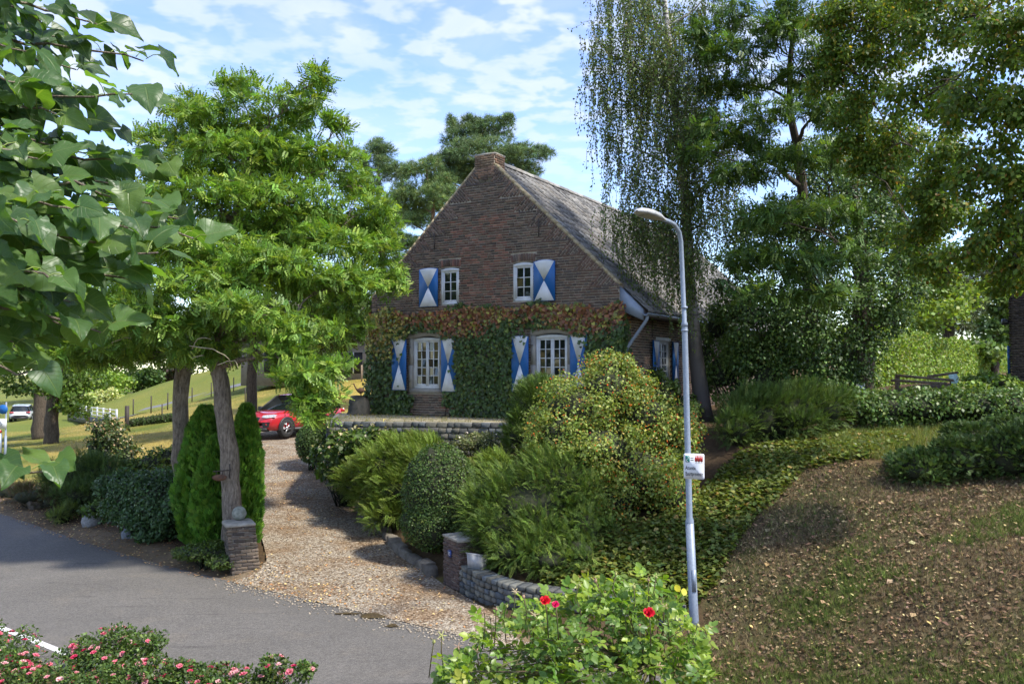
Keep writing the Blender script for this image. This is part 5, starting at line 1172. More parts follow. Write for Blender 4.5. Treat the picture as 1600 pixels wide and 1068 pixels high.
# --- the two robinias by the drive
tA0 = P(366, 830, 17.35); tA0[2] = float(H(tA0[0], tA0[1])) - .05
A_cl = px_clumps([(300, 440, 16.6, 92, 24), (420, 420, 17, 105, 27), (245, 500, 16.6, 85, 26), (385, 490, 16, 80, 24), (330, 385, 17.5, 110, 26), (500, 445, 17.6, 80, 25), (465, 515, 16.6, 68, 22), (440, 555, 16.2, 52, 20), (478, 585, 16, 46, 22), (505, 618, 16, 36, 18), (478, 630, 15.9, 26, 12), (492, 652, 15.9, 26, 9), (200, 475, 17, 60, 24), (175, 540, 17.5, 62, 20), (110, 556, 18, 60, 20), (330, 545, 17, 60, 18), (250, 555, 18.5, 70, 18), (520, 575, 16.5, 30, 16), (130, 480, 18, 60, 26), (70, 520, 18.5, 60, 24), (60, 450, 19, 60, 26), (20, 560, 19, 50, 20)])
RC = [(.138, .255, .046), (.112, .215, .042), (.17, .285, .05), (.09, .18, .038), (.205, .305, .055)]
tree('robinia_tree', 'front feathery green tree with a stout leaning trunk behind the left gate pillar', [tA0, P(360, 720, 17.3), P(350, 640, 17.3), P(343, 590, 17.3), P(345, 500, 17.2), P(348, 420, 17.2)], [.23, .19, .175, .165, .12, .05], A_cl, T_ROB, 18000, .195, RC, 'leaf', 'bark', 31, top=.45, twigs=4, lo=14, droop=.05)
tB0 = P(290, 795, 19.4); tB0[2] = float(H(tB0[0], tB0[1])) - .05
B_cl = px_clumps([(350, 185, 19.5, 78, 26), (450, 165, 19, 58, 28), (492, 125, 19, 26, 16), (380, 135, 19.5, 42, 18), (290, 165, 20, 36, 20), (525, 190, 19, 22, 15), (285, 225, 19.8, 78, 26), (395, 240, 18.8, 105, 25), (510, 255, 19, 62, 27), (235, 285, 20.2, 66, 26), (330, 300, 18.4, 95, 25), (450, 315, 18.4, 95, 26), (555, 330, 19.6, 62, 28), (590, 390, 19.6, 34, 30), (500, 385, 18.4, 88, 24), (550, 440, 19.2, 62, 24), (225, 370, 20.3, 72, 28), (400, 375, 19.6, 90, 24), (560, 285, 20, 34, 24), (180, 430, 20.5, 60, 26), (490, 505, 19.5, 70, 20), (430, 205, 20.5, 70, 22), (545, 500, 20, 40, 20), (360, 345, 21, 110, 34), (460, 360, 21.2, 100, 32), (300, 410, 21, 100, 30), (430, 270, 21, 100, 30), (320, 250, 21, 80, 30), (600, 345, 20, 30, 26), (610, 430, 20, 30, 30)])
tree('robinia_tree', 'tallest feathery green tree left of the farmhouse with a straight grey trunk', [tB0, P(281, 700, 19.4), P(283, 600, 19.4), P(295, 540, 19.4), P(330, 440, 19.4), P(372, 330, 19.4), P(390, 230, 19.4)], [.22, .185, .17, .16, .125, .085, .035], B_cl, T_ROB, 23000, .21, RC, 'leaf', 'bark', 32, top=.45, twigs=4, lo=11, droop=.0)
tC0 = P(393, 655, 39); tC0[2] = float(H(tC0[0], tC0[1])) - .05
C_cl = px_clumps([(420, 470, 38, 90, 40), (520, 490, 38, 70, 34), (560, 440, 38, 44, 36), (300, 510, 38, 90, 34), (200, 530, 39, 80, 30), (480, 535, 37, 62, 18), (400, 420, 38, 80, 36), (555, 520, 38, 40, 22)])
tree('robinia_tree', 'shaded tree standing behind the red car with a dark trunk', [tC0, P(393, 590, 39), P(398, 520, 39), P(420, 440, 38.5)], [.27, .22, .19, .08], C_cl, T_ROB4, 6000, .42, [(.06, .12, .025), (.05, .095, .022), (.085, .15, .03)], 'leaf', 'bark_dark', 33, twigs=2)
# dead twigs hanging in the front crown
g = rng_(3); tw = thing('dead_branch', 'bare pale dead branch hanging in the front tree crown', 'branch', P(320, 520, 15.9)); mb = MB()
for a_, b_ in (((296, 540, 16), (360, 578, 15.8)), ((300, 545, 16), (330, 530, 15.8)), ((318, 555, 15.9), (300, 560, 15.7)), ((340, 570, 15.8), (372, 575, 15.6)), ((170, 510, 16.4), (230, 500, 16.2)), ((175, 535, 16.4), (205, 528, 16.2))): branch(mb, P(*a_), P(*b_), .012, .005, g, .8, 8, 5)
mb.build('twigs', surf('dead_wood', (.36, .30, .2), (.25, .2, .13), 10, .9), tw, True, True)

# --- birch
bb_ = P(1101, 652, 22.5); bb_[2] = float(H(bb_[0], bb_[1])) - .05
g = rng_(41); birch = thing('birch_tree', 'weeping birch with a white trunk and hanging twigs in front of the roof', 'tree', bb_)
mb = MB(); tp_ = [bb_, P(1088, 560, 22.5), P(1078, 440, 22.5), P(1072, 330, 22.5), P(1062, 230, 22.5), P(1050, 120, 22.5), P(1040, 20, 22.5), P(1030, -90, 22.5), P(1026, -190, 22.5)]
q = resample(np.array(tp_), 30); mb.tube(q, np.interp(np.linspace(0, 1, 30), [0, .2, .6, 1], [.24, .15, .10, .03]), 10)
ends = []
lims = [(925, 55, 21.5), (935, 130, 21.8), (960, 40, 21), (985, 100, 22), (1005, -20, 21), (948, 210, 22.2), (975, 270, 21.6), (1010, 190, 21), (1030, 320, 21.4), (1110, 60, 22), (1120, 150, 22.5), (1135, 230, 22.5), (1095, 280, 21.5), (1150, 300, 23), (1050, 60, 20.8), (1130, -30, 22), (985, -60, 22), (945, -20, 23), (1000, 350, 22.6), (1070, 20, 24), (1010, 120, 24.5), (1090, 180, 24.6), (960, 330, 23), (1050, 380, 21.8), (1060, 200, 20.8), (1090, 120, 20.9)]
for (px, py, d) in lims:
    e = P(px, py, d); k = int(np.argmin(np.abs(q[:, 2] - (e[2] - .5 - .25 * abs(e[0] - q[-1, 0]))))); k = min(max(k, 6), 28); p = branch(mb, q[k], e, .045, .01, g, .35, 8, 5); ends += [p[i] for i in (3, 4, 5, 6, 7)]
mb.build('trunk', MAT['birch'], birch, True, True)
parts, tw = [], MB()
for e in ends:
    for _ in range(15):
        L = g.uniform(.5, 2.7) * g.uniform(.6, 1.1); s0 = e + g.normal(0, .24, 3); m = int(L / .038) ; t = np.linspace(0, 1, m); sway = g.normal(0, .2, 2)
        pth = s0 + np.stack([sway[0] * t ** .6 + .03 * np.sin(t * 9 + g.random() * 6), sway[1] * t ** .6, .12 * t - L * t ** 1.15], -1)
        tw.tube(pth[::max(1, m // 5)], .004, 3, cap=False)
        keep = g.random(m) < .9; pl_ = pth[keep] + g.normal(0, .032, (keep.sum(), 3)); nl = len(pl_)
        parts.append(scatter(T_LEAF, pl_, unit(g.normal(0, .6, (nl, 3)) + [0, 0, -1.0]), rand_dir(nl, g), g.uniform(.05, .08, nl), pal([(.085, .135, .036), (.062, .105, .03), (.115, .165, .045), (.16, .15, .045)], nl, g, .25, [.4, .35, .2, .05])))
fol('crown', parts, 'leaf', birch); tw.build('twigs', MAT['bark_dark'], birch, False, True)

# --- pines behind the house
def pine(label, trunk, tr, cl, n, seed, col):
    return tree('pine_tree', label, trunk, tr, cl, T_PINE, n, .30, col, 'needle', 'pine_bark', seed, 'tuft', .2, top=.35, twigs=4, shell=.6)
PC = [(.10, .165, .085), (.08, .135, .072), (.13, .20, .09)]
b0 = P(735, 500, 46); b0[2] = float(H(b0[0], b0[1])); pine('tall dark pine rising straight behind the chimney', [b0, P(735, 380, 46), P(745, 280, 46), P(750, 210, 46)], [.28, .25, .16, .04], px_clumps([(720, 215, 46, 32, 17), (770, 205, 46, 36, 15), (750, 235, 45, 60, 18), (800, 245, 46, 48, 15), (845, 240, 46, 20, 9), (700, 260, 46, 36, 17), (690, 285, 45, 32, 18), (820, 265, 46, 26, 9), (830, 275, 46, 12, 6), (740, 270, 47, 50, 17), (735, 192, 46, 12, 9), (705, 195, 46, 6, 12), (790, 190, 46, 14, 8), (650, 340, 46, 30, 9)]), 8000, 51, PC)
b0 = P(668, 520, 44); b0[2] = float(H(b0[0], b0[1])); pine('open lower pine showing bare branches left of the gable', [b0, P(672, 400, 44), P(676, 320, 44), P(665, 260, 44)], [.24, .2, .13, .03], px_clumps([(660, 265, 44, 32, 15), (640, 300, 44, 30, 16), (680, 310, 43.5, 34, 17), (645, 345, 44, 36, 8), (690, 285, 44, 24, 14), (640, 385, 44, 40, 13), (625, 410, 44, 34, 12), (660, 325, 45, 30, 12)]), 4500, 52, [(.12, .195, .085), (.10, .165, .075), (.16, .23, .085)])
b0 = P(600, 520, 48); b0[2] = float(H(b0[0], b0[1])); pine('dark pine behind the crown of the tallest feathery tree', [b0, P(598, 400, 48), P(592, 300, 48), P(590, 230, 48)], [.26, .2, .13, .04], px_clumps([(590, 240, 48, 24, 18), (600, 270, 48, 34, 20), (570, 290, 48, 30, 18), (600, 320, 48, 36, 20), (560, 250, 48, 20, 14), (590, 370, 48, 40, 22)]), 4500, 53, PC)

# --- right-hand trees
r0 = P(1268, 600, 23.8); r0[2] = float(H(r0[0], r0[1])) - .05
R_cl = px_clumps([(1150, 90, 20.5, 48, 28), (1210, 60, 20.5, 50, 24), (1130, 200, 20.5, 50, 24), (1190, 180, 20, 50, 24), (1270, 170, 20.5, 46, 26), (1220, 260, 20, 60, 24), (1160, 270, 20, 42, 18), (1290, 90, 20.5, 44, 28), (1240, 20, 20.5, 48, 24), (1150, 20, 21, 42, 18), (1300, 250, 20, 46, 26), (1090, 235, 20.3, 30, 14), (1180, 130, 21.5, 44, 20), (1200, 340, 19, 66, 18), (1160, 400, 19, 48, 18), (1240, 410, 18.6, 58, 20), (1190, 455, 18.6, 60, 16), (1290, 460, 18.5, 52, 16), (1240, 330, 19.5, 50, 20), (1330, 400, 19, 50, 18), (1100, 60, 21, 30, 22), (1320, 180, 21, 40, 26), (1180, 230, 21, 50, 22), (1255, 110, 21, 40, 24), (1300, 330, 21, 50, 24), (1120, 130, 21.5, 34, 20)])
tree('robinia_tree', 'feathery green tree with a forked trunk rising from the ivy right of the birch', [r0, P(1268, 500, 23.6), P(1262, 400, 23.2), P(1252, 300, 22.6), P(1248, 235, 22.2), P(1232, 150, 21.5), P(1240, 30, 21), P(1250, -60, 20.8)], [.25, .2, .17, .14, .12, .08, .05, .03], R_cl, T_ROB, 10000, .21, [(.055, .115, .03), (.045, .095, .028), (.08, .15, .035), (.11, .18, .04)], 'leaf', 'bark_dark', 34, top=.35, twigs=4, shell=.6)
i0 = P(1345, 625, 22.5); i0[2] = float(H(i0[0], i0[1])) - .05
I_cl = px_clumps([(1200, 560, 22, 52, 36), (1270, 560, 21.8, 55, 42), (1340, 550, 21.6, 42, 46), (1180, 500, 22, 50, 40), (1250, 500, 21.5, 62, 46), (1330, 480, 21.5, 62, 50), (1400, 450, 21.5, 55, 44), (1300, 410, 22, 70, 46), (1380, 380, 22.5, 66, 44), (1270, 350, 22.5, 62, 40), (1340, 310, 22.5, 66, 44), (1440, 400, 22.5, 48, 38), (1400, 320, 23, 56, 40), (1160, 440, 22.5, 44, 36), (1390, 500, 22, 40, 26), (1220, 420, 22.5, 60, 40), (1290, 290, 23.5, 50, 34), (1290, 600, 22, 60, 26), (1350, 590, 22.4, 25, 26), (1220, 340, 23.4, 50, 40), (1180, 380, 23, 48, 38), (1340, 250, 24, 60, 40), (1410, 260, 24, 60, 40), (1270, 240, 24.5, 36, 30), (1460, 330, 23.5, 50, 36), (1320, 200, 25, 44, 30)])
tree('ivy_clad_tree', 'broad dark ivy clad tree beside the tall hedge', [i0, P(1345, 560, 22.5), P(1350, 470, 22.5), P(1345, 380, 22.5), P(1335, 290, 22.5)], [.36, .3, .24, .17, .06], I_cl, T_LEAF, 58000, .085, [(.042, .086, .024), (.034, .07, .021), (.062, .115, .03), (.085, .15, .036)], 'leaf_gloss', 'bark_dark', 35, 'hang', twigs=3, shell=.4)
l0 = np.array([13.2, 13.6, float(H(13.2, 13.6))])
L_cl = px_clumps([(1330, 40, 17.6, 55, 40), (1400, 60, 17.5, 64, 44), (1480, 50, 15.3, 70, 46), (1560, 60, 12.5, 70, 50), (1350, 120, 17.6, 50, 36), (1430, 150, 15.6, 64, 42), (1510, 160, 13.0, 64, 44), (1590, 180, 12.5, 60, 50), (1390, 220, 17.6, 52, 34), (1460, 250, 15.6, 60, 40), (1540, 270, 13.0, 60, 44), (1600, 300, 12.6, 50, 46), (1490, 330, 15.6, 54, 34), (1560, 370, 13.0, 52, 38), (1440, 310, 15.8, 44, 28), (1610, 410, 12.8, 40, 34), (1510, 400, 13.8, 40, 22), (1640, 100, 12.0, 60, 60), (1680, 250, 12.5, 70, 60), (1310, 90, 17.7, 30, 24), (1570, 440, 13.5, 34, 18), (1460, -40, 15.6, 90, 50), (1580, -40, 12.8, 90, 50), (1300, 20, 17.8, 36, 30), (1330, 180, 17.9, 40, 30), (1370, 270, 17.9, 44, 30), (1340, 230, 18.1, 40, 24), (1420, 370, 16.4, 44, 26), (1470, 420, 16.1, 40, 22), (1290, 130, 18.1, 30, 24), (1390, 10, 17.8, 60, 30)])
tree('maple_tree', 'overhanging green and yellowing tree filling the top right corner', [l0, l0 + (-.1, 0, 2.5), l0 + (-.4, -.2, 4.5), l0 + (-1.0, -.3, 6.5), l0 + (-1.8, -.4, 8.5)], [.34, .28, .24, .16, .06], L_cl, T_LEAF, 62000, .082, [(.09, .15, .03), (.07, .125, .028), (.12, .18, .035), (.24, .22, .04), (.18, .12, .035)], 'leaf_thin', 'bark_dark', 36, 'hang', w=[.40, .33, .18, .06, .03], twigs=4, shell=.55)
# trees in the light behind the hedge
def far_tree(label, px, py, d, cl, n, size, cols, seed, name='broadleaf_tree', T=T_LEAF, tr=.2, grp='trees in the distance', mat='leaf'):
    b = P(px, py, d); b[2] = float(H(b[0], b[1])) - .1; cs = px_clumps(cl); top_ = max(c[2] for c, r in cs); x_ = np.mean([c[0] for c, r in cs]); 
    return tree(name, label, [b, b + (0, 0, (top_ - b[2]) * .35), np.array([(b[0] + x_) / 2, b[1], b[2] + (top_ - b[2]) * .65]), np.array([x_, b[1], top_])], [tr, tr * .8, tr * .55, tr * .15], cs, T, n, size, cols, mat, 'bark_dark', seed, 'any', group=grp, twigs=2, shell=.45)
far_tree('sunlit pale green tree behind the tall hedge near the ivy clad tree', 1400, 560, 38, [(1390, 470, 38, 60, 40), (1450, 430, 38, 56, 42), (1470, 490, 36, 50, 26), (1420, 380, 40, 60, 40), (1500, 460, 37, 42, 26), (1330, 330, 40, 50, 40), (1350, 250, 40, 60, 40)], 9000, .2, [(.15, .24, .04), (.12, .20, .035), (.19, .27, .05)], 61)
far_tree('grey green conifer with a brown trunk behind the far end of the hedge', 1480, 540, 42, [(1480, 500, 42, 40, 22), (1510, 470, 42, 36, 26), (1470, 440, 42, 40, 26), (1520, 430, 43, 40, 30)], 3500, .3, [(.08, .105, .05), (.06, .085, .042)], 62, 'conifer_tree', T_PINE, .3, mat='needle')
far_tree('light feathery tree between the hedge and the brick house corner', 1555, 570, 46, [(1550, 520, 46, 34, 26), (1570, 470, 46, 40, 30), (1540, 550, 45, 40, 16), (1590, 430, 48, 50, 34), (1600, 530, 47, 40, 30)], 4000, .3, [(.10, .17, .05), (.08, .14, .045)], 63)
# trees on the left
far_tree('leaning grey trunk tree on the left lawn, the nearer of two', 80, 692, 43, [(110, 625, 43, 34, 20), (90, 600, 43, 40, 20), (130, 590, 44, 40, 18), (60, 560, 43, 60, 26), (100, 520, 43, 60, 30), (120, 640, 42.5, 24, 14)], 5200, .2, [(.075, .14, .028), (.10, .17, .03), (.06, .11, .025)], 64, tr=.36)
far_tree('dark upright tree on the left lawn, the farther of two', 62, 672, 49, [(40, 560, 49, 70, 30), (60, 500, 49, 80, 36), (20, 600, 49, 40, 18), (100, 545, 50, 60, 22)], 5000, .24, [(.05, .095, .022), (.065, .12, .026)], 65, tr=.42)
far_tree('bright green maple beyond the white footbridge', 130, 640, 98, [(110, 600, 98, 34, 24), (150, 590, 98, 36, 26), (180, 600, 97, 26, 22), (130, 575, 100, 50, 20), (90, 615, 96, 30, 16)], 8000, .36, [(.16, .27, .04), (.13, .23, .035), (.20, .30, .05)], 66)
far_tree('pale cream green shrub at the end of the white footbridge', 160, 646, 90, [(150, 630, 90, 24, 13), (170, 622, 90, 18, 13), (140, 638, 89, 16, 9)], 3500, .3, [(.42, .48, .24), (.34, .42, .18)], 67, 'variegated_shrub', tr=.1)
far_tree('dark round tree at the top edge of the field', 222, 615, 104, [(220, 598, 104, 22, 14), (238, 590, 104, 20, 14), (205, 588, 106, 24, 18)], 2600, .4, [(.04, .085, .025), (.06, .115, .03)], 68)
far_tree('red brown leaved tree at the top edge of the field', 250, 600, 108, [(255, 588, 108, 22, 12), (275, 580, 108, 26, 14)], 2200, .42, [(.07, .05, .04), (.05, .07, .03)], 69)
for k, (px, d, w_, h_) in enumerate([(-30, 90, 70, 34), (60, 120, 80, 34), (170, 130, 70, 36), (290, 120, 60, 36), (340, 110, 60, 34), (400, 105, 50, 36), (455, 95, 46, 34), (520, 85, 50, 40), (580, 80, 50, 40), (640, 90, 60, 30)]):
    ord_ = ['first', 'second', 'third', 'fourth', 'fifth', 'sixth', 'seventh', 'eighth', 'ninth', 'tenth'][k]
    far_tree('dense background tree of the far wood, %s from the left edge' % ord_, px, 600, d, [(px, 560 - k * 3, d, w_, h_), (px + 30, 530 - k * 3, d, w_ * .8, h_), (px - 25, 540 - k * 4, d, w_ * .8, h_)], 3500, .45, [(.055, .105, .026), (.075, .13, .03), (.04, .08, .022)], 70 + k, grp='trees of the far wood')
for k, (px, d, w_, h_) in enumerate([(1240, 60, 60, 40), (1360, 70, 70, 36), (1470, 80, 70, 34), (1580, 75, 60, 34), (1690, 60, 70, 40), (1130, 60, 50, 26)]):
    ord_ = ['second', 'third', 'fourth', 'fifth', 'sixth', 'first'][k]
    far_tree('background tree behind the right-hand gardens, %s from the farmhouse' % ord_, px, 580, d, [(px, 540, d, w_, h_), (px + 20, 500, d, w_ * .8, h_)], 3000, .4, [(.075, .13, .032), (.10, .165, .04), (.055, .10, .026)], 90 + k, grp='trees behind the right-hand gardens')
# ================================================================== shrubs, hedges, ground cover
def shrub(name, label, cl, T, n, size, cols, mat, seed, orient='out', var=.22, w=None, core=.6, cat='shrub', group=None, droop=0., shell=.22, extra=None, bend=(0, 0, 0), base=None, lump=(12, .36)):
    """foliage spread through ellipsoid clumps over inner twigs and opaque dark cores"""
    g = rng_(seed); cs = cl if not isinstance(cl[0][0], (int, float)) else px_clumps(cl)
    c0 = base if base is not None else np.mean([c for c, r in cs], 0); root = thing(name, label, cat, (c0[0], c0[1], float(H(c0[0], c0[1]))), 0, group); z0 = OFF[root.name][2]
    mb = MB()
    for c, r in cs:
        for k in range(9):
            e = c + rand_dir(1, g)[0] * r * .8; e[2] = max(e[2], z0 + .1); branch(mb, np.array([c0[0] + g.normal(0, .1), c0[1] + g.normal(0, .1), z0 - .05]), e, .022, .006, g, .25, 5, 4)
        if core:  # solid dark core added, stands in for the dense interior
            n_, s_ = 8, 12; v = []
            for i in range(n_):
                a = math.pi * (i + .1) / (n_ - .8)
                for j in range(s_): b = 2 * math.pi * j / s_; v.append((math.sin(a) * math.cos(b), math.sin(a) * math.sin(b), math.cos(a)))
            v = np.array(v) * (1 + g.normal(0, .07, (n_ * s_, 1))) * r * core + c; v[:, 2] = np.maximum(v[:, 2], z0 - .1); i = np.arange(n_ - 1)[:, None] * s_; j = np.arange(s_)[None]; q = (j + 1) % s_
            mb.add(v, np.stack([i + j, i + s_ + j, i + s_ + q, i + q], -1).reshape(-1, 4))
    mb.build('inner_dark_fill', MAT['twig_and_core'], root, False, True)
    p, nr, k, rad = ell_pts((lumpy(cs, lump[0], lump[1], g) + list(cs)) if lump else cs, n, g, shell, .3); gz = H(p[:, 0], p[:, 1]); ok = p[:, 2] > gz + .02; p, nr = p[ok], nr[ok]; n = len(p)
    if orient == 'out': d = unit(nr + rand_dir(n, g) * .55 + np.array(bend) + [0, 0, -droop]); nm = unit(rand_dir(n, g) * .6 + UP)
    elif orient == 'face': d = unit(rand_dir(n, g) + [0, 0, -.3]); nm = unit(nr + rand_dir(n, g) * .6 + UP * .25)
    elif orient == 'up': d = unit(UP * 1.4 + nr * .5 + rand_dir(n, g) * .3); nm = unit(nr + rand_dir(n, g) * .5)
    fol('foliage', [scatter(T, p, d, nm, size * g.uniform(.65, 1.3, n), pal(cols, n, g, var, w))] + (extra(p, nr, g) if extra else []), mat, root); return root, cs
YEW = [(.062, .110, .022), (.046, .086, .019), (.085, .145, .028)]; YEWL = [(.14, .21, .035), (.11, .175, .03), (.09, .14, .026)]
shrub('yew_bush', 'broad dark green yew overhanging the low curved entrance wall', [(830, 800, 15.6, 95, 75), (880, 770, 15.9, 75, 80), (790, 830, 15.2, 55, 46), (850, 850, 15.0, 60, 34), (770, 780, 15.9, 40, 50), (910, 830, 15.4, 45, 50), (800, 858, 14.75, 40, 24), (860, 872, 14.5, 44, 20), (905, 862, 14.7, 36, 26), (755, 835, 15.5, 26, 30)], T_YEW, 14500, .165, YEW + [(.12, .185, .034)], 'needle', 101, bend=(-.5, -.1, .2))
shrub('spreading_juniper', 'light green feathery spreading conifer above the driveway edging', [(605, 730, 19.8, 54, 30), (638, 712, 20.2, 52, 28), (580, 738, 20, 34, 18), (622, 768, 19.2, 40, 30), (655, 755, 19.2, 38, 44), (664, 705, 20.4, 34, 22), (556, 752, 20.8, 26, 22), (578, 775, 20.0, 26, 20), (600, 800, 19.0, 26, 20)], T_YEW, 9000, .21, YEWL, 'needle', 102, bend=(-.7, -.1, .3), core=.6)
shrub('spreading_juniper', 'light green feathery conifer between the clipped box egg and the yew', [(762, 765, 18.0, 30, 34), (775, 742, 18.3, 34, 28), (755, 790, 17.6, 22, 26)], T_YEW, 3600, .2, YEWL, 'needle', 103, bend=(-.8, -.1, .35), core=.7)
BOX = [(.055, .105, .028), (.07, .125, .032), (.042, .082, .024), (.12, .16, .04)]
shrub('clipped_box', 'large egg shaped clipped box bush beside the driveway', [(688, 775, 17.2, 60, 83, .76), (682, 815, 17.1, 56, 45, .7)], T_LEAF, 24000, .042, BOX, 'leaf', 104, 'face', .3, [.4, .3, .22, .08], core=.90, shell=.05, lump=None)
shrub('clipped_box', 'dark clipped box ball at the end of the terrace wall', [(488, 692, 26.6, 25, 32)], T_LEAF, 9000, .05, BOX[:3], 'leaf', 105, 'face', .3, core=.88, shell=.06, lump=None)
shrub('clipped_box', 'small round dark bush tucked in front of the light green spreading conifer', [(G(588, 800) + (0, .35, .16), np.array([.3, .3, .3]))], T_LEAF, 5000, .045, BOX[:3], 'leaf', 106, 'face', .3, core=.88, shell=.06, lump=None, base=G(588, 800) + (0, .35, 0))
def hyd(p, nr, g):
    k = g.choice(len(p), 420, False); return [scatter(T_LEAF2, p[k] + nr[k] * .06 + UP * .04 + g.normal(0, .04, (420, 3)), rand_dir(420, g), unit(UP + nr[k] + rand_dir(420, g) * .3), g.uniform(.06, .10, 420), pal([(.55, .50, .32), (.45, .46, .24), (.6, .5, .42)], 420, g, .15))]
shrub('hydrangea_bush', 'leafy hydrangea with fading cream flower heads before the terrace wall', [(540, 700, 21.6, 34, 24), (565, 690, 21.4, 28, 20), (525, 715, 21.8, 24, 20), (590, 682, 21.2, 20, 12), (520, 735, 22.0, 24, 18), (540, 748, 21.3, 20, 14), (505, 715, 23.5, 18, 20)], T_LEAF2, 3600, .13, [(.06, .115, .028), (.08, .145, .032), (.045, .085, .022)], 'leaf', 107, 'face', extra=hyd)
shrub('white_rose_bush', 'thin grey green rose bush with white flowers below the terrace wall', [(760, 695, 20.3, 40, 18), (735, 690, 20.5, 30, 14), (785, 710, 20, 26, 20)], T_LEAF, 3800, .05, [(.12, .15, .07), (.09, .12, .05), (.16, .18, .09)], 'leaf', 108, 'face', core=.5, shell=.5, extra=lambda p, nr, g: [scatter(T_LEAF2, p[:60] + nr[:60] * .08, rand_dir(60, g), UP + rand_dir(60, g) * .3, np.full(60, .06), pal([(.75, .75, .70)], 60, g, .05))])
shrub('yew_bush', 'dark yew standing against the terrace wall below the right lower window', [(825, 650, 19.4, 28, 48), (840, 620, 19.6, 24, 28), (810, 680, 19.3, 24, 26)], T_YEW, 5200, .16, YEW, 'needle', 109, bend=(-.3, 0, .6))
def hips(p, nr, g):
    k = g.choice(len(p), 2000, False); v = np.array([[0, 0, -.5], [.5, 0, 0], [0, .5, 0], [-.5, 0, 0], [0, -.5, 0], [0, 0, .5]]); f = [np.array([[0, 2, 1], [0, 3, 2], [0, 4, 3], [0, 1, 4], [5, 1, 2], [5, 2, 3], [5, 3, 4], [5, 4, 1]])]
    return [scatter((v, f), p[k] + nr[k] * .05, rand_dir(2000, g), rand_dir(2000, g), g.uniform(.026, .042, 2000), pal([(.55, .13, .02), (.5, .2, .03), (.42, .07, .02)], 2000, g, .15))]
shrub('rosehip_bush', 'huge light green wild rose bush dotted with orange hips in front of the house', [(900, 640, 16.8, 75, 50), (950, 610, 17, 70, 52), (1000, 650, 17, 70, 60), (1050, 690, 17, 48, 50), (930, 700, 16.4, 90, 52), (1000, 740, 16.4, 75, 60), (1050, 770, 16.2, 40, 44), (880, 680, 16.4, 55, 44), (960, 775, 16.2, 55, 40), (955, 585, 17.2, 40, 32), (1075, 660, 17.3, 24, 34)], T_LEAF, 52000, .058, [(.17, .235, .055), (.135, .20, .048), (.22, .28, .07), (.32, .27, .07)], 'leaf', 110, 'face', w=[.42, .28, .22, .08], core=.55, shell=.5, lump=(16, .34), extra=hips)
# side of the house
shrub('laurel_bush', 'loose green shrub hiding the side wall right of the birch', [(1130, 580, 23, 40, 46), (1170, 560, 22.5, 44, 50), (1120, 510, 23.5, 30, 34), (1200, 590, 22, 46, 40), (1160, 490, 23, 44, 34), (1100, 560, 23.4, 16, 40), (1220, 540, 22, 40, 40)], T_LEAF, 15000, .075, [(.075, .125, .03), (.055, .10, .026), (.10, .16, .036)], 'leaf', 111, 'face', core=.5, shell=.45)
shrub('ivy_shrub', 'small leafy shrub below the side window of the farmhouse', [(1040, 620, 22.6, 30, 26), (1065, 640, 22.4, 28, 26), (1025, 590, 22.8, 14, 16)], T_LEAF2, 2600, .08, [(.05, .09, .024), (.07, .12, .028)], 'leaf', 112, 'face', core=.6, shell=.4)
shrub('yew_bush', 'wide flat topped dark yew right of the birch trunk', [(1180, 655, 19.2, 64, 38), (1240, 645, 19.2, 64, 40), (1150, 670, 18.8, 34, 28), (1290, 640, 19.2, 40, 30), (1210, 625, 19.6, 60, 20)], T_YEW, 9500, .18, [(.06, .105, .024), (.045, .083, .02), (.085, .14, .03)], 'needle', 113, bend=(.35, -.2, .5))
shrub('low_hedge', 'long low dark leafy hedge along the top of the bank', [(x, 640 - (x - 1330) * .01, 19.6, 46, 30) for x in range(1335, 1720, 50)] + [(x, 622, 20.6, 50, 16) for x in range(1340, 1720, 60)], T_LEAF, 19000, .085, [(.075, .135, .038), (.058, .108, .032), (.105, .175, .048), (.18, .23, .09)], 'leaf_gloss', 114, 'face', w=[.4, .35, .2, .05], core=.5, shell=.3, cat='hedge')
shrub('creeping_juniper', 'dense dark green creeping juniper mat on the bank at right', [(1440, 735, 15.6, 46, 24), (1500, 720, 15.6, 60, 34), (1570, 715, 15.4, 60, 40), (1630, 710, 15.2, 60, 44), (1530, 690, 16.4, 60, 26), (1600, 680, 16.6, 60, 26), (1420, 720, 16, 26, 14), (1690, 700, 15.2, 60, 46)], T_THUJA, 17000, .105, [(.05, .09, .026), (.062, .11, .03), (.038, .07, .022)], 'needle', 115, bend=(0, 0, .4), core=.7, shell=.15)
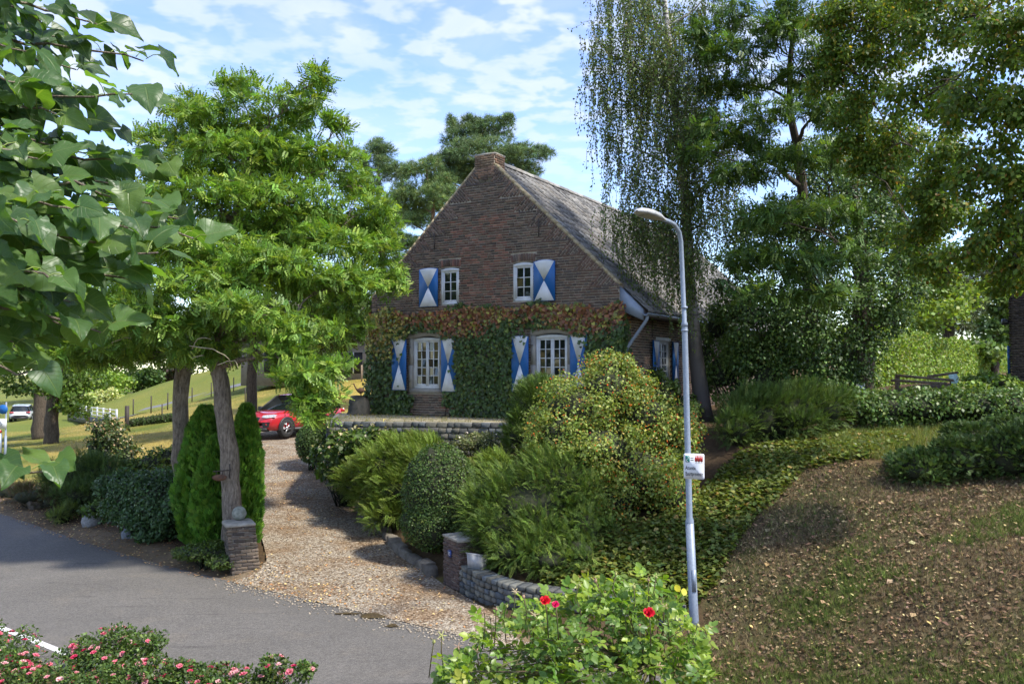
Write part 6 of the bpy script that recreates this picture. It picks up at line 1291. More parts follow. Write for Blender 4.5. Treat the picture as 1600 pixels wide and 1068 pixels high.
# tall clipped hedge
hA, hB = P(1325, 600, 27), P(1568, 592, 55); g = rng_(116)
for k in range(9):
    t0, t1 = k / 9, (k + 1) / 9; a, b = hA + (hB - hA) * t0, hA + (hB - hA) * t1; m = (a + b) / 2; L = np.linalg.norm((b - a)[:2]); h_ = 1.75 + .15 * g.normal() + .25 * (k < 3); gz = float(H(m[0], m[1]))
    root = thing('tall_hedge', 'clipped bright green hedge section, %s from the ivy clad tree' % ['first', 'second', 'third', 'fourth', 'fifth', 'sixth', 'seventh', 'eighth', 'ninth'][k], 'hedge', (m[0], m[1], gz), math.atan2(b[1] - a[1], b[0] - a[0]), 'sections of the tall clipped hedge')
    mb = MB(); mb.box2((-L / 2 + .05, -.32, -.1), (L / 2 - .05, .32, h_ - .06)); mb.build('inner_dark_fill', MAT['twig_and_core'], root)  # solid dark box added in place of the hedge's dense inside
    n = int(4200 - k * 280); u = g.uniform(-1, 1, (n, 3)); f = g.integers(0, 5, n); p = u * np.array([L / 2, .4, h_ / 2]); p[:, 2] += h_ / 2
    p[f < 3, 1] = -.4; p[f == 3, 2] = h_; p[f == 4, 0] = np.sign(u[f == 4, 0]) * L / 2; nr = np.zeros((n, 3)); nr[f < 3, 1] = -1; nr[f == 3, 2] = 1; nr[f == 4, 0] = np.sign(u[f == 4, 0])
    p += g.normal(0, .05, (n, 3)); fol('foliage', [scatter(T_LEAF, p, rand_dir(n, g), unit(nr + rand_dir(n, g) * .7), g.uniform(.08, .15, n), pal([(.16, .26, .045), (.12, .21, .04), (.22, .30, .07), (.30, .34, .14)], n, g, .25, [.4, .35, .18, .07]))], 'leaf', root, False)
shrub('kitchen_garden_plants', 'bright leafy vegetable plants between the hedge and the brick house corner', [(1540, 595, 23, 30, 12), (1570, 600, 22, 26, 12), (1520, 605, 22, 24, 8)], T_LEAF2, 2200, .11, [(.16, .25, .05), (.12, .2, .04)], 'leaf', 117, 'face', core=.5, shell=.5, cat='plants')
# --- left bed
def thuja(label, px, py0, py1, d, wpx, seed):
    g = rng_(seed); b = P(px, py1, d); b[2] = float(H(b[0], b[1])) - .05; h_ = P(px, py0, d)[2] - b[2]; r_ = wpx * d / FPX
    root = thing('thuja_conifer', label, 'conifer', b, 0, 'clipped conifers by the gate'); n = 6000
    prof = lambda t: r_ * np.sin(np.clip(t * .86 + .14, 0, 1) * math.pi) ** .55 * (1 - .25 * t)
    mb = MB(); mb.lathe(b, [(max(.02, prof(t) * .72), t * h_ * .97) for t in np.linspace(0, .98, 12)], 14); mb.build('inner_dark_fill', MAT['twig_and_core'], root, True, True)  # solid dark body added in place of the conifer's dense inside
    t = g.random(n) ** .85; a = g.uniform(0, 2 * math.pi, n); lobes = 1 + .10 * np.sin(a * 5 + t * 9) + .06 * np.sin(a * 9 - t * 14); rr = prof(t) * lobes * g.uniform(.86, 1.03, n)
    nr = np.stack([np.cos(a), np.sin(a), np.full(n, .25)], -1); p = b + np.stack([rr * np.cos(a), rr * np.sin(a), t * h_], -1)
    fol('foliage', [scatter(T_THUJA, p, unit(UP * 1.2 + nr * .55 + rand_dir(n, g) * .3), unit(np.cross(nr, rand_dir(n, g))), g.uniform(.12, .22, n), pal([(.075, .18, .022), (.055, .145, .02), (.11, .225, .028)], n, g, .2))], 'needle', root)
thuja('tall bright green conifer left of the front tree trunk', 320, 642, 822, 18.6, 44, 121); thuja('shorter bright green conifer in front, at the lower left of the trunk', 337, 690, 838, 17.9, 35, 122); thuja('narrow bright green conifer right of the front tree trunk', 383, 640, 822, 18.3, 25, 123)
DK = [(.05, .10, .042), (.038, .08, .035), (.07, .13, .052)]
shrub('evergreen_shrub', 'big dark blue green shrub in front of the middle tree trunk', [(248, 790, 19.3, 50, 44), (208, 785, 19.8, 42, 40), (275, 808, 19, 32, 34), (232, 818, 19.1, 40, 22), (190, 765, 20.4, 34, 30), (255, 760, 19.9, 42, 26)], T_LEAF, 22000, .075, DK, 'leaf_gloss', 131, 'face', core=.66, shell=.2)
shrub('evergreen_shrub', 'dark green bristly shrub, second from the left in the bed', [(125, 745, 23.2, 46, 34), (100, 750, 23.4, 32, 28), (160, 745, 23, 36, 30), (135, 770, 22.6, 44, 24)], T_YEW, 8000, .15, [(.055, .10, .028), (.042, .08, .025), (.075, .125, .032)], 'needle', 132, core=.62, bend=(0, 0, .5))
shrub('flowering_shrub', 'shrub with withered cream flower heads behind the dark shrubs', [(175, 690, 26, 30, 36), (160, 670, 26, 22, 22), (195, 710, 25.6, 24, 24), (150, 700, 26, 20, 26)], T_LEAF2, 3600, .085, [(.05, .085, .026), (.04, .07, .022), (.08, .11, .03)], 'leaf', 133, 'face', core=.55, shell=.45, extra=lambda p, nr, g: [scatter(T_LEAF2, p[:420] + nr[:420] * .07, rand_dir(420, g), nr[:420] + UP * .5, g.uniform(.06, .10, 420), pal([(.45, .36, .22), (.5, .42, .3), (.35, .25, .15)], 420, g, .2))])
shrub('heather_patch', 'low brown green heather at the left end of the bed', [(50, 775, 24, 34, 14), (90, 780, 23.2, 26, 14), (20, 768, 25, 24, 12)], T_YEW, 2600, .14, [(.07, .055, .03), (.06, .075, .03), (.09, .065, .04)], 'needle', 134, core=.7, bend=(0, 0, .6))
shrub('pale_green_shrub', 'yellow green low shrub left of the middle tree trunk', [(235, 725, 23.5, 30, 22), (260, 715, 24, 26, 20), (250, 745, 22.5, 36, 20), (215, 735, 23.5, 20, 18)], T_LEAF2, 3600, .075, [(.12, .17, .035), (.09, .14, .03), (.06, .10, .03)], 'leaf', 135, 'face', core=.6, shell=.35)
shrub('fern_tuft', 'small yellow green tuft beside the brown squared boulder', [(105, 800, 21.9, 15, 9), (92, 805, 21.6, 10, 5)], T_YEW, 500, .16, [(.11, .16, .03), (.08, .12, .03)], 'needle', 136, core=.5, bend=(0, 0, .6)); shrub('small_weed', 'low leafy weed behind the pale pointed boulder', [(148, 795, 21.3, 16, 10)], T_LEAF2, 500, .08, [(.09, .16, .04), (.07, .12, .03)], 'leaf', 137, 'face', core=.5)
shrub('groundcover_mat', 'flat green ground cover mat left of the leaning gate pillar', [(325, 862, 16.95, 40, 10, .55), (298, 862, 17.1, 26, 8, .5), (350, 876, 16.4, 22, 8, .4), (345, 855, 17.2, 30, 10, .4)], T_LEAF, 9000, .05, [(.065, .11, .024), (.05, .085, .02), (.09, .14, .03)], 'leaf', 138, 'face', core=.85, shell=.1)
for k, px in enumerate([208, 216, 224, 231, 238, 244, 250, 256, 262, 268]):
    y_ = 664 - (px - 208) * .13; q = G(px, y_ + 2); c = q + (0, 0, .22); shrub('box_ball', 'small dark box ball in the lawn row, %s from the service post' % ORD[k], [(c, np.array([.27, .27, .27]))], T_LEAF, 260, .09, BOX[:3], 'leaf', 150 + k, 'face', core=.9, shell=.1, group='row of small box balls', base=c, lump=None)

# --- climbing ivy on the facade
g = rng_(161); ivy = thing('climbing_ivy', 'climbing ivy covering the lower storey, its upper band turned brown and yellow', 'ivy', (HX, HY, HZ), HROT)
n = 19000; x = g.uniform(-8.15, .12, n); z = g.uniform(-.02, 3.25, n)
topz = 3.02 + .08 * np.sin(x * 2.3) + .06 * np.sin(x * 5.1 + 1) + .10 * np.exp(-(x + 3.8) ** 2 / 1.2); ok = z < topz + g.normal(0, .03, n)
for a, b, c, d in LOW:
    cx = (a + b) / 2; t_ = np.clip((x - a) / (b - a), 0, 1); headz = d - .24 + .115 * 4 * t_ * (1 - t_) + .13; ok &= ~((x > a - .02) & (x < b + .02) & (z > c - .05) & (z < headz))
    ok &= ~((x > a - .5) & (x < b + .45) & (z > .74) & (z < 2.2) & (g.random(n) < .97))
ok &= ~((x > -6.5 + (z < .4) * .1 - .12 * np.sin(z * 9)) & (x < -5.35 + .25 * (z < .3)) & (z < .66)); ok &= ~((np.abs(x + 2.8) < .35) & (np.abs(z - 2.35) < .14) & (g.random(n) < .8))
x, z = x[ok], z[ok]; n = len(x); dep = .03 + .13 * g.random(n) ** .7 + .05 * (np.sin(x * 3.1 + z * 2) > 0)
p = np.stack([x, -dep, z], -1)
m = 700; p2 = np.stack([.03 + .12 * g.random(m), g.uniform(-.05, .38, m), g.uniform(0, 3.05, m)], -1); m3 = 900; p3 = np.stack([-8.03 - .14 * g.random(m3), g.uniform(-.05, 1.2, m3), g.uniform(0, 3.0, m3)], -1)
P_all = np.vstack([p, p2, p3]); nr = np.vstack([np.tile([0, -1., .15], (n, 1)), np.tile([1., -.2, .1], (m, 1)), np.tile([-1., -.2, .1], (m3, 1))]); N = len(P_all)
band = smooth01((P_all[:, 2] - 2.38 - .22 * np.sin(P_all[:, 0] * 1.7) - .12 * g.normal(size=N)) / .22) * (P_all[:, 2] < topz.mean() - .03 + .1 * g.random(N)); left = smooth01((-6.2 - P_all[:, 0]) / 1.2) * smooth01((P_all[:, 2] - 1.35) / .7)
cg = pal([(.046, .085, .026), (.060, .108, .032), (.034, .064, .022), (.11, .15, .045)], N, g, .25, [.4, .3, .22, .08]); cb = pal([(.19, .08, .045), (.24, .12, .06), (.14, .07, .042), (.27, .26, .065), (.17, .20, .055)], N, g, .22, [.3, .22, .2, .16, .12]); cy_ = pal([(.28, .28, .07), (.17, .20, .055), (.22, .18, .055)], N, g, .2)
col = np.where((g.random(N) < band)[:, None], cb, cg); col = np.where(((g.random(N) < left * .75))[:, None], cy_, col)
fol('foliage', [scatter(T_IVY, P_all, unit(rand_dir(N, g) * .55 + [0, 0, -1]), unit(nr + rand_dir(N, g) * .5 + UP * .2), g.uniform(.06, .115, N), col)], 'leaf_gloss', ivy, False)
mb = MB()
for k in range(26):
    x0_ = g.uniform(-7.9, -.1)
    if any(a - .1 < x0_ < b + .1 for a, b, c, d in LOW): continue
    pts = [(x0_ + .2 * math.sin(zz * 1.3 + k) , -.03, zz) for zz in np.linspace(0, 2.8, 9)]; mb.tube(pts, np.linspace(.02, .006, 9), 4)
mb.build('stems', MAT['bark_dark'], ivy)

# --- ground cover, litter and grass
def region(poly, n, g, lift=.0):
    poly = np.asarray(poly); lo, hi = poly.min(0), poly.max(0); o = np.zeros((0, 2))
    while len(o) < n:
        q = g.uniform(lo, hi, (n * 2, 2)); o = np.vstack([o, q[in_poly(q[:, 0], q[:, 1], poly)]])
    o = o[:n]; return np.column_stack([o, H(o[:, 0], o[:, 1]) + lift])
def stuff(name, label, cat, parts, mat): o = fol(name, parts, mat, None, False); return tag(o, label, cat, kind='stuff')
g = rng_(171); SL2 = [(2.6, 12.2), (2.2, 10.9), (6, 7.9), (7.6, 9.5), (9.2, 12), (10.6, 15.4), (7.0, 16.4), (6.0, 17.2), (4.6, 16.0), (3.3, 14.2)]
IV1 = [(.3, 14.4), (.6, 13.95), (1.4, 13.5), (2.4, 12.95), (3.1, 13.4), (4.3, 15.2), (5.6, 16.6), (6.9, 16.8), (8.4, 18.0), (8.4, 19.0), (7.2, 19.2), (4.8, 18.2), (3.4, 16.4), (2.2, 15.6), (1.2, 15.0)]
p = region(IV1, 23000, g); n = len(p); p[:, 2] += .02 + .16 * g.random(n) ** 1.5 * (1 + .8 * vnoise(p[:, 0] * 2, p[:, 1] * 2, 8)).clip(.2)
stuff('ivy_groundcover', 'yellow green ivy ground cover spreading over the bank below the wild rose', 'ground cover', [scatter(T_IVY, p, unit(rand_dir(n, g) * [1, 1, .3]), unit(UP + rand_dir(n, g) * .6), g.uniform(.05, .095, n), pal([(.10, .14, .03), (.075, .115, .028), (.15, .18, .04), (.22, .17, .06)], n, g, .25, [.4, .33, .2, .07]))], 'leaf')
p = region(SL2, 21000, g, .015); keep = (vnoise(p[:, 0] * 2.2, p[:, 1] * 2.2, 14) + g.normal(0, .45, len(p)) > -.25); p = p[keep]; n = len(p); tilt = unit(UP + rand_dir(n, g) * .55); p[:, 2] += .012
stuff('fallen_leaves', 'yellow and brown fallen leaves scattered over the dry bank', 'leaves', [scatter(T_LEAF, p, unit(np.cross(tilt, rand_dir(n, g))), tilt, np.where(g.random(n) < .06, g.uniform(.085, .125, n), g.uniform(.03, .07, n)), pal([(.44, .36, .18), (.20, .14, .095), (.12, .082, .058), (.29, .22, .145), (.44, .40, .25)], n, g, .25, [.06, .36, .36, .18, .04]))], 'dryleaf')
p = region(SL2, 40000, g); n = len(p); vn = vnoise(p[:, 0] * 1.4, p[:, 1] * 1.4, 9) + vnoise(p[:, 0] * 5, p[:, 1] * 5, 10) * .5
s_ = dist_poly(p[:, 0], p[:, 1], CL[::3]) - ROADW / 2; gr = (g.random(n) < smooth01((vn - .22) * 2.2) * .85 + smooth01((2.1 - s_) / 1.2) * .8 + .06)
col = np.where(gr[:, None], pal([(.075, .11, .026), (.10, .14, .035)], n, g, .3), pal([(.16, .13, .08), (.11, .088, .058), (.23, .19, .12), (.075, .06, .042)], n, g, .35))
stuff('dry_grass', 'short dry brown grass with green tufts on the bank', 'grass', [scatter(T_BLADES, p, unit(UP + rand_dir(n, g) * .6), rand_dir(n, g), g.uniform(.05, .12, n) * np.where(gr, 1.2, .9), col)], 'dryleaf')
p = region([(6.0, 17.0), (7.4, 16.6), (9, 17), (14, 17.5), (14, 19.6), (7, 19.4)], 11000, g); n = len(p)
stuff('bank_grass', 'green grass and weeds along the upper edge of the bank', 'grass', [scatter(T_BLADES, p, unit(UP + rand_dir(n, g) * .5), rand_dir(n, g), g.uniform(.08, .24, n), pal([(.12, .17, .045), (.16, .20, .055), (.22, .21, .08), (.09, .14, .035)], n, g, .25))], 'leaf')
# lawn tufts
LAWN = [(-30, 33), (-14, 28), (-9, 26.5), (-13, 34), (-13, 41), (-4, 40), (-3, 60), (-20, 70), (-40, 70)]
p = region(LAWN, 30000, g); n = len(p); keep = g.random(n) < np.clip(42 / p[:, 1], 0, 1) ** 1.2; p = p[keep]; n = len(p); c = ground_col(p[:, 0], p[:, 1]) * 1.25
stuff('lawn_grass', 'short green and straw coloured grass of the left lawn', 'grass', [scatter(T_BLADES, p, unit(UP + rand_dir(n, g) * .5), rand_dir(n, g), g.uniform(.05, .12, n), np.clip(c * np.exp(g.normal(0, .25, (n, 1))), .02, .8))], 'leaf')
# leaf litter along the road's edge, in the left bed and on the drive
VER = np.vstack([FE[30:95] + _n[30:95] * .22, (FE[30:95] - _n[30:95] * 1.0)[::-1]]); q1 = region(VER, 5200, g, .02); DP = DRIVE_POLY[(DRIVE_POLY[:, 1] < 32)]; q2 = region(DP, 2300, g, .035); w_ = vnoise(q2[:, 0] * 1.2, q2[:, 1] * 1.2, 4); q2 = q2[w_ + g.normal(0, .3, len(q2)) > .05]
BED = [(-5.3, 16.2), (-6.8, 21), (-13, 27), (-20, 31.5), (-14.8, 25.6), (-8.4, 19.7), (-5.5, 16.6)]; q3 = region(BED, 1800, g, .02); q4 = region([(-9.5, 12.4), (-6.6, 11.9), (-3, 9.0), (-3.5, 7.5), (-8, 10)], 500, g, .03)
p = np.vstack([q1, q2, q3, q4]); n = len(p); tilt = unit(UP + rand_dir(n, g) * .4)
p[:, 2] = np.maximum(p[:, 2], .03); stuff('leaf_litter', 'brown leaf litter along the road edge, the bed and the driveway', 'leaves', [scatter(T_LEAF, p, unit(np.cross(tilt, rand_dir(n, g))), tilt, g.uniform(.03, .065, n), pal([(.30, .17, .08), (.22, .12, .06), (.40, .28, .14), (.48, .38, .2)], n, g, .25))], 'dryleaf')
# grass at the terrace edge
p = np.column_stack([np.linspace(-5, 2, 700) , np.zeros(700)]); p = np.column_stack([g.uniform(-4.9, .2, 900), g.uniform(21.6, 25.3, 900)]); p = p[in_poly(p[:, 0], p[:, 1], TERRACE)]; p = np.column_stack([p, np.full(len(p), HZ + .003)]); n = len(p)
stuff('terrace_weeds', 'thin grass growing between the stones of the terrace', 'grass', [scatter(T_BLADES, p, unit(UP + rand_dir(n, g) * .5), rand_dir(n, g), g.uniform(.04, .10, n), pal([(.14, .15, .04), (.2, .17, .06)], n, g, .3))], 'leaf')
# ================================================================== foreground: lime branches, rose bushes
def lime_leaf(seed):
    """heart shaped leaf with a pointed tip, folded along the midrib and waved at the rim; y along the midrib"""
    g = rng_(seed); rows, cols = 9, 7; V, UV = [], []; fold, curl, wav, ph = g.uniform(-.1, .55), g.uniform(.0, .8), g.uniform(.04, .11), g.uniform(0, 6)
    for r in range(rows):
        t = r / (rows - 1); wd = .52 * math.sin(math.pi * min(1, (t * .9 + .1)) ** .62) ** .8 * (1 - t ** 3 * .2) if t < 1 else 0
        for c in range(cols):
            s = (c / (cols - 1)) * 2 - 1; y = t - .16 * (abs(s) ** 1.6) * (1 - t) * 1.1 + .0; z = fold * abs(s) * wd - curl * t * t * .5 + wav * math.sin(9 * t + 5 * s + ph) * abs(s) - .15 * (abs(s) ** 2) * wd
            V.append((s * wd, y, z)); UV.append((s * .5 + .5, t))
    i = np.arange(rows - 1)[:, None] * cols; j = np.arange(cols - 1)[None]
    return np.array(V), np.stack([i + j, i + j + 1, i + cols + j + 1, i + cols + j], -1).reshape(-1, 4), np.array(UV)
def lime_mat():
    m, nt, b = new_mat('lime_leaf'); b.inputs['Roughness'].default_value = .4; spec(b, .5)
    uv = nd(nt, 'ShaderNodeUVMap'); s = nd(nt, 'ShaderNodeSeparateXYZ'); nt.links.new(uv.outputs[0], s.inputs[0])
    def mt(op, a, bb=None):
        n = nd(nt, 'ShaderNodeMath', operation=op)
        for i_, v_ in enumerate((a, bb)):
            if v_ is None: continue
            if isinstance(v_, (int, float)): n.inputs[i_].default_value = v_
            else: nt.links.new(v_, n.inputs[i_])
        return n.outputs[0]
    ax_ = mt('ABSOLUTE', mt('SUBTRACT', s.outputs[0], .5)); vein = mt('ABSOLUTE', mt('SUBTRACT', mt('FRACT', mt('MULTIPLY', mt('SUBTRACT', s.outputs[1], mt('MULTIPLY', ax_, .75)), 6.5)), .5))
    lat = mrange(nt, vein, .0, .07, 1, 0); mid = mrange(nt, ax_, .008, .03, 1, 0); vm = mt('MAXIMUM', mid, mt('MULTIPLY', lat, .55))
    oi = nd(nt, 'ShaderNodeVertexColor'); oi.layer_name = 'Col'; f = noise_fac(nt, 30, 3)
    base = mixc(nt, mrange(nt, f, .3, .7, 0, .4), oi.outputs[0], mixc(nt, 1., oi.outputs[0], (.7, .75, .7), 'MULTIPLY')); col = mixc(nt, mt('MULTIPLY', vm, .55), base, (.20, .27, .09)); nt.links.new(col, b.inputs['Base Color'])
    bump(nt, b, mt('MULTIPLY', vm, -1.0), .5, .004)
    t = nd(nt, 'ShaderNodeBsdfTranslucent'); nt.links.new(mixc(nt, 1., col, (1.9, 2.0, .45), 'MULTIPLY'), t.inputs['Color']); x = nd(nt, 'ShaderNodeMixShader'); x.inputs[0].default_value = .46; nt.links.new(b.outputs[0], x.inputs[1]); nt.links.new(t.outputs[0], x.inputs[2]); nt.links.new(x.outputs[0], nt.nodes['Material Output'].inputs[0]); return m
MAT['lime'] = lime_mat(); g = rng_(201)
LM = []
for k in range(14):
    v, f, uv = lime_leaf(k); c = np.array([(.085, .155, .04), (.065, .13, .038), (.12, .19, .042)][k % 3]) * g.uniform(.85, 1.2); LM.append(make_mesh('leaf', v, [f], MAT['lime'], np.tile(c, (len(v), 1)), smooth=True, uv=uv))
lt = np.array([-4.6, 1.6, float(H(-4.6, 1.6))]); lime = thing('lime_tree', 'large leaved lime branches hanging in at the left edge', 'tree', lt)
mb = MB(); mb.tube([lt + (0, 0, -.1), lt + (.05, .05, 1.5), lt + (.1, .1, 3.2), lt + (.1, .2, 5.2)], [.2, .17, .14, .08], 12)
TW = [  # twig tips on the photo with depth, and the y where the twig enters at the left
 ((228, 92, 2.9), 60), ((222, 150, 2.7), 190), ((160, 205, 3.0), 150), ((150, 40, 2.9), -20), ((255, 262, 2.8), 250), ((235, 320, 2.6), 280), ((305, 372, 2.6), 330), ((250, 400, 2.4), 360), ((225, 440, 2.5), 420), ((160, 520, 2.4), 470), ((110, 330, 2.3), 300), ((120, 110, 3.1), 60), ((60, 250, 2.4), 240), ((90, 440, 2.2), 400), ((50, 590, 2.3), 560), ((70, 735, 2.3), 760), ((60, 30, 2.8), -40), ((170, 290, 3.0), 220), ((40, 350, 2.1), 330), ((140, 390, 2.7), 350), ((200, 250, 3.2), 200), ((20, 480, 2.3), 450), ((190, 355, 2.4), 320), ((90, 180, 2.7), 150), ((30, 130, 2.6), 100), ((100, 290, 2.9), 280), ((60, 400, 2.6), 380), ((280, 345, 2.9), 300), ((30, 40, 3.0), 20), ((10, 200, 2.8), 190), ((20, 300, 3.1), 280), ((60, 480, 2.9), 440), ((110, 470, 2.9), 430), ((150, 440, 3.0), 400), ((30, 420, 3.0), 400), ((100, 60, 3.2), 10), ((130, 240, 3.1), 210), ((20, 540, 2.5), 530), ((70, 330, 3.1), 300), ((180, 400, 3.1), 360), ((40, 80, 2.7), 60), ((70, 150, 2.9), 110), ((30, 230, 2.5), 220), ((90, 370, 2.5), 350), ((130, 350, 2.8), 310), ((20, 380, 2.6), 370), ((50, 530, 2.7), 500), ((100, 510, 2.6), 470), ((60, 290, 2.7), 260), ((110, 420, 2.9), 390)]
spots = []
for (tx, ty, td), ey in TW:
    tip = P(tx, ty, td); st = P(-190, ey + 20, td + g.normal(0, .12)); t = np.linspace(0, 1, 12)[:, None]; pth = st + (tip - st) * t + np.array([0, 0, .05]) * np.sin(t * math.pi) + g.normal(0, .006, (12, 3)); mb.tube(pth, np.linspace(.009, .0025, 12), 5)
    hub = lt + np.array([.1, .1, max(1.2, min(4.8, st[2] - lt[2] + .4))]); branch(mb, hub, st, .04, .009, g, .2, 6, 6)
    L = np.linalg.norm(tip - st); k = int(L / .036)
    for i in range(k):
        u = 1 - i * .036 / L * g.uniform(.9, 1.1)
        if u < .1: break
        spots.append((st + (tip - st) * u + np.array([0, 0, .05]) * math.sin(u * math.pi), unit(tip - st), (-1) ** i, i == 0))
brown = MB(); leaves = []
for p, tw_, s, last in spots:
    side = unit(np.cross(tw_, UP)) * s; pet = unit(tw_ * (.8 if last else .35) + side * (.2 if last else .7) + np.array([0, 0, .25]) + g.normal(0, .2, 3)); e = p + pet * g.uniform(.03, .06) ; brown.tube([p, (p + e) / 2 + (0, 0, .006), e], .0016, 4, cap=False)
    d = unit(pet * .8 + np.array([.25, -.1, -.75]) * g.uniform(.5, 1.2) + g.normal(0, .3, 3)); nm = unit(UP * .8 + np.array([.35, -.75, 0]) + g.normal(0, .45, 3)); leaves.append((e, d, nm, g.uniform(.062, .115)))
def pxof(p):
    r = np.array(p) - [0, 0, EYE]; zc_ = r[1] * math.cos(PITCH) + r[2] * math.sin(PITCH); yc = -r[1] * math.sin(PITCH) + r[2] * math.cos(PITCH); return 800 + FPX * r[0] / zc_, 534 - FPX * yc / zc_
leaves = sorted(leaves, key=lambda q: (not (-70 < pxof(q[0])[0]), q[0][1])); o_l = OFF[lime.name]
seen = 0; extra_l = []
for e, d, nm, sz in leaves:
    x = unit(np.cross(d, nm)); z = np.cross(x, d); m4 = np.eye(4); m4[:3, :3] = np.stack([x, d, z], 1) * sz; m4[:3, 3] = e - o_l
    if pxof(e)[0] < -70: continue
    if seen >= 300: extra_l.append((e, d, nm, sz)); continue
    link('leaf', LM[g.integers(14)], lime, mat4=Matrix(m4.tolist())); seen += 1
mb.build('branches', MAT['bark'], lime, True, True); brown.build('leaf_stalks', surf('green_stalk', (.20, .26, .06), (.15, .2, .05)), lime, True, True, kind='stuff')
if extra_l:
    v, f, uv = lime_leaf(5); E_ = [np.array(q) for q in zip(*[(a, b, c, s) for a, b, c, s in extra_l])]; V_, F_, C_ = scatter((v, [f]), E_[0], E_[1], E_[2], E_[3], pal([(.045, .095, .035), (.036, .08, .033)], len(E_[0]), g, .15)); link('leaves', make_mesh('leaves', V_ - o_l, F_, MAT['lime'], C_, smooth=True, uv=np.tile(uv, (len(E_[0]), 1))), lime)['kind'] = 'stuff'
# filler leaves outside the frame and behind, one mesh
v, f, uv = lime_leaf(3); n = 420; pos = np.array([lt + (.2, .3, 2.6) for _ in range(n)]) + g.normal(0, 1, (n, 3)) * [.55, .7, .95] ; keep = np.array([pxof(q)[0] < -90 or q[1] < 1.0 for q in pos]) & (np.linalg.norm(pos - [0, 0, EYE], axis=1) > 1.6) & (pos[:, 0] < -1.8); pos = pos[keep]; n = len(pos)
fol('crown', [scatter((v, [f]), pos, unit(rand_dir(n, g) + [0, 0, -.8]), unit(UP + rand_dir(n, g) * .6), g.uniform(.09, .13, n), pal([(.055, .11, .035), (.045, .095, .033)], n, g, .15))], 'leaf', lime, kind='stuff')

# --- rose bush with red flowers in front
T_RL = (np.array([[0, 0, 0], [-.26, .2, .05], [-.34, .48, .07], [-.2, .8, .03], [0, 1, -.06], [.2, .8, .03], [.34, .48, .07], [.26, .2, .05], [0, .25, 0], [0, .55, .0], [0, .8, -.02]]), [np.array([[0, 8, 2, 1], [8, 9, 3, 2], [9, 10, 4, 3], [0, 7, 6, 8], [8, 6, 5, 9], [9, 5, 4, 10]])])
def rose_leaf(seed, parts=False):
    g = rng_(seed); V, F, n = [], [], 0
    for (x, y, a, s) in ((0, .55, 0, .46), (.03, .48, 1.15, .40), (-.03, .48, -1.15, .40), (.02, .22, 1.25, .33), (-.02, .22, -1.25, .33)):
        v = T_RL[0] * s * np.array([1, 1, 1]); v = v @ rotx(g.normal(-.1, .25)).T @ roty(g.normal(0, .3)).T @ rotz(-a + g.normal(0, .12)).T + [x, y, -.12 * y * y]; V.append(v); F.append(T_RL[1][0] + n); n += len(v)
    V.append(np.array([(-.008, 0, 0), (.008, 0, 0), (.006, .56, -.04), (-.006, .56, -.04)])); F.append(np.array([[0, 1, 2, 3]]) + n); return np.vstack(V), [np.vstack(F)]
MAT['roseleaf'] = leaf_mat('rose_leaf', .4, .4, .45, (1.5, 1.6, .4))
def petal_flower(seed, nl=3):
    g = rng_(seed); V, F, n = [], [], 0
    for L in range(nl):
        for k in range(5):
            a = 2 * math.pi * k / 5 + L * .6; up = [.25, .75, 1.25][L]; r = [.5, .38, .22][L]; ca, sa = math.cos(a), math.sin(a); d = np.array([ca * math.cos(up), sa * math.cos(up), math.sin(up)]); s = np.array([-sa, ca, 0]); q = np.cross(d, s)
            V += [0 * d, d * r * .6 + s * r * .55 + q * -.05, d * r * 1.05 + s * r * .35, d * r + q * .08, d * r * 1.05 - s * r * .35, d * r * .6 - s * r * .55 - q * .05]; F += [[n, n + 1, n + 2, n + 3], [n, n + 3, n + 4, n + 5]]; n += 6
    return np.array(V), [np.array(F)]
def star_hip(g):
    V = [(0, 0, 0)]; mb = MB(); mb.lathe((0, 0, 0), [(.002, -.5), (.22, -.4), (.3, -.15), (.2, .1), (.05, .15)], 7)
    for k in range(5): a = k * 1.2566; d = np.array([math.cos(a), math.sin(a), .25]); s = np.array([-math.sin(a), math.cos(a), 0]) * .09; mb.add([(0, 0, .12), d * .45 + s + (0, 0, .1), d * .95 + (0, 0, .0), d * .45 - s + (0, 0, .1)], np.array([[0, 1, 2, 3]]))
    return mb
g = rng_(211); rc = np.array([.55, 5.3]); rose = thing('rose_bush', 'bright green rose bush with three red blooms in the centre foreground', 'rose bush', (rc[0] + .35, rc[1], float(H(rc[0] + .35, rc[1]))))
RL = [make_mesh('leaf', *(lambda VF: (VF[0], VF[1]))(rose_leaf(k)), MAT['roseleaf'], np.tile(np.array([(.16, .25, .032), (.125, .215, .032), (.21, .29, .04), (.09, .16, .035)][k % 4]) * g.uniform(.85, 1.15), (59, 1))) for k in range(12)]
R_c = px_clumps([(800, 1010, 5.2, 70, 40, .3), (880, 975, 5.3, 80, 45, .35), (960, 960, 5.4, 80, 42, .35), (1030, 985, 5.4, 60, 50, .3), (900, 1050, 5.1, 110, 45, .35), (1000, 1060, 5.2, 70, 40, .3), (1070, 1020, 5.3, 32, 40, .2), (740, 1050, 5.1, 40, 26, .2), (990, 925, 5.4, 60, 18, .25), (860, 1110, 5.1, 130, 50, .4), (1085, 1060, 5.2, 24, 18, .2), (705, 1040, 5.05, 26, 14, .15), (725, 1065, 5.0, 40, 18, .2), (930, 935, 5.4, 50, 18, .25)])
stem = MB(); o_r = OFF[rose.name]
b0 = o_r.copy(); mainp = P(1018, 1040, 5.35); stem.tube([b0 - (0, 0, .05), (b0 + mainp) / 2, mainp, P(1012, 990, 5.4)], [.028, .024, .02, .012], 7)
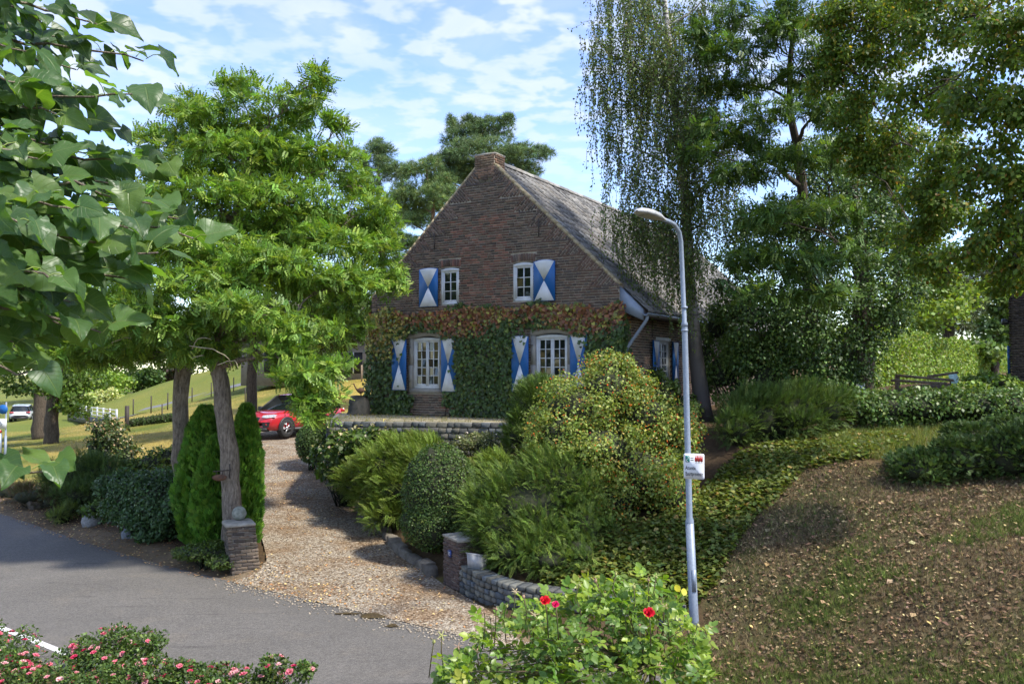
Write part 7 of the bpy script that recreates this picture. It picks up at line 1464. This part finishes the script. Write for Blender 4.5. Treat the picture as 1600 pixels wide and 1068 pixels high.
for c, r in R_c:
    for k in range(7): e = c + rand_dir(1, g)[0] * r * .85; branch(stem, [mainp, b0 + (g.normal(0, .1), g.normal(0, .1), .02)][k % 2], e, .008, .003, g, .3, 6, 5)
n = 1150; p, nr, k, rad = ell_pts(lumpy(R_c, 6, .45, g) + R_c, n, g, .45, .5); order = np.argsort(np.array([0 if (q := pxof(a))[1] < 1075 and rd > .6 else 1 for a, rd in zip(p, rad)]) + p[:, 1] * .01)
d = unit(nr * [1, 1, .4] + rand_dir(n, g) * .7 + [0, 0, .05]); nm = unit(UP * .9 + nr * .35 + np.array([.2, -.35, 0]) + rand_dir(n, g) * .35); sz = g.uniform(.085, .135, n)
for i_ in order[:300]:
    x = unit(np.cross(d[i_], nm[i_])); z = np.cross(x, d[i_]); m4 = np.eye(4); m4[:3, :3] = np.stack([x, d[i_], z], 1) * sz[i_]; m4[:3, 3] = p[i_] - o_r; link('leaf', RL[g.integers(12)], rose, mat4=Matrix(m4.tolist()))
rest = order[300:]; fol('foliage', [scatter(rose_leaf(77), p[rest], d[rest], nm[rest], sz[rest], pal([(.16, .25, .032), (.125, .215, .032), (.21, .29, .04), (.09, .16, .035)], len(rest), g, .12))], 'roseleaf', rose, kind='stuff')
fm = [make_mesh('bloom', *petal_flower(k), MAT['petal'], np.tile(c, (90, 1))) for k, c in enumerate([(.62, .012, .025), (.66, .02, .12), (.58, .01, .03)])]
for (px, py, d_, s), m_ in zip(((852, 938, 4.85, .05), (868, 944, 4.85, .036), (1014, 957, 4.9, .055)), fm):
    q = P(px, py, d_); link('bloom', m_, rose, mat4=Matrix.Translation(Vector(q - o_r)) @ Matrix.Rotation(.7, 4, 'X') @ Matrix.Scale(s * 1.2, 4)); stem.tube([q, q + (.01, .02, -.08), q + (.02, .06, -.22)], .004, 5)
yl = make_mesh('yellow_leaf', T_RL[0], T_RL[1], MAT['leaf'], np.tile((.55, .48, .03), (11, 1)))
for px, py, a in ((1068, 930, .4), (1062, 924, -.5)): link('yellow_leaf', yl, rose, mat4=Matrix.Translation(Vector(P(px, py, 5.3) - o_r)) @ Matrix.Rotation(a, 4, 'Y') @ Matrix.Rotation(.7, 4, 'X') @ Matrix.Scale(.06, 4))
hm = star_hip(g); hme = [hm.mesh('seed_head', surf('seed_head%d' % k, c, tuple(.7 * v_ for v_ in c), 30, .8), True) for k, c in enumerate([(.42, .34, .2), (.36, .36, .12), (.34, .22, .14)])]
for px, py in ((805, 924, ), (818, 930), (792, 945), (757, 955), (766, 962), (716, 1010), (690, 992), (678, 1000), (744, 1018), (1013, 905), (1025, 900), (962, 895), (905, 913), (930, 905), (1040, 948), (855, 1010), (898, 1015), (905, 1050), (1030, 1040), (1000, 975), (960, 970), (1090, 975), (1075, 985), (880, 1030), (1020, 1058), (940, 960), (920, 985), (990, 915), (835, 960), (775, 950)):
    q = P(px, py, 5.15 + g.normal(0, .06)); link('seed_head', hme[g.integers(3)], rose, mat4=Matrix.Translation(Vector(q - o_r)) @ Matrix.Rotation(g.normal(0, .5), 4, 'X') @ Matrix.Rotation(g.normal(0, .5), 4, 'Y') @ Matrix.Scale(g.uniform(.026, .04), 4)); stem.tube([q, q + (g.normal(0, .015), .03, -.1), q + (g.normal(0, .03), .08, -.24)], .0035, 5)
stem.build('stems', surf('rose_stem', (.10, .12, .035), (.12, .07, .04), 15, .7), rose, True, True)

# --- low pink rose bushes along the bed
PK = [make_mesh('bloom', *petal_flower(20 + k, 2), MAT['petal'], np.tile(c, (60, 1))) for k, c in enumerate([(.72, .20, .26), (.78, .36, .38), (.62, .05, .13), (.82, .50, .50), (.70, .12, .2)])]
PKL = [(.055, .105, .025), (.075, .13, .03), (.04, .08, .02), (.11, .15, .04)]
def pink_rose(label, cl, n, nf, seed):
    g = rng_(seed); cs = px_clumps(cl); c0 = np.mean([c for c, r in cs], 0); root = thing('pink_rose_bush', label, 'rose bush', (c0[0], c0[1], float(H(c0[0], c0[1]))), 0, 'low pink rose bushes in the bed'); off = OFF[root.name]
    mb = MB()
    for c, r in cs:
        for k in range(12): branch(mb, off + (g.normal(0, .08), g.normal(0, .08), -.02), c + rand_dir(1, g)[0] * r * .95, .008, .0025, g, .25, 5, 4)
    mb.build('stems', MAT['twig_and_core'], root, False, True); p, nr, k, rad = ell_pts(lumpy(cs, 9, .42, g) + cs, n, g, .45, .4); ok = p[:, 2] > H(p[:, 0], p[:, 1]) + .02; p, nr, rad = p[ok], nr[ok], rad[ok]; m = len(p)
    fol('foliage', [scatter(T_LEAF, p, unit(nr + rand_dir(m, g)), unit(UP + nr * .5 + rand_dir(m, g) * .6), g.uniform(.032, .056, m), pal(PKL, m, g, .25, [.4, .32, .2, .08]))], 'leaf', root)
    v = ell_pts(cs, nf, g, .02, .92)
    for q, w_ in zip(v[0], v[1]):
        m4 = Matrix.Translation(Vector(q - off)) @ Vector(unit(w_ + UP * .6 + g.normal(0, .3, 3))).to_track_quat('Z', 'Y').to_matrix().to_4x4() @ Matrix.Scale(g.uniform(.055, .088), 4); link('bloom', PK[g.choice(5, p=[.34, .28, .1, .16, .12])], root, mat4=m4)
pink_rose('leftmost low pink rose bush, cut by the left edge of the picture', [(15, 1020, 11.1, 48, 32, .4), (-30, 1010, 11.5, 40, 32, .4), (40, 1044, 10.6, 40, 26, .35)], 3600, 40, 221)
pink_rose('tallest pink rose bush with a cluster of pale blooms beside the white road line', [(175, 1010, 10.9, 60, 26, .4), (128, 1022, 11.0, 32, 20, .35), (215, 1010, 10.9, 34, 22, .35), (175, 1030, 10.6, 62, 22, .4)], 5200, 46, 222)
pink_rose('low pink rose bush at the bottom left corner in front', [(60, 1065, 10, 60, 22, .35), (0, 1060, 10.1, 50, 26, .4), (110, 1075, 9.8, 40, 16, .3)], 3200, 40, 223)
pink_rose('low pink rose bush in front of the tallest one', [(190, 1060, 10, 62, 20, .35), (240, 1050, 10.1, 36, 20, .3), (150, 1080, 9.7, 50, 18, .3)], 3200, 40, 224)
pink_rose('trailing pink rose bush, second from the right along the road', [(300, 1062, 9.9, 46, 18, .3), (340, 1060, 9.8, 36, 16, .3), (275, 1045, 10, 20, 14, .25)], 2400, 26, 225)
pink_rose('rightmost trailing pink rose bush with a tall shoot', [(400, 1062, 9.6, 44, 18, .3), (430, 1040, 9.6, 20, 14, .2), (470, 1050, 9.4, 20, 12, .2)], 2200, 22, 226)
